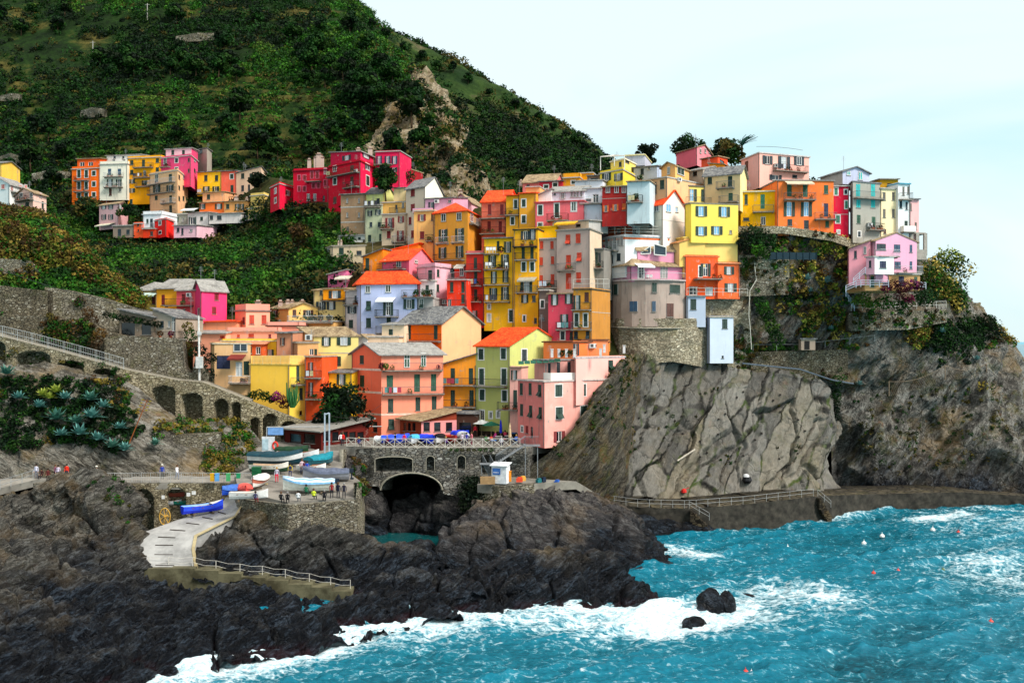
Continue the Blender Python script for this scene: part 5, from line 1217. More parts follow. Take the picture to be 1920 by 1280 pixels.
Hs('tall_house', 'amber yellow house with long balconies in the upper left block', [(239, 238), (302, 236)], 298, 384, '#f2ac10', ('flat', .4), [('cG', 247, [305, 323], 6, 9), ('oG', 248, [340, 357], 5, 8, dict(lw=.35)), ('cG', 269, 306, 5.5, 13), ('cG', [295], [301, 318], 6, 8), ('p', 271, 325, 5, 11), ('oG', 271, 344, 5, 11, dict(lw=.3)), ('cG', 246, 378, 5, 9)], [(252, 288, 313, 'k'), (252, 286, 332, 'k'), (256, 284, 349, 'k')])
Hs('tall_house', 'magenta pink house with white topped upper storey', [(302, 236), (358, 232), (371, 240)], 292, 350, '#ee4a78', ('flat', .3), [('cG', 310, 302, 6, 12), ('cGs', 331, 301, 5.5, 8), ('cGs', 331, 318, 5.5, 8), ('cG', [354, 365], [300, 320], 3, 7)], [(303, 320, 312, 'k')], col2='#f0507e')
Hs('penthouse', 'pale pink roof room with terrace on the magenta house', [(311, 240), (359, 238), (371, 244)], 278, 293, '#eeb6c0', ('shed', .5, 'light'), [('cG', [324, 344], 286, 5, 9)], col2='#ee4a78', pipe=False, t=5)
Hs('stone_shed', 'unplastered grey block with one dark opening behind the magenta house', [(369, 246), (388, 243), (397, 250)], 278, 330, '#a9a592', ('shed', .5, 'slate'), [('x', 376, 284, 7, 9)], pipe=False)
Hs('tall_house', 'peach apartment house with four rows of green shutters', [(281, 232), (333, 226), (353, 238)], 320, 410, '#e4bc88', ('flat', .3), [('cG', [294, 319.5], 334, 6, 15), ('oG', [294, 319], 354, 7, 14, dict(lw=.6)), ('cG', 293, 371, 5, 8), ('cG', 320, 373, 5, 13), ('cG', 320, 392, 5, 14), ('cG', [336, 344], [332, 352, 372], 3, 8)], [(281, 329, 343, 'w'), (281, 329, 361, 'k'), (306, 330, 380, 'w'), (304, 330, 401, 'k')], col2='#f0c890')
Hs('house', 'bright yellow house with dark shutters beside the peach apartments', [(370, 236), (415, 234)], 324, 368, '#f6d020', ('shed', .7, 'slate'), [('cG', [386, 406], 334, 6, 11), ('oG', [387, 405], 354, 6, 9, dict(lw=.5))], [(372, 414, 362, 'k')])
Hs('house', 'narrow salmon house between the yellow and cream houses', [(415, 234), (443, 233)], 322, 366, '#ee6c50', ('shed', .7, 'slate'), [('cGs', 434.5, 331, 6, 9), ('cG', 435, 354, 5.5, 14)])
Hs('house', 'cream house with shed roof at the end of the upper row', [(443, 233), (490, 229), (499, 238)], 320, 368, '#f0d4ac', ('shed', .9, 'slate', 'r'), [('cG', [455, 471], 330, 6, 10), ('cK', 455, 353, 5, 11), ('cK', 467, 352, 4, 12), ('oK', 494, 332, 2.5, 7)], col2='#f4dcb8')
Hs('house', 'pink cottage with six dark windows and a cream awning', [(186, 226), (222, 222), (240, 232)], 382, 428, '#ecb4b4', ('gable', 1.2, 'brown', 0), [('oK', [195, 208], 388, 5, 8, dict(lw=.35)), ('oK', 222+3, 388, 4, 8), ('oK', [195, 208], 407, 5, 10, dict(lw=.35))], awn=[(188, 216, 419, '#e8dcc0')], col2='#e8aeb0')
Hs('stone_house', 'low grey stone house with two green doors under the cottage', [(212, 220), (251, 219)], 424, 446, '#8f8572', ('flat', 0), [('cK', 224, 436, 6, 13), ('cK', 240, 435, 6, 9)], wear=1)
Hs('house', 'small plain orange block in the lower left row', [(251, 219), (268, 218)], 420, 446, '#f06030', ('flat', .2), [('x', [259], [422, 432], 3, 4)], pipe=False)
Hs('house', 'white house with white roof balustrade in the lower left row', [(268, 219), (303, 217)], 403, 432, '#e6e8ea', ('flat', .6, '#cfd2d4', '#e8e8e8'), [('cG', 276.5, 415, 4, 9), ('cK', 284, 418, 5, 16)], [(269, 290, 427, 'w')])
Hs('house', 'rust orange ground floor below the white house', [(268, 216), (291, 215)], 430, 446, '#e0401c', ('flat', 0), [('x', 284, 438, 6, 8)], pipe=False)
Hs('house', 'round fronted scarlet house in the lower left row', [(290, 217), (312, 213), (326, 218)], 411, 444, '#ea1a14', ('flat', .2), [('cKs', 300, 418, 5, 8), ('cKs', 300, 436, 5, 5)], col2='#f02418')
Hs('house', 'grey green lean to with terrace behind the scarlet house', [(328, 224), (352, 222)], 403, 432, '#a3a394', ('flat', .2), [('cg', 333, 411, 4, 8), ('p', 343, 412, 4, 8)])
Hs('house', 'low pale pink garden house with two dark windows', [(326, 214), (369, 212)], 424, 446, '#eebcc8', ('shed', .5, 'light'), [('cK', 334, 431, 5, 8), ('cK', 342, 434, 4, 12), ('p', 358, 432, 6, 5)])
Hs('house', 'white house with green french windows above the garden house', [(352, 222), (392, 218)], 400, 428, '#d9d4d0', ('shed', .6, 'light'), [('oG', [361], 414, 9, 14, dict(lw=.3)), ('cG', 378, 410, 5, 7)], awn=[(345, 372, 391, '#dcdcd8')])
Hs('house', 'white bungalow with long dark windows on the left terrace', [(392, 219), (452, 216)], 402, 420, '#e0d8d2', ('shed', .5, 'light'), [('x', 395, 408, 9, 8), ('x', 411, 408, 9, 8)], pipe=False)
Hs('house', 'peach house with dark green window in the middle left row', [(380, 230), (422, 228)], 362, 384, '#ecb27a', ('shed', .4, 'brown'), [('cG', 391, 369, 6, 9)], pipe=False)
Hs('house', 'low orange house with two shuttered windows in the left block', [(374, 224), (420, 222)], 381, 404, '#f47830', ('shed', .5, 'brown'), [('oG', 410, 387, 7, 10, dict(lw=.4)), ('oG', 380, 387, 6, 10, dict(lw=.3))], pipe=False)
Hs('house', 'ochre terrace house with chimneys joined to the low orange house', [(420, 222), (466, 220)], 379, 408, '#dca45c', ('shed', .5, 'brown'), [('cG', 427, 387, 6, 9), ('oG', [445, 454], 388, 4, 11)], chim=[(443, 370, .8), (463, 372, .6)], pipe=False)
Hs('house', 'pale yellow house with white terrace at the end of the left block', [(465, 216), (493, 213), (508, 218)], 389, 412, '#ecd274', ('flat', .3), [('oK', 475, 402, 5, 11, dict(lw=.3))], [(466, 506, 411, 'w')], pipe=False)
Hs('house', 'upper room of the pale yellow house with satellite dish', [(470, 218), (495, 216), (508, 220)], 366, 392, '#ecd270', ('flat', .5), [('cK', 486, 380, 4, 12), ('cg', 499, 378, 4, 7)], pipe=False)
Hs('house', 'small crimson house with white windows left of the big crimson one', [(507, 204), (524, 198), (552, 204)], 345, 392, '#d8102c', ('flat', .3), [('pKs', 516.5, [358, 376], 4, 9), ('oNs', 540, 362, 5, 8), ('x', 536, 386, 5, 8)], col2='#ea1440')
Hs('apartment_house', 'long crimson wing with chimneys and pink framed windows', [(550, 206), (616, 190)], 322, 390, '#c8102e', ('flat', .4, '#7a1020'), [('cRs', [561, 571], [333, 354], 5, 9, dict(sc='#d05a70')), ('cRs', [585, 595], 328, 5, 12, dict(sc='#d05a70')), ('cRs', [610], [321, 343], 4.5, 11, dict(sc='#d05a70')), ('cRs', [588, 597], 348, 5, 9, dict(sc='#d05a70')), ('pY', [578, 590], 370, 6, 14), ('x', 607, 372, 4, 10)], [(575, 603, 339, 'r'), (578, 606, 382, 'k')], chim=[(580, 300, .7), (592, 296, .7), (598, 290, 1.0), (604, 296, .7)])
Hs('apartment_house', 'big crimson house front with rust balconies', [(616, 189), (676, 182), (704, 190)], 303, 394, '#cc0c28', ('flat', .3, '#94101f'), [('cN', [628, 660], 316, 7, 12), ('cGs', 628, 340, 6, 12), ('cN', 660, 339, 6, 16), ('cN', 628, 375, 6, 12), ('p', 607+4, 374, 4, 10), ('oGs', 689, 313, 7, 11, dict(lw=.4)), ('cGs', 689.5, 339, 6, 18)], [(618, 675, 326, 'r'), (649, 675, 350, 'k')], col2='#e2184a', ac=[(669, 321)])
Hs('penthouse', 'crimson attic with white framed windows on the big crimson house', [(620, 192), (676, 186), (700, 192)], 285, 303, '#d01840', ('shed', 1.0, 'light', 'l'), [('oK', 650, 296, 8, 9, dict(lw=.6)), ('oK', 686, 292, 9, 9, dict(lw=.5))], col2='#e42858', chim=[(672, 280, .8), (694, 279, .8)], pipe=False)
Hs('apartment_house', 'right end of the crimson terrace with tall blue windows', [(704, 188), (750, 187)], 286, 394, '#e42050', ('flat', .1, '#a8aaa0'), [('oD', [711, 727, 740], 300, 5, 15, dict(g=2, lw=.55)), ('oK', [709, 739], 318, 6, 8, dict(lw=.4))], [(704, 736, 307, 'k')], t=7)
Hs('lean_to', 'low dark red annex behind the tree of the crimson house', [(750, 194), (766, 193)], 318, 360, '#a01420', ('shed', .5, 'brown'), pipe=False)
Hs('stone_house', 'old brown stone tower house with bare plaster', [(639, 181), (684, 176)], 366, 446, '#ab916c', ('shed', .8, 'slate'), [('p', [651, 673], [376, 403], 4, 9), ('cY', 651+1, 430, 5, 10)], wear=1.3, bands=[(0, 389, 0), (0, 417, 0), (0, 441, 0)])
Hs('house', 'white ground floor with terrace under the brown stone house', [(639, 179.5), (684, 174.5)], 443, 474, '#e2e0da', ('flat', 0), [('cG', 652, 452, 5, 10), ('cG', 674, 449, 5, 9)], [(654, 684, 461, 's')], pipe=False)
Hs('tall_house', 'pale sage green house with peeling base', [(684, 176), (716, 173)], 386, 480, '#c2c6a2', ('flat', 0), [('oK', 693.6, 400, 4, 10, dict(lw=.35)), ('oK', 709, 398, 5, 10, dict(lw=.35)), ('cK', [695.5, 711], 421, 5, 9), ('cG', 693, 447, 6, 13), ('cG', 713, 445, 4, 13)], [(685, 714, 387, 'k')], wear=1.2)
Hs('penthouse', 'lemon washed attic with slate roof over the sage green house', [(686, 179), (718, 177)], 364, 388, '#dcdc8c', ('gable', 1.5, 'slate', 0), [('cK', 709, 378, 6, 12)], pipe=False, t=6)
Hs('house', 'pale lemon attic next to the white gabled house', [(738, 178), (760, 176)], 354, 380, '#ead89a', ('shed', .7, 'slate'), pipe=False, t=6)
Hs('tall_house', 'beige house with dark red shutters and three balconies', [(716, 173), (761, 171)], 403, 482, '#cfc4a0', ('flat', 0), [('oR', [731], 418, 8, 19, dict(lw=.55)), ('oR', 752, 411, 5, 12, dict(lw=.5)), ('cR', 729, 440, 7, 14), ('oR', 751, 443, 6, 21, dict(lw=.45))], [(714, 739, 428, 'k'), (737, 762, 453, 'g')])
Hs('penthouse', 'ochre roof room with terrace above the beige house', [(715, 175), (760, 173)], 381, 405, '#e8b860', ('flat', .1), [('x', 743, 388, 4, 8), ('p', 744, 396, 4, 5), ('cK', 756, 385, 4, 10)], [(731, 759, 400, 'k', .5)], pipe=False, t=6)
Hs('tall_house', 'cream house with white gable and slate roof high in the centre', [(761, 172), (797, 168), (831, 178)], 350, 470, '#cfc7aa', ('gable', 2.4, 'slate', 0), [('cR', 774, [362, 389], 7.5, 13), ('cR', 769, 414, 5, 14), ('cR', 774, 439, 6, 14)], col2='#ecead8', wear=.35)
Hs('house', 'lilac house with slate roof below the white gable', [(797, 168), (850, 165)], 374, 400, '#dca4bc', ('shed', 1.2, 'slate'), [('oK', 809, 386, 5, 14, dict(lw=.3)), ('p', 843, 377, 6, 6)], [(776, 812, 398, 's', .6, .7)], ac=[(820, 378)], pipe=False)
Hs('house', 'little pink gabled house with white chimney', [(846, 176), (884, 175)], 381, 400, '#eeb0b8', ('gable', 1.6, 'brown', 1), [], chim=[(863, 358, .8)], pipe=False)
Hs('house', 'pale apricot wing with red shutters joining the amber house', [(776, 163.5), (814, 162)], 397, 520, '#e8bc6a', ('flat', .1), [('oR', 791, 408, 7, 12, dict(lw=.45)), ('cR', 791.5, 441, 8, 14), ('cN', 813-3, 407, 3, 14)], [(800, 813, 451, 'k')])
Hs('tall_house', 'big amber house with scarlet hip roof and tall shuttered windows', [(814, 161), (877, 157), (903, 166)], 396, 500, '#e2a43a', ('hip', 1.9, 'tile'), [('cG', 832, 408, 9, 15), ('cG', 861, 406, 9, 15), ('oG', 831, 442, 8, 24, dict(lw=.55)), ('oG', 862, 440, 8, 24, dict(lw=.55)), ('oG', 830, 474, 7, 20, dict(lw=.6)), ('oG', 862, 472, 7, 22, dict(lw=.6)), ('cR', 884, 408, 5, 16)], [(819, 842, 456, 'w', .5), (848, 871, 454, 'w', .5), (818, 871, 487, 'k', 1.0), (879, 896, 421, 'w', .8)], col2='#d8962c')
Hs('tall_house', 'salmon house with two deep balconies and orange roof', [(903, 162), (949, 160)], 379, 470, '#e07a5c', ('gable', 2.3, 'tile', 0), [('cR', [918, 941], 393, 6, 19), ('cR', [917, 938], 425, 6, 20)], [(902, 949, 408, 'r', 1.3), (903, 948, 437, 'r', 1.3)])
Hs('tall_house', 'mustard house with white framed windows under an orange roof', [(949, 160), (974, 158)], 368, 450, '#e4ae24', ('shed', .8, 'tile'), [('cGs', 967, 383, 6, 16), ('cGs', 961, 414, 6, 14)], [(949, 974, 402, 'k')])
Hs('tall_house', 'deeper mustard house with stacked white framed windows', [(974, 158.5), (1005, 156.5)], 364, 450, '#dca22c', ('shed', .9, 'tile'), [('cGs', 982, 381, 7, 14), ('cGs', 982, 411, 7, 14)])
Hs('tall_house', 'coral pink house with curved iron balcony', [(1004, 156), (1094, 153)], 381, 440, '#ea6a70', ('flat', .05, '#c84a4c'), [('cGs', 1013, 394, 8, 18), ('cGs', 1044, 395, 8, 26), ('cGs', 1076, 387, 9, 18), ('cGs', 1013, 423, 8, 10), ('cGs', 1041, 424, 6, 10)], [(1027, 1067, 412, 'r', 1.1)], pipe=False)
Hs('white_house', 'white attic house with narrow windows over the coral house', [(1030, 159), (1096, 157)], 361, 384, '#dde2ea', ('gable', 1.4, 'light', 0), [('x', 1040, 362+2, 4, 4), ('oW', [1055], 367, 6, 12, dict(lw=.2)), ('p', [1072, 1077.5, 1083, 1090], 363, 4, 13)], pipe=False, awn=[])
Hs('white_house', 'white stair gable leaning against the mustard house', [(1003, 159), (1034, 158)], 370, 384, '#e8e4e0', ('shed', 1.2, 'light', 'r'), pipe=False, t=5)
Hs('white_house', 'plain white house between the coral and dark red houses', [(1093, 154.5), (1130, 153)], 384, 436, '#d9dde6', ('flat', .0), [], [(1088, 1130, 381, 'w', .9)])
Hs('white_house', 'white roof room with glazed door above the dark red house', [(1093, 158), (1129, 157)], 355, 386, '#d4dae2', ('flat', .1), [('p', 1117, 372, 11, 16)], ac=[(1103, 376), (1108, 376)], pipe=False, t=6)
Hs('white_house', 'white block on the skyline left of the small yellow house', [(1078, 164), (1130, 162)], 341, 372, '#dcdfe8', ('shed', .5, 'light'), pipe=False)
Hs('tall_house', 'dark red house with orange shutters', [(1129, 152), (1176, 149)], 352, 425, '#a82a26', ('shed', 1.0, 'brown'), [('cR', [1140, 1156, 1170], 355, 8, 13), ('oo', 1136, 391, 5, 12, dict(lw=.4)), ('oo', 1154, 389, 5, 12, dict(lw=.5)), ('ho', 1170, 388, 7, 13)], bands=[(0, 372, 0, .06)])
Hs('white_house', 'pale icy blue house with roof plants', [(1176, 150), (1218, 148)], 342, 420, '#c9d6d8', ('shed', .5, 'brown'), [], [(1176, 1206, 378, 'k')], pipe=False)
Hs('house', 'pink gable with white chimney on the skyline', [(980, 182), (1040, 180)], 343, 365, '#ec8078', ('gable', 2.0, 'brown', 0), [('x', 990, 349, 6, 6)], chim=[(977, 340, .5)], pipe=False)
Hs('house', 'crimson skyline house with two white framed windows', [(1011, 172), (1055, 170)], 342, 366, '#c42c3c', ('shed', 1.0, 'slate'), [('cGs', 1024, 350, 8, 6), ('cGs', 1041, 347, 8, 8)], pipe=False)
Hs('house', 'apricot wall fragment between orange roof and crimson house', [(986, 168), (1012, 167)], 352, 372, '#f0bc74', ('flat', 0), pipe=False)
Hs('house', 'amber house with scalloped parapet on the skyline', [(1055, 172), (1087, 169)], 335, 360, '#e2a01c', ('flat', .7), [('cGs', 1075, 342, 7, 6)], pipe=False)
Hs('house', 'bright amber wedge of wall next to the scalloped parapet', [(1086, 173), (1112, 171)], 326, 360, '#f4b410', ('flat', 0), pipe=False)
Hs('house', 'open roof shelter with flower boxes on the skyline', [(1101, 170), (1125, 168)], 331, 352, '#8a7a64', ('shed', .6, 'slate'), [('x', 1112, 338, 18, 8)], pipe=False)
Hs('house', 'lemon house with roof pergola on the skyline', [(1125, 167), (1168, 163), (1192, 170)], 319, 352, '#ecd840', ('flat', .3), [('oG', [1137.5, 1160], 332, 8, 14, dict(lw=.7)), ('p', [1160], 332, 4, 10)], col2='#f4dc48', pipe=False)
Hs('penthouse', 'lemon roof room with white awning frame', [(1145, 170), (1172, 167), (1192, 172)], 299, 320, '#ecdc68', ('flat', .1, '#e4e0cc'), [('cK', 1163, 308, 5, 9), ('x', 1176, 303, 7, 5)], col2='#f0e070', pipe=False)
Hs('house', 'lavender grey roof block behind the lemon house', [(1172, 176), (1209, 175)], 293, 312, '#c0c0cc', ('flat', .1, '#e8dc9c'), pipe=False)
Hs('house', 'pale blue house with sloping roof next to the lemon house', [(1188, 170), (1232, 168), (1252, 174)], 312, 345, '#b9c0cc', ('shed', .8, 'slate'), [('cK', 1204, 322, 6, 12), ('cK', 1217, 315, 6, 7)], col2='#bccae0', pipe=False)
Hs('house', 'beige house with large dark doorway and terrace pillars', [(1206, 156), (1251, 153), (1318, 160)], 333, 385, '#cba878', ('flat', .0), [('x', 1224, 353, 14, 22), ('cG', 1241.5, 346, 8, 17)], col2='#e8c088', ac=[(1272, 337)])
Hs('penthouse', 'apricot roof room with wide green shutters', [(1240, 160), (1266, 157), (1292, 162)], 310, 334, '#e8b468', ('gable', .7, 'brown', 1), [('cG', 1276, 321, 13, 14), ('cG', 1254, 320, 5, 14)], col2='#f0bc6c', pipe=False)
Hs('house', 'whitewashed house with weathered tiled roof near the skyline', [(1290, 164), (1318, 162), (1360, 170)], 318, 345, '#b4a898', ('gable', 1.2, 'light', 0), [('x', 1303, 326, 8, 9)], pipe=False)
Hs('house', 'rose pink gabled house highest on the skyline', [(1268, 190), (1307, 184), (1334, 192)], 276, 310, '#ea6a78', ('gable', 1.2, 'brown', 0), [('cN', [1313, 1322, 1330], 283, 3.5, 9)], col2='#ee8c94', wear=.3)
Hs('house', 'orange red annex below the rose pink house', [(1315, 176), (1346, 173), (1364, 178)], 294, 318, '#f05a2c', ('shed', .6, 'brown'), [('x', 1354, 303, 9, 5)], pipe=False)
Hs('house', 'amber annex below the orange red one', [(1330, 172), (1357, 170), (1370, 174)], 309, 330, '#f49c14', ('shed', .5, 'brown', 'l'), pipe=False)
Hs('tall_house', 'khaki house with green balcony shutters in the top row', [(1320, 158), (1388, 155), (1400, 160)], 325, 395, '#d9c48c', ('gable', 1.6, 'slate', 0), [('cG', 1331, 339, 8, 13), ('cG', 1369, 341, 8, 21), ('cg', 1370, 369, 8, 14)], [(1345, 1378, 351, 'g'), (1350, 1386, 378, 'g')], col2='#ece49c')
Hs('mansion', 'large pale pink villa with wide balcony on the skyline', [(1390, 172), (1424, 165), (1517, 169)], 287, 352, '#eeb0a4', ('flat', .0, '#cfc8c4'), [('oK', 1439, 300, 9, 16, dict(lw=.6)), ('oK', 1470, 305, 11, 23, dict(g=2, lw=.6)), ('oK', 1498, 302, 9, 16, dict(lw=.6)), ('oK', 1454, 333, 13, 10), ('cK', 1490, 331, 9, 6), ('cN', 1400, 312, 6, 19)], [(1449, 1510, 320, 'k')], col2='#f2b4a4', ac=[(1454, 311)], wear=.3)
Hs('house', 'golden yellow cubic house with aqua balcony door', [(1389, 157), (1457, 156)], 361, 432, '#f4bc0c', ('flat', .1, '#d8d2bc'), [('cG', 1399, 374, 6, 19), ('cT', 1430, 378, 8, 27), ('x', 1399, 411, 11, 6), ('p', 1431, 414, 9, 16)], [(1411, 1451, 396, 'g')], trim='#e8dcc0', extra=lambda r, f, zt, zb, q: [None])
Hs('tall_house', 'broad orange house with green shutters on the cliff top', [(1457, 155), (1563, 155.5)], 339, 442, '#f2803a', ('flat', .0, '#8c8a86'), [('cg', 1480, 356, 9, 25), ('cg', 1510, 357, 9, 25), ('cg', 1549, 355, 8, 16), ('oG', 1480, 392, 10, 27, dict(g=3, lw=.45)), ('oG', 1512, 392, 10, 27, dict(g=3, lw=.45)), ('cD', 1549, 394, 8, 25), ('cK', 1481, 417, 9, 12), ('cK', 1512, 421, 9, 16), ('cg', 1551, 420, 7, 12)], [(1469, 1527, 373, 'g'), (1526, 1566, 410, 'g')], awn=[(1470, 1521, 340, '#e8c8a8')], pipe=True)
Hs('narrow_house', 'narrow crimson house with white framed green windows', [(1563, 156), (1592, 156)], 350, 446, '#dc1c3c', ('flat', 0), [('cTs', 1567.5, 359, 6, 13), ('cKs', 1586, 360, 5, 8), ('cTs', 1587, 384, 5, 14), ('cTs', 1571, 411, 7, 14), ('cWs', 1572, 435, 4, 6)], bands=[(0, 401, 0, .08)])
Hs('tall_house', 'grey house with turquoise shutters on the cliff top', [(1594, 158), (1599, 155), (1650, 157)], 341, 455, '#a9a498', ('flat', .0, '#7c7c7c'), [('cC', [1609, 1637], 357, 8, 23), ('cC', [1609.5, 1637], 382, 8, 15), ('cg', 1610, 411, 7, 16), ('cg', 1638, 416, 7, 19), ('cKs', 1611, 439, 5, 10)], [(1600, 1655, 371, 'g'), (1624, 1652, 430, 'k')], ac=[(1629, 422)])
Hs('penthouse', 'grey attic with turquoise shutters over the grey house', [(1538, 164), (1580, 158), (1630, 160)], 322, 345, '#a4a19c', ('gable', .9, 'slate', 0), [('cC', 1591, 325, 7, 8), ('cC', 1613, 330, 8, 15)], col2='#c0c4da', pipe=False, t=6)
Hs('tall_house', 'pale cream house with grey shutters near the right end', [(1650, 157), (1685, 158)], 354, 450, '#efe6b0', ('flat', 0), [('cY', [1658, 1675], 368, 5, 15), ('cY', [1658, 1675], 400, 5, 16), ('cN', 1659, 434, 5, 9)], wear=.3)
Hs('penthouse', 'ochre roof room with dark opening over the cream house', [(1650, 160), (1684, 160)], 337, 356, '#b8901c', ('shed', .3, 'light'), [('x', 1668, 347, 9, 7)], pipe=False, t=5)
Hs('tall_house', 'tall white house with blue roof edge and small balcony', [(1684, 157), (1706, 158)], 345, 450, '#e6e6e2', ('flat', .1, '#5aa4b8'), [('cY', 1694, 358, 4, 16), ('cY', 1703, 357, 4, 14), ('cK', 1689, 383, 5, 15), ('cK', 1700, 386, 4, 15), ('cG', 1699, 420, 6, 12)], [(1685, 1706, 373, 'g'), (1688, 1711, 434, 'S', .9, .9)], wear=.3)
Hs('tall_house', 'last pink house at the right end of the row', [(1705, 158), (1723, 160)], 374, 450, '#ecb0ac', ('shed', .3, 'slate'), [('cY', 1708, 388, 3, 13), ('cY', 1717, 424, 4, 14)], wear=.3)
m = MB(); A, B = P(1697, 437, 157.5), P(1736, 439, 158)
m.obox(A, B-A, Vector((0, 3, 0)), Vector((0, 0, .25)))
for x in (1707, 1718, 1733): m.obox(P(x, 437, 157.7), Vector((.5, 0, 0)), Vector((0, .5, 0)), Vector((0, 0, -3.6)))
m.obox(P(1714, 468, 157.5), Vector((2.0, 0, 0)), Vector((0, 3, 0)), Vector((0, 0, -1.6)))
setp(m.build('raised_terrace', m_plain('concrete_posts', '#a8a094', .9)), 'concrete terrace slab on posts at the right end of the row', 'terrace')
def cliff_extra(root, faces, zt, zb, q): pass
Hs('villa', 'pale pink cliff villa with blue shutters, main front', [(1632, 150), (1642, 148.5), (1719, 150.5)], 452, 528, '#eeb8c8', ('gable', 1.3, 'brown', 0), [('cB', 1682, 465, 12, 13), ('cB', 1708, 466, 5, 14), ('cD', 1655.5, 496, 11, 13), ('cB', 1683, 497, 12, 13), ('cB', 1708, 497, 5, 14), ('cK', 1652, 463, 18, 12)], [(1630, 1676, 480, 'w', 1.5), (1676, 1722, 511, 'w', 1.2)], wear=.15, col2='#e6a8be')
Hs('villa_part', 'rose pink left wing of the cliff villa with lean to roof', [(1592, 150), (1632, 148.6)], 467, 535, '#ee9aa4', ('shed', 1.2, 'brown', 'r'), [('cK', 1604, 477, 5, 14), ('cK', 1622, 469, 5, 14), ('cK', 1631-3, 495, 4, 13)], wear=.15)  # left wing, bay and ground floor all belong to the one cliff villa
Hs('villa_bay', 'white projecting bay under the balcony of the cliff villa', [(1624, 148.3), (1640, 147.2), (1676, 147.6)], 482, 514, '#eeb0be', ('flat', 0), [('cK', 1631.5, 495, 4.5, 13), ('cD', 1655.5, 496, 12, 13)], col2='#eeeae2', wear=.1, pipe=False, t=4)  # bay of the same villa, built under its own root
Hs('villa_part', 'ochre ground floor of the cliff villa with arched blue doors', [(1622, 149), (1725, 149.2)], 515, 545, '#c8a468', ('flat', 0), [('cg', 1636, 528, 7, 20), ('cD', 1661, 527, 11, 18), ('cD', 1690, 526, 10, 16), ('cg', 1717, 526, 6, 14)], pipe=False)  # ground floor of the same villa, not a house apart
railing('villa_stair_railing', [P(1586, 548, 147.2), P(1605, 540, 147.2), P(1614, 538, 147), P(1666, 538, 146.8)], 1.0, m_plain('pale_blue_rail', '#b4bcc8', .5), 'pale three bar railing in front of the cliff villa', bars=3, r=.045)
railing('villa_stair_railing', [P(1600, 534, 147.6), P(1623, 513, 147.8)], 1.0, m_plain('pale_blue_rail', '#b4bcc8', .5), 'pale railing of the outer stair of the cliff villa', bars=3, r=.045)
railing('villa_stair_railing', [P(1586, 556, 152), P(1602, 583, 155.5)], 1.0, m_plain('pale_blue_rail', '#b4bcc8', .5), 'pale railing of the steps going down from the cliff villa', bars=3, r=.045)
railing('villa_stair_railing', [P(1724, 541, 150), P(1736, 542, 152)], 1.0, m_plain('pale_blue_rail', '#b4bcc8', .5), 'short pale railing right of the cliff villa', bars=3, r=.045)
Hs('house', 'cream gabled house with red tiles and aqua windows', [(1190, 157), (1243, 152), (1284, 156)], 382, 470, '#d6cab8', ('gable', 2.3, 'tile', 0), [('pT', [1201.5], 394, 4, 14), ('p', 1214, 392, 10, 14, dict(g=3)), ('p', 1232, 390, 8, 14, dict(g=1)), ('p', 1253, 390, 9, 15, dict(g=3)), ('p', 1269, 393, 5, 10, dict(g=3)), ('x', 1219, 424, 5, 6)], col2='#ece6d0', wear=.25, bands=[(0, 411, 0, .06), (1, 411, 0, .06)])
Hs('tall_house', 'large lemon house with green shutters and sky blue panes', [(1284, 153), (1296, 151.5), (1384, 153)], 382, 455, '#ecd44c', ('flat', .0, '#8c8474'), [('oG', 1315, 396, 11, 19, dict(g=3, lw=.42)), ('oG', 1358, 397, 11, 19, dict(g=3, lw=.42)), ('oG', 1315, 433, 11, 17, dict(g=3, lw=.42)), ('oG', 1344, 432, 11, 16, dict(g=3, lw=.42)), ('p', 1370, 435, 5, 7)], col2='#f0dc60', wear=.15)
Hs('penthouse', 'lemon upper storey with terrace above the large lemon house', [(1258, 161), (1284, 157), (1354, 159)], 349, 384, '#ecdc60', ('flat', .0, '#6c6660'), [('oG', 1297, 366, 9, 23, dict(g=3, lw=.5)), ('oG', 1324, 367, 9, 23, dict(g=3, lw=.5)), ('p', 1348, 363, 8, 10)], [(1284, 1380, 382, 'g', 1.0)], col2='#f0e074', wear=.15, pipe=False)
Hs('house', 'butter yellow block below the large lemon house', [(1262, 155.5), (1283, 152.0), (1383, 153.3)], 446, 520, '#f0d474', ('flat', 0, '#e8c468'), [], wear=.2, col2='#f2d878', pipe=False)
Hs('house', 'butter yellow low gable in front of the lemon house', [(1262, 153), (1274, 151.75), (1322, 152.2)], 455, 500, '#d8b878', ('gable', .6, '#d08a50', 0), [], col2='#f0d070', pipe=False, wear=.2)
Hs('house', 'orange house with iron stair and green shutters', [(1280, 153), (1286, 151.5), (1346, 152.5)], 481, 560, '#e2582a', ('flat', .1, '#f08050'), [('cKs', 1313, 509, 5, 20), ('oG', 1323, 506, 9, 24, dict(lw=.5)), ('p', 1330, 546, 14, 16), ('p', 1300, 545, 16, 16)], [(1300, 1348, 522, 'k', 1.6, .1)], col2='#f0602a')
Hs('house', 'lighter orange wing with two shuttered windows at the right', [(1346, 152), (1387, 153)], 494, 560, '#f07038', ('flat', .1, '#f4a070'), [('oG', 1367, 507, 9, 15, dict(g=2, lw=.45)), ('oG', 1370, 539, 11, 16, dict(g=2, lw=.5))])
Hs('white_house', 'white house with orange band and roof terrace railing', [(1129, 155), (1172, 150.5), (1255, 153)], 443, 520, '#e8e4e0', ('flat', .15, '#c8c8c8', '#e4e2e0'), [('cK', 1138, 460, 5, 25), ('p', 1146, 458, 5, 24), ('cK', 1153, 456, 6, 24), ('p', 1160, 453, 5, 16), ('cK', 1166, 452, 5, 18), ('cK', 1146, 486, 7, 16), ('cK', 1160, 482, 7, 14)], [(1129, 1160, 470, 'w', 1.0)], col2='#eeeeec', bands=[(0, 447, 0, .3), (1, 447, 0, .3)], trim='#e06a30', wear=.2)
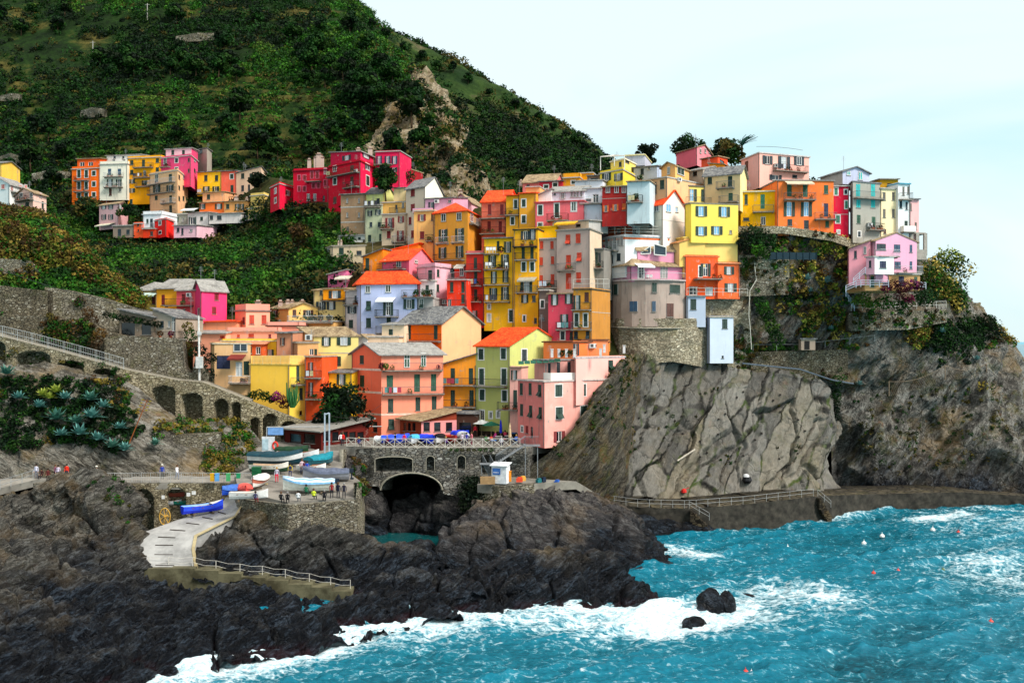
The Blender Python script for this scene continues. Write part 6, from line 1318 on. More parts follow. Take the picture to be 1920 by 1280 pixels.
railing('terrace_railing', [P(1134, 441, 154), P(1172, 439, 150.6), P(1250, 441, 152.8)], 1.3, WHITEP, 'white roof terrace railing of the house with the orange band', bars=3, r=.04, post=2.5)
Hs('penthouse', 'white and orange roof room behind the terrace railing', [(1140, 158), (1186, 155), (1212, 157)], 424, 444, '#e07038', ('flat', .1, '#e8e4e0'), [('p', [1160, 1190], 434, 8, 8)], col2='#e8e6e4', pipe=False, t=5)
Hs('chalet', 'mauve pink gabled attic with two big glazed openings', [(1172, 154.5), (1196, 151.0), (1264, 152.5)], 467, 505, '#d88ca4', ('gable', 2.0, 'brown', 1), [], col2='#e294ac', wear=.25, pipe=False, extra=None)
m = MB()
for pts in ([(1201, 474), (1219, 462), (1219, 476), (1201, 477)], [(1226, 458), (1248, 464), (1248, 480), (1226, 478)]):
 q = [P(x, y, 151.5) for x, y in pts]; m.poly([v+Vector((0, -.35, 0)) for v in q], 1)
 for a, b in zip(q, q[1:]+q[:1]): m.bar(a+Vector((0, -.4, 0)), b+Vector((0, -.4, 0)), .09, 0)
o = m.build('gable_glazing', [M_FRAME, m_glass(1)]); o.parent = [h for h in HOUSES if h.name == 'chalet'][0]; o.matrix_parent_inverse = Matrix.Translation(-o.parent.location)
Hs('house', 'mauve pink house with broad slate hip roof and long terrace', [(1140, 155), (1184, 149.5), (1279, 152.5)], 499, 528, '#cf84a0', ('hip', 2.3, 'brown'), [('cK', 1144, 511, 4, 16), ('p', 1174, 508, 4, 14), ('cK', 1170, 508, 4, 14), ('cKs', 1202, 510, 10, 25), ('p', 1240, 510, 4, 24), ('cY', 1245, 510, 5, 24), ('cK', 1250, 510, 3, 24)], [], col2='#e090ac', wear=.2, ov=.7, awn=[(1188, 1220, 494, '#ece8e0')])
def round_house():
 D = lambda x: np.interp(x, [1142, 1150, 1165, 1185, 1210, 1235, 1262, 1285, 1290], [154.6, 152.6, 151, 149.8, 149.2, 149.3, 150.1, 151.6, 153.6])
 xs = [1142, 1150, 1165, 1185, 1210, 1235, 1262, 1285, 1290]; root = empty('round_house', P(1215, 597, 152), 'rounded bare grey plaster house standing on the bastion', 'house'); m = MB()
 for a, b in zip(xs[:-1], xs[1:]):
  p, q = XY(a, D(a)), XY(b, D(b)); zt = ZZ(526, 149.5); zb = ZZ(612, 149.5)
  m.quad(Vector((p.x, p.y, zb)), Vector((q.x, q.y, zb)), Vector((q.x, q.y, zt)), Vector((p.x, p.y, zt)))
 m.poly([Vector((XY(x, D(x)).x, D(x), ZZ(526, 149.5))) for x in xs]+[at_z(1290, 158, ZZ(526, 149.5)), at_z(1142, 158, ZZ(526, 149.5))])
 m.build('wall', m_stucco('#aaa08e', 1.1), root)
 s = MB(); xs2 = xs; zt = ZZ(526, 149.5)
 top = [at_z(x, D(x)-.5, zt) for x in xs]+[at_z(1296, 158, zt), at_z(1136, 158, zt)]
 s.poly([v+Vector((0, 0, .22)) for v in top]); s.poly(top[::-1])
 for i in range(len(top)): a, b = top[i], top[(i+1) % len(top)]; s.quad(a, b, b+Vector((0, 0, .22)), a+Vector((0, 0, .22)))
 sl = s.build('terrace_slab', m_plain('terrace_edge', '#b8a8a4', .85), root)
 r = MB(); ln = [v+Vector((0, .15, .22)) for v in top[:9]]
 for a, b in zip(ln[:-1], ln[1:]):
  r.bar(a+Vector((0, 0, 1)), b+Vector((0, 0, 1)), .03)
  k = max(1, int((b-a).length/.2))
  for i in range(k): r.bar(a.lerp(b, i/k), a.lerp(b, i/k)+Vector((0, 0, 1)), .012, n=3)
 r.build('railing', m_plain('railing_iron', '#c8ccce', .5, .4), sl)
 for c, x, y, w, h in (('G', 1153.5, 541, 11, 20), ('G', 1227, 539, 9, 17), ('G', 1265, 541, 19, 16), ('B', 1188, 574, 15, 19), ('B', 1226, 574, 7, 19), ('N', 1256, 581, 13, 25), ):
  w0, w1 = x-w/2, x+w/2; a, b = XY(w0, D(w0)), XY(w1, D(w1)); e = (b-a).normalized(); n = Vector((e.y, -e.x, 0)); z0, z1 = ZZ(y+h/2, 149.5), ZZ(y-h/2, 149.5)
  q = MB(); q.obox(Vector((a.x, a.y, z0))+n*.02, b-a, n*.05, Vector((0, 0, z1-z0)), 0); q.obox(Vector((a.x, a.y, z0-.12))+n*.02-e*.08, (b-a)+e*.16, n*.14, Vector((0, 0, .1)), 1)
  wo = q.build('window', [M_FRAME, m_plain('sill_stone', '#8a8780', .85)], root)
  t = MB(); hw = (b-a).length/2
  for i in range(2): t.obox(Vector((a.x, a.y, z0))+n*.075+e*(hw*i+.02), e*(hw-.04), n*.045, Vector((0, 0, z1-z0)))
  t.build('shutter', m_shutter(SH[c]), wo)
round_house()
Hs('house', 'pale blue narrow house beside the round grey one', [(1288, 151.0), (1323, 151.0)], 556, 613, '#b8c2d2', ('flat', .0, '#8c8c88'), [('cG', 1300, 570.5, 11, 20), ('pWs', 1297, 601, 4, 6)], wear=.2)
Hs('tower_house', 'tall pale blue tower house standing on the cliff edge', [(1322, 153.5), (1331, 151.0), (1375, 152.0)], 595, 681, '#a4acc0', ('flat', .05, '#a89c88'), [('cG', 1359, 607, 10, 18), ('x', 1355, 669, 4, 5)], col2='#c6d0dc', wear=.2)
railing('terrace_railing', [P(1288, 553, 150.5), P(1340, 554, 150.8), P(1402, 555, 152)], 1.1, WHITEP, 'white railing and posts of the terrace before the orange house', bars=2, r=.03)
Hs('narrow_house', 'narrow vermilion house with three green balcony doors', [(874, 152), (908, 150)], 477, 615, '#cc3828', ('flat', .35, '#a89c94', '#e87070'), [('cG', 891.5, 493, 6, 20), ('cG', 892, 520, 6, 22), ('cG', 892, 553, 6, 21), ('oG', 889, 589, 6, 14, dict(lw=.6, g=2))], [(873, 903, 507, 'k'), (875, 904, 535, 'k'), (874, 904, 565, 'k')])
Hs('tall_house', 'sunflower yellow tall house with white chairs on its balconies', [(908, 150), (963, 149)], 448, 620, '#eebc1c', ('shed', .5, 'slate'), [('oG', 952, 463, 6, 20, dict(lw=.6)), ('cG', 934, 461, 5, 18), ('oG', 923, 490, 7, 22, dict(lw=.5)), ('oG', 947, 489, 7, 24, dict(lw=.6)), ('oG', 926, 520, 5, 22, dict(lw=.6)), ('oG', 948, 518, 5, 22, dict(lw=.6)), ('oG', 925, 551, 7, 22, dict(lw=.45)), ('oG', 947, 550, 7, 24, dict(lw=.5)), ('pKs', 917, 574.5, 4, 9), ('pKs', 917, 596, 5, 14), ('cGs', 958, 592, 7, 22)], [(909, 937, 475, 'k'), (909, 955, 504, 'k'), (909, 956, 533, 'k'), (910, 957, 565, 'k')])
Hs('tall_house', 'amber tall house with striped awning and iron balconies', [(963, 148.5), (1009, 147)], 432, 620, '#ecb01c', ('flat', .1, '#35352f'), [('oK', 985, 441, 8, 16, dict(lw=.5)), ('oK', 999, 440, 5, 18, dict(lw=.4)), ('cG', [981, 997.5], 474, 6, 22), ('cGs', [982, 998], 500, 7, 17), ('oG', 987, 535, 11, 26, dict(g=2, lw=.45)), ('oG', 984, 560, 6, 15, dict(lw=.6, g=2)), ('x', 1001, 560, 7, 12), ('cKs', 983, 597, 4, 11), ('cK', 1004, 601, 5, 10)], [(964, 1008, 461, 'd', 1.1), (967, 1007, 486, 'k'), (969, 1009, 548, 'g')], awn=[(974, 1007, 520, '#a8a290')])
Hs('house', 'grey beige house with closed orange red shutters, narrow left part', [(1009, 148), (1044, 147)], 449, 620, '#b3a290', ('flat', 0), [('cO', [1015.5, 1035], [459.5], 6, 15), ('cO', 1015, [490, 523.5], 6, 15), ('cO', 1036, 488, 6, 15), ('hO', 1036, 524, 7, 20)], [(1010, 1046, 539, 'k')], pipe=False)
Hs('penthouse', 'canary yellow roof box on the grey beige house', [(1008, 151), (1043, 149.5)], 427, 450, '#f4c812', ('flat', 0, '#d0a818'), pipe=False, t=5, wear=.2)
Hs('tall_house', 'grey beige tall house with orange red shutters and cream side', [(1044, 146.5), (1106, 144), (1128, 150)], 430, 620, '#b9a896', ('flat', .05, '#988f84'), [('hO', 1065, 449, 9, 18), ('cO', 1084, 447, 9, 18), ('hO', 1066, 492, 9, 28), ('hO', 1086, 482, 9, 17), ('cO', 1066, 527, 10, 30), ('cO', 1085, 520, 9, 19)], [(1047, 1080, 506, 'g')], col2='#d8c8a4', wear=.5)
Hs('penthouse', 'beige roof room with yellow awning on the grey beige house', [(1044, 151), (1104, 148.5), (1140, 153)], 414, 432, '#cfbf9c', ('shed', .4, 'light'), [('x', 1084, 423, 9, 6)], awn=[(1046, 1086, 415, '#f0ae1c')], col2='#b8b4ac', pipe=False, t=6)
Hs('house', 'grey side annex with green shutters and blue balcony', [(1110, 147), (1132, 146)], 468, 560, '#8c857c', ('shed', .4, 'slate'), [('cG', 1117, 484, 8, 22), ('x', 1124, 483, 5, 18)], [(1108, 1132, 502, 'k')], pipe=False)
Hs('stone_house', 'narrow bare stone house front with one green shutter', [(1011, 144.5), (1030, 143.5)], 545, 640, '#6e675a', ('flat', 0), [('cGs', 1017, 570, 6, 14), ('x', 1018, 598, 5, 7)], wear=1.3, pipe=False)
Hs('tall_house', 'rose red house with green shutters below the grey beige one', [(1028, 142.5), (1075, 140.5)], 552, 660, '#d4485a', ('shed', .5, 'brown'), [('oG', 1040, 562, 6, 19, dict(lw=.5, g=2)), ('oG', 1066, 560, 6, 18, dict(lw=.4, g=2)), ('oG', 1058, 602, 7, 26, dict(lw=.5, g=2)), ('cKs', 1055, 629, 7, 15), ('hG', 1075-4, 629, 5, 15)], [(1044, 1074, 617, 'k')])
Hs('tall_house', 'ochre house with crimson foot and roof terrace', [(1075, 140.5), (1110, 139.5), (1144, 146)], 543, 660, '#dc9c34', ('flat', .1, '#4a4a44'), [('oG', 1082, 567, 6, 27, dict(lw=.5, g=2)), ('cN', 1100, 557, 8, 18), ('cGs', 1081, 600, 7, 24), ('cGs', 1098, 600, 7, 24), ('hK', 1080, 628, 7, 15), ('hK', 1102, 628, 7, 15)], [(1074, 1109, 580, 'k'), (1073, 1110, 617, 'g')], col2='#c08a3c', bands=[(1, 584, 0, .08)])
railing('terrace_railing', [P(1075, 541, 141), P(1110, 540, 139.8), P(1142, 540, 144)], 1.3, WHITEP, 'white parapet posts of the roof terrace over the ochre house', bars=2, r=.03, post=2)
Hs('house', 'salmon orange terrace house with air conditioner', [(1019, 140), (1074, 136.5), (1142, 140)], 642, 690, '#f08a4a', ('flat', .05, '#704838'), [('oK', 1080, 655, 5, 22, dict(lw=.4))], col2='#ee8040', ac=[(1114, 648)], wear=.3, pipe=False)
Hs('house', 'salmon wall right of the salmon terrace house', [(1092, 138), (1140, 138.5)], 638, 690, '#f09058', ('flat', .0, '#704838'), ac=[(1110, 648)], wear=.3, pipe=False, t=4)
Hs('house', 'beige house with flat terrace and arched doorways', [(612, 172), (624, 168), (685, 167)], 462, 535, '#c6bc94', ('flat', 0, '#a8a090'), [('cG', 640, 471, 9, 13), ('cG', 616, 472, 4, 13), ('x', 673, 474, 10, 8), ('cR', 659, 500, 5, 14), ('cK', 674, 498, 5, 12), ('p', 642, 507, 6, 9)], col2='#cfc49c', chim=[(635, 455, .3), (640, 453, .3)])
Hs('house', 'orange house with tall green balcony door and slate roof', [(680, 160), (718, 158)], 483, 560, '#e88a1c', ('shed', 1.3, 'slate', 'r'), [('cG', 689, 496, 7, 24), ('cG', 689, 520, 6, 9)], [(681, 697, 510, 'k')])
Hs('house', 'orange and scarlet gable strip above the rose gabled house', [(718, 163), (785, 161)], 474, 500, '#ee8a20', ('shed', 1.4, 'tile', 'r'), pipe=False, t=5)
Hs('house', 'rose pink gabled house with orange roof and wooden balcony', [(716, 157), (767, 153.5), (811, 160)], 487, 560, '#e65a78', ('gable', 2.0, 'tile', 0), [('pW', 722, 491, 3, 8), ('p', 748, 495, 9, 12), ('x', 749, 512, 7, 8), ('x', 728, 514, 5, 6), ('cN', 780, 482.5+8, 6, 6)], [(709, 762, 504, 'k')], col2='#f08090')
Hs('round_house', 'light pink house with curved front and green shutters', [(782, 154), (816, 150.5), (846, 154)], 500, 600, '#e8a8b4', ('flat', .45, '#c8a4a8'), [('cG', 806.5, 516, 7, 19), ('cG', 821.5, 512, 5, 14), ('cG', 821, 540, 5, 14), ('cG', 800, 540, 5, 13), ('cG', 824, 568, 6, 10)], [(783, 816, 525, 'g')], col2='#eeb2bc')
Hs('house', 'bright vermilion house with terrace and white parasol', [(838, 149.5), (875, 148)], 526, 620, '#ee3c1c', ('flat', 0, '#c8a8a4'), [('cG', 847, 538, 6, 19), ('cG', 868, 538, 6, 20), ('p', 833+8, 570, 10, 18), ('cG', 868, 560, 6, 16), ('x', 847, 508, 6, 6)], [(820, 876, 575, 'k', 1.2)])
Hs('penthouse', 'scarlet roof room with sliding doors and awning', [(852, 154), (875, 153)], 500, 527, '#ea3c24', ('shed', .4, 'slate'), [('p', 866, 509, 8, 17)], [(840, 875, 522, 'w', .8)], awn=[(856, 874, 496, '#d8cfc0')], pipe=False, t=4)
Hs('house', 'crimson ground floor with terrace below the vermilion house', [(818, 151.2), (874, 150.8)], 579, 620, '#b82c28', ('flat', 0, '#6c5c50'), [('p', 833, 560+6, 8, 8)], [], pipe=False, t=5)
Hs('big_house', 'lavender blue house with scarlet hip roof', [(668, 153), (677, 149.5), (782, 148)], 534, 645, '#b4bcdc', ('hip', 2.0, 'tile'), [('cG', 690, 542, 9, 14), ('cG', 728, 541, 10, 14), ('hG', 691, 573, 9, 18), ('oG', 728, 577, 9, 28, dict(lw=.5)), ('oG', 767, 570, 10, 18, dict(lw=.5)), ('cG', 691, 605, 9, 18), ('cG', 729, 600, 8, 10), ('cG', 766, 597, 9, 6)], [(706, 748, 593, 'k', 1.2), (706, 722, 624, 'g', .8)], awn=[(709, 742, 558, '#ececec')], chim=[(731, 515, .7), (763, 520, .5)], wear=.35, col2='#b4bcdc', ov=.6)
Hs('house', 'grey extension with roof garden right of the lavender house', [(782, 148.3), (812, 147.5)], 560, 640, '#a8a29c', ('flat', .0), [('hG', 791, 569, 7, 18)], [(756, 815, 556, 'g', 1.0)], pipe=True)
Hs('house', 'white upper room with green door behind the roof garden', [(788, 151), (816, 150)], 528, 560, '#e4dcd8', ('flat', .1), [('cG', 801, 541, 6, 13)], pipe=False)
Hs('house', 'apricot house joined to the magenta lilac row', [(540, 168), (567, 166)], 523, 580, '#e8a840', ('shed', .4, 'slate'), [('oK', 555, 530, 6, 9, dict(lw=.4)), ('cG', 554, 556, 6, 12)])
Hs('house', 'magenta lilac house with three dark windows', [(567, 166), (615, 164)], 521, 580, '#d65c94', ('shed', .4, 'slate'), [('oK', [577, 591, 605], 530, 6, 9, dict(lw=.4)), ('cK', [575, 589], 556, 5, 12)], chim=[(597, 510, .6)])
Hs('house', 'rose house with awning right of the magenta lilac house', [(615, 163), (650, 161)], 516, 560, '#e878a4', ('shed', .8, 'light', 'r'), [('oK', 626, 528, 6, 10, dict(lw=.4))], awn=[(634, 662, 517, '#d8ccb8')])
Hs('house', 'cream house with orange wooden balcony', [(588, 158), (648, 155.5)], 545, 640, '#e4d084', ('shed', .9, 'brown'), [('x', 602, 548, 5, 10), ('oK', 627, 553, 12, 13, dict(g=1, lw=.5)), ('oK', 602, 573, 9, 15, dict(lw=.4)), ('oK', 621, 573, 8, 15, dict(lw=.6))], [(605, 648, 563, 'k')], wear=.7)
Hs('house', 'orange panelled balcony storey over the cream house', [(606, 154.5), (647, 153.5)], 543, 562, '#f09c14', ('flat', 0, '#8c7a5c'), [('oK', 628, 552, 11, 14, dict(lw=.5, g=2))], pipe=False, t=3)
Hs('house', 'off white peeling house beside the lavender one', [(647, 154), (678, 151.5)], 546, 640, '#dccac4', ('flat', 0, '#a89c8c'), [('oK', 660, 581, 8, 13, dict(lw=.5, g=0)), ('cG', 658, 607, 8, 15), ('x', 668, 560, 7, 12)], [(647, 678, 571, 'k')], wear=1.2)
Hs('house', 'ochre house with slate roof and row of chimneys', [(507, 158), (541, 155.5), (596, 157)], 578, 640, '#cfa45c', ('gable', .9, 'brown', 0), [('oN', 515, 588, 7, 13, dict(lw=.35)), ('cN', 552, 587, 7, 13), ('oN', 578, 587, 9, 12, dict(lw=.4))], col2='#f0cc70', chim=[(526, 566, .6), (540, 565, .6), (548, 565, .5), (567, 565, .6)], pipe=False)
Hs('house', 'terrace storey with cream pillars and white balusters', [(541, 152), (626, 151)], 603, 640, '#ecc070', ('flat', 0), [], [(543, 625, 604, 'w', 1.2)], pipe=False)
Hs('house', 'salmon pink cubic house with orange arched shutters', [(441, 152), (461, 148.5), (506, 150)], 583, 640, '#ee9470', ('flat', .9, '#8a7a74', '#eea488'), [('cR', 457, 601, 4, 13), ('cO', 472, 599, 9, 17), ('cO', 495, 599, 9, 17)], col2='#f4b08c', chim=[(484, 566, .8)], wear=.3, pipe=False)
Hs('house', 'pink lower storey with small orange shutters', [(425, 146.5), (521, 145.5)], 622, 680, '#f4a484', ('flat', .5, '#c89c88', '#f4ac90'), [('cO', 447, 630, 5, 6), ('cO', 471, 629, 10, 7), ('cR', 506, 630, 5, 7)], wear=.3, pipe=False)
Hs('house', 'salmon terrace block with dark eaves, centre left', [(500, 147.5), (560, 147)], 612, 660, '#f0a080', ('flat', .5, '#5c3c30', '#eeaa90'), wear=.3, pipe=False)
Hs('house', 'peach house with grey roof below the magenta house', [(362, 146), (424, 145)], 626, 700, '#f2ae88', ('shed', 1.0, 'light'), [('cO', 417, 632, 9, 6)], wear=.4, pipe=False)
Hs('house', 'salmon low wall house with orange roof strip', [(362, 150), (444, 148.5)], 604, 650, '#f0a072', ('shed', .4, 'tile'), wear=.4, pipe=False)
Hs('house', 'magenta house with two dark red windows on the left', [(364, 153), (378, 149), (425, 153)], 544, 606, '#e0386c', ('gable', 1.6, 'light', 1), [('cR', 406, 556.5, 8, 13), ('cR', 401.5, 582, 8, 14), ('p', 372, 584, 5, 14)], col2='#ee3c74', wear=.2)
Hs('house', 'coral house with balcony joined to the magenta house', [(331, 154), (374, 151.5)], 544, 604, '#ee5c64', ('gable', 1.8, 'light', 0), [('cR', 344, 558, 6, 13), ('pW', 345, 585, 5, 13)], [(313, 363, 572, 'k', 1.1)], ac=[(356, 553)], wear=.3)
Hs('house', 'orange yellow gable joined to the coral house', [(292, 156), (331, 153.5)], 541, 600, '#f0ae2c', ('gable', 1.6, 'light', 0), [('cR', 306, 562, 6, 19)], wear=.3)
Hs('house', 'small yellow house with striped awning near the brush', [(255, 157), (299, 155.5)], 546, 600, '#f0b840', ('hip', 1.4, 'light'), [('cR', 268, 562, 7, 10), ('cR', 288, 563, 6, 14)], awn=[(260, 299, 548, '#bcd0c4')], wear=.3)
Hs('stone_house', 'stone cottage with green shutters and sloping slab roof', [(286, 139), (330, 138.4)], 597, 640, '#a49e88', ('shed', 1.4, 'slate', 'l'), [('hK', 304, 608, 6, 13), ('pW', 317, 608, 5, 12), ('cK', 327, 607, 8, 27), ('cK', 337, 609, 4, 10)], [(289, 350, 635, 'k', 1.2)], wear=1.2)
Hs('stone_shelter', 'low terrace shelter with lintel beam and flower boxes', [(224, 138.6), (288, 138.2)], 596, 640, '#7c7460', ('shed', 1.2, 'slate', 'l'), [('x', 240, 617, 26, 24), ('x', 274, 616, 18, 22)], wear=1.2, pipe=False)
Hs('big_house', 'ochre house with dark blue blind and stone lower wall', [(396, 142.5), (402, 140.5), (470, 140)], 645, 740, '#ecc888', ('flat', .1, '#d0c4ac'), [('cD', 419, 679, 25, 25), ('p', 451, 637+14, 26, 16, dict(g=1)), ('cG', 462, 690, 10, 26), ('p', 448, 692, 13, 27)], [(434, 472, 718, 'w', 1.4), ], col2='#e8c488', awn=[(433, 462, 665, '#7c2c24')], wear=.5)
Hs('house', 'yellow upper block with white and green window', [(416, 144), (518, 143)], 640, 690, '#f2cc30', ('flat', .2, '#d8c8a0'), [('oG', 506, 661, 7, 12, dict(lw=.6, g=2)), ('p', 482, 660, 9, 22, dict(g=2))], [], wear=.2, pipe=False)
Hs('penthouse', 'orange glazed terrace room with tilted awning', [(438, 141.8), (492, 141.2)], 646, 668, '#d8622c', ('shed', .4, '#e0906c'), [('p', [446, 457, 468], 656, 9, 14), ('p', 484, 657, 9, 14)], pipe=False, t=3)
Hs('big_house', 'large lemon yellow house with blank wall and roof terrace', [(470, 139.5), (543, 138), (572, 139.5)], 684, 800, '#f4cc4a', ('flat', 1.1, '#e8c468', '#f0c868'), [('cG', 558.5, 700, 6, 29), ('cG', 564.5, 738, 6, 22), ('x', 564, 774, 5, 8)], [(545, 582, 721, 'g', 1.2)], col2='#f4dc54', wear=.2)
railing('terrace_railing', [P(476, 684, 139), P(543, 682, 137.7), P(571, 681, 139)], 1.2, m_plain('cream_rail', '#c8b890', .6), 'thin cream railing on the lemon house terrace', bars=1, r=.02, pick=.5)
Hs('narrow_house', 'narrow orange house with two iron balconies', [(572, 138.5), (604, 137.5)], 669, 800, '#f05c28', ('flat', .05, '#b8a890'), [('oN', 583, 692, 4, 26, dict(g=2, lw=.35)), ('oN', 583, 730, 4, 26, dict(g=2, lw=.35))], [(576, 603, 708, 'k'), (577, 603, 748, 'k')])
Hs('house', 'ochre pilaster wall between the orange and yellow houses', [(604, 140), (612, 139.8)], 690, 800, '#dca868', ('flat', 0), pipe=False, t=3)
Hs('house', 'yellow house with grey string courses behind the tree', [(608, 140), (660, 139)], 699, 810, '#ecc828', ('shed', 1.0, 'slate'), [('oG', 640, 711, 8, 20, dict(g=2, lw=.5))], bands=[(0, 733, 0, .25)], wear=.3)
Hs('tall_house', 'pale lemon house with three green shuttered windows', [(560, 145), (588, 143), (672, 142)], 632, 720, '#d8b870', ('shed', 1.4, 'brown', 'l'), [('oG', 612, 639, 8, 18, dict(g=2, lw=.5)), ('oG', 645, 638, 13, 18, dict(g=2, lw=.5)), ('oG', 627, 677, 12, 18, dict(lw=.6))], col2='#f2e88c', wear=.15, pipe=False, bands=[(1, 661, 0, .12)])
Hs('house', 'brown plaster house with small shutters, centre left', [(519, 141.8), (549, 141)], 625, 700, '#c08c68', ('shed', .4, 'slate'), [('oN', 530, 640, 4, 14, dict(lw=.35))], wear=.5)
Hs('house', 'tan house with roof clutter and air conditioner', [(545, 142), (558, 140.2), (597, 140)], 643, 700, '#a88460', ('flat', .1, '#a49c90'), [('pW', 584, 660, 8, 12), ('cG', 592, 660, 5, 12)], col2='#e8b874', wear=.4, pipe=False)
m = MB(); c = P(572, 640, 141); m.obox(c+Vector((0, 0, .2)), Vector((.95, 0, 0)), Vector((0, .4, 0)), Vector((0, 0, .8))); m.obox(c+Vector((.2, -.01, .3)), Vector((.5, 0, 0)), Vector((0, -.01, 0)), Vector((0, 0, .55)), 1)
setp(m.build('air_conditioner', [m_plain('white_metal', '#dcdcd8', .4), m_plain('fan_grille', '#4a4e50', .5)]), 'white air conditioner unit on the tan house roof', 'air conditioner')
Hs('house', 'cream house with blue green door left of the orange peach house', [(716, 144.5), (758, 143.5)], 610, 680, '#e4d4ac', ('shed', .8, 'light'), [('cG', 733, 629, 8, 24)], [(718, 750, 642, 'g', 1.0)], pipe=False)
Hs('shed_house', 'little white gabled shed between the lemon and lavender houses', [(668, 143.5), (689, 142.5)], 634, 680, '#e2dcd8', ('gable', .5, 'brown', 1), [('x', 681, 643, 3, 3)], pipe=False, t=4)
Hs('house', 'cream parapet wall with dark planters in front of the lavender house', [(688, 143), (748, 142)], 632, 680, '#ead4ac', ('flat', .1), [('x', 719, 645, 52, 6)], pipe=False, t=3)
Hs('big_house', 'big house with vivid orange front and peach side gable', [(749, 146), (828, 143), (902, 148)], 605, 760, '#f0680c', ('gable', 2.4, 'slate', 0), [('cG', [767, 817], 623, 7, 26), ('cK', 811, 657, 8, 22)], [(747, 827, 639, 'k', .9)], col2='#f4c088', wear=.25, ov=.5)
Hs('house', 'yellow orange house with two long iron balconies', [(829, 141.5), (893, 140.8)], 684, 800, '#ee9c2c', ('shed', 1.6, 'slate', 'r'), [('cG', 849, 705, 8, 30), ('cG', 883, 705, 8, 30), ('cG', 849, 746, 8, 30), ('cG', 884, 746, 8, 30)], [(829, 893, 722, 'k'), (830, 893, 763, 'k')])
Hs('big_house', 'lime green house with scarlet gabled roof', [(892, 140.8), (956, 138), (1056, 143)], 648, 810, '#b4b468', ('gable', 2.5, 'tile', 0), [('cGs', 902, 664, 9, 20), ('cGs', 944, 663, 9, 20), ('cGs', 903, 706, 9, 30), ('cGs', 945, 706, 9, 30), ('cGs', 904, 740, 9, 20), ('cGs', 946, 742, 9, 20), ('pWs', 904, 780, 7, 22), ('pWs', 920, 778, 5, 12), ('pWs', 934, 777, 5, 12), ('cKs', 983, 666, 9, 22)], [(892, 952, 724, 'k')], col2='#ccd07c', trim='#dcdcd0', wear=.35)
Hs('house', 'pale pink annex with roof garden right of the green house', [(956, 137), (978, 136)], 690, 810, '#e8b8a4', ('flat', .1, '#7c6a5c'), [('oG', 964, 703, 5, 18, dict(lw=.5, g=2)), ('cG', 966, 748, 7, 34)], [(935, 973, 768, 'k', 1.1)], pipe=False)
Hs('big_house', 'salmon pink square house with long white edged balconies', [(660, 142), (715, 137), (831, 139.3)], 664, 835, '#ee7450', ('gable', 1.5, 'light', 1), [('cG', 678.5, 674, 7.5, 16), ('cG', 679, 714, 8, 21), ('oN', 679.5, 756, 6, 17, dict(g=2, lw=.5)), ('x', 703, 800, 9, 20),
 ('cG', 713+2, 675, 5, 20), ('cg', 763, 676, 11, 26), ('cg', 794, 674, 10, 26), ('cg', 731, 720, 12, 33), ('cg', 782, 718, 11, 33), ('cg', 813, 717, 10, 32), ('cG', 732.5, 760, 10, 25), ('cG', 783.5, 757, 9, 25), ('cG', 814, 755, 9, 25), ('hG', 733.5, 795, 11, 20)],
 [(716, 829, 694, 'g', .9), (716, 832, 738.5, 'g', .7)], col2='#f09a78', bands=[(0, 694, 0, .3), (0, 737, 0, .3), (0, 778, 0, .3), (1, 778, 0, .3)], trim='#ecc8b4', wear=.3, ov=.5)
Hs('porch', 'glazed restaurant porch with broad brown roof on the piazza', [(750, 137), (790, 133.3), (856, 136)], 790, 834, '#8a3c24', ('shed', 1.3, 'brown', 'b'), [('x', [759, 767, 776], 800, 6, 15), ('x', [800, 820, 842], 800, 12, 17)], col2='#e0908c', wear=.2, pipe=False, ov=.6)
Hs('big_house', 'pale pink waterfront house with peeling plaster and green shutters', [(971, 131), (1021, 126), (1148, 133)], 716, 840, '#dc7c74', ('flat', 0, '#c8b8b0'), [('cG', [977.5, 994], 729, 5.5, 22), ('hG', 1012, 732, 6, 22), ('cG', 978, 768, 5.5, 22), ('hG', 995, 771, 6, 22), ('hG', 1013, 774, 6, 22), ('cR', 988, 805, 5, 14), ('x', 997, 810, 5, 20), ('cKs', 979, 804, 3, 10),
 ('cGs', 1047.5, 732, 13, 22, dict(s=.12)), ('cGs', 1092, 731, 13, 22, dict(s=.12)), ('hGs', 1048.5, 774, 13, 22, dict(s=.1)), ('cGs', 1095, 772, 13, 23, dict(s=.1)), ('oR', 1048.5, 818, 10, 20, dict(g=0, lw=.55))], [], col2='#f0b09c', wear=.9)
Hs('house', 'upper pink storey reaching back to the cliff with green shutter', [(1076, 132), (1080, 128.6), (1171, 137.5)], 672, 760, '#eea898', ('flat', .05, '#b4b0b0'), [('hG', 1145, 684, 9, 18)], col2='#f2baa8', wear=.15, pipe=False, t=6)
Hs('penthouse', 'shaded balcony storey of the pale pink waterfront house', [(1002, 131.5), (1021, 129.2), (1080, 131.5)], 676, 718, '#c89484', ('flat', .0, '#8f8a88'), [('cK', 1030, 692, 5, 22), ('p', 1027-4, 692, 4, 20), ('cK', 1047, 690, 6, 22), ('cK', 1067, 689, 6, 22)], [(1019, 1078, 716, 'S', 1.9, 1.2)], col2='#d8a494', pipe=False, t=5)
m = MB(); A = P(975, 683, 127.5)
for i in range(7): m.obox(P(972+i*11.5, 683-i*.8, 128.2), Vector((.72, 0, 0)), Vector((0, 2.2, .35)), Vector((0, 0, .05)))
setp(m.build('pergola_awning', m_plain('green_canvas', '#1e5c48', .8)), 'dark green slatted canopy over the terrace of the pale pink house', 'awning')
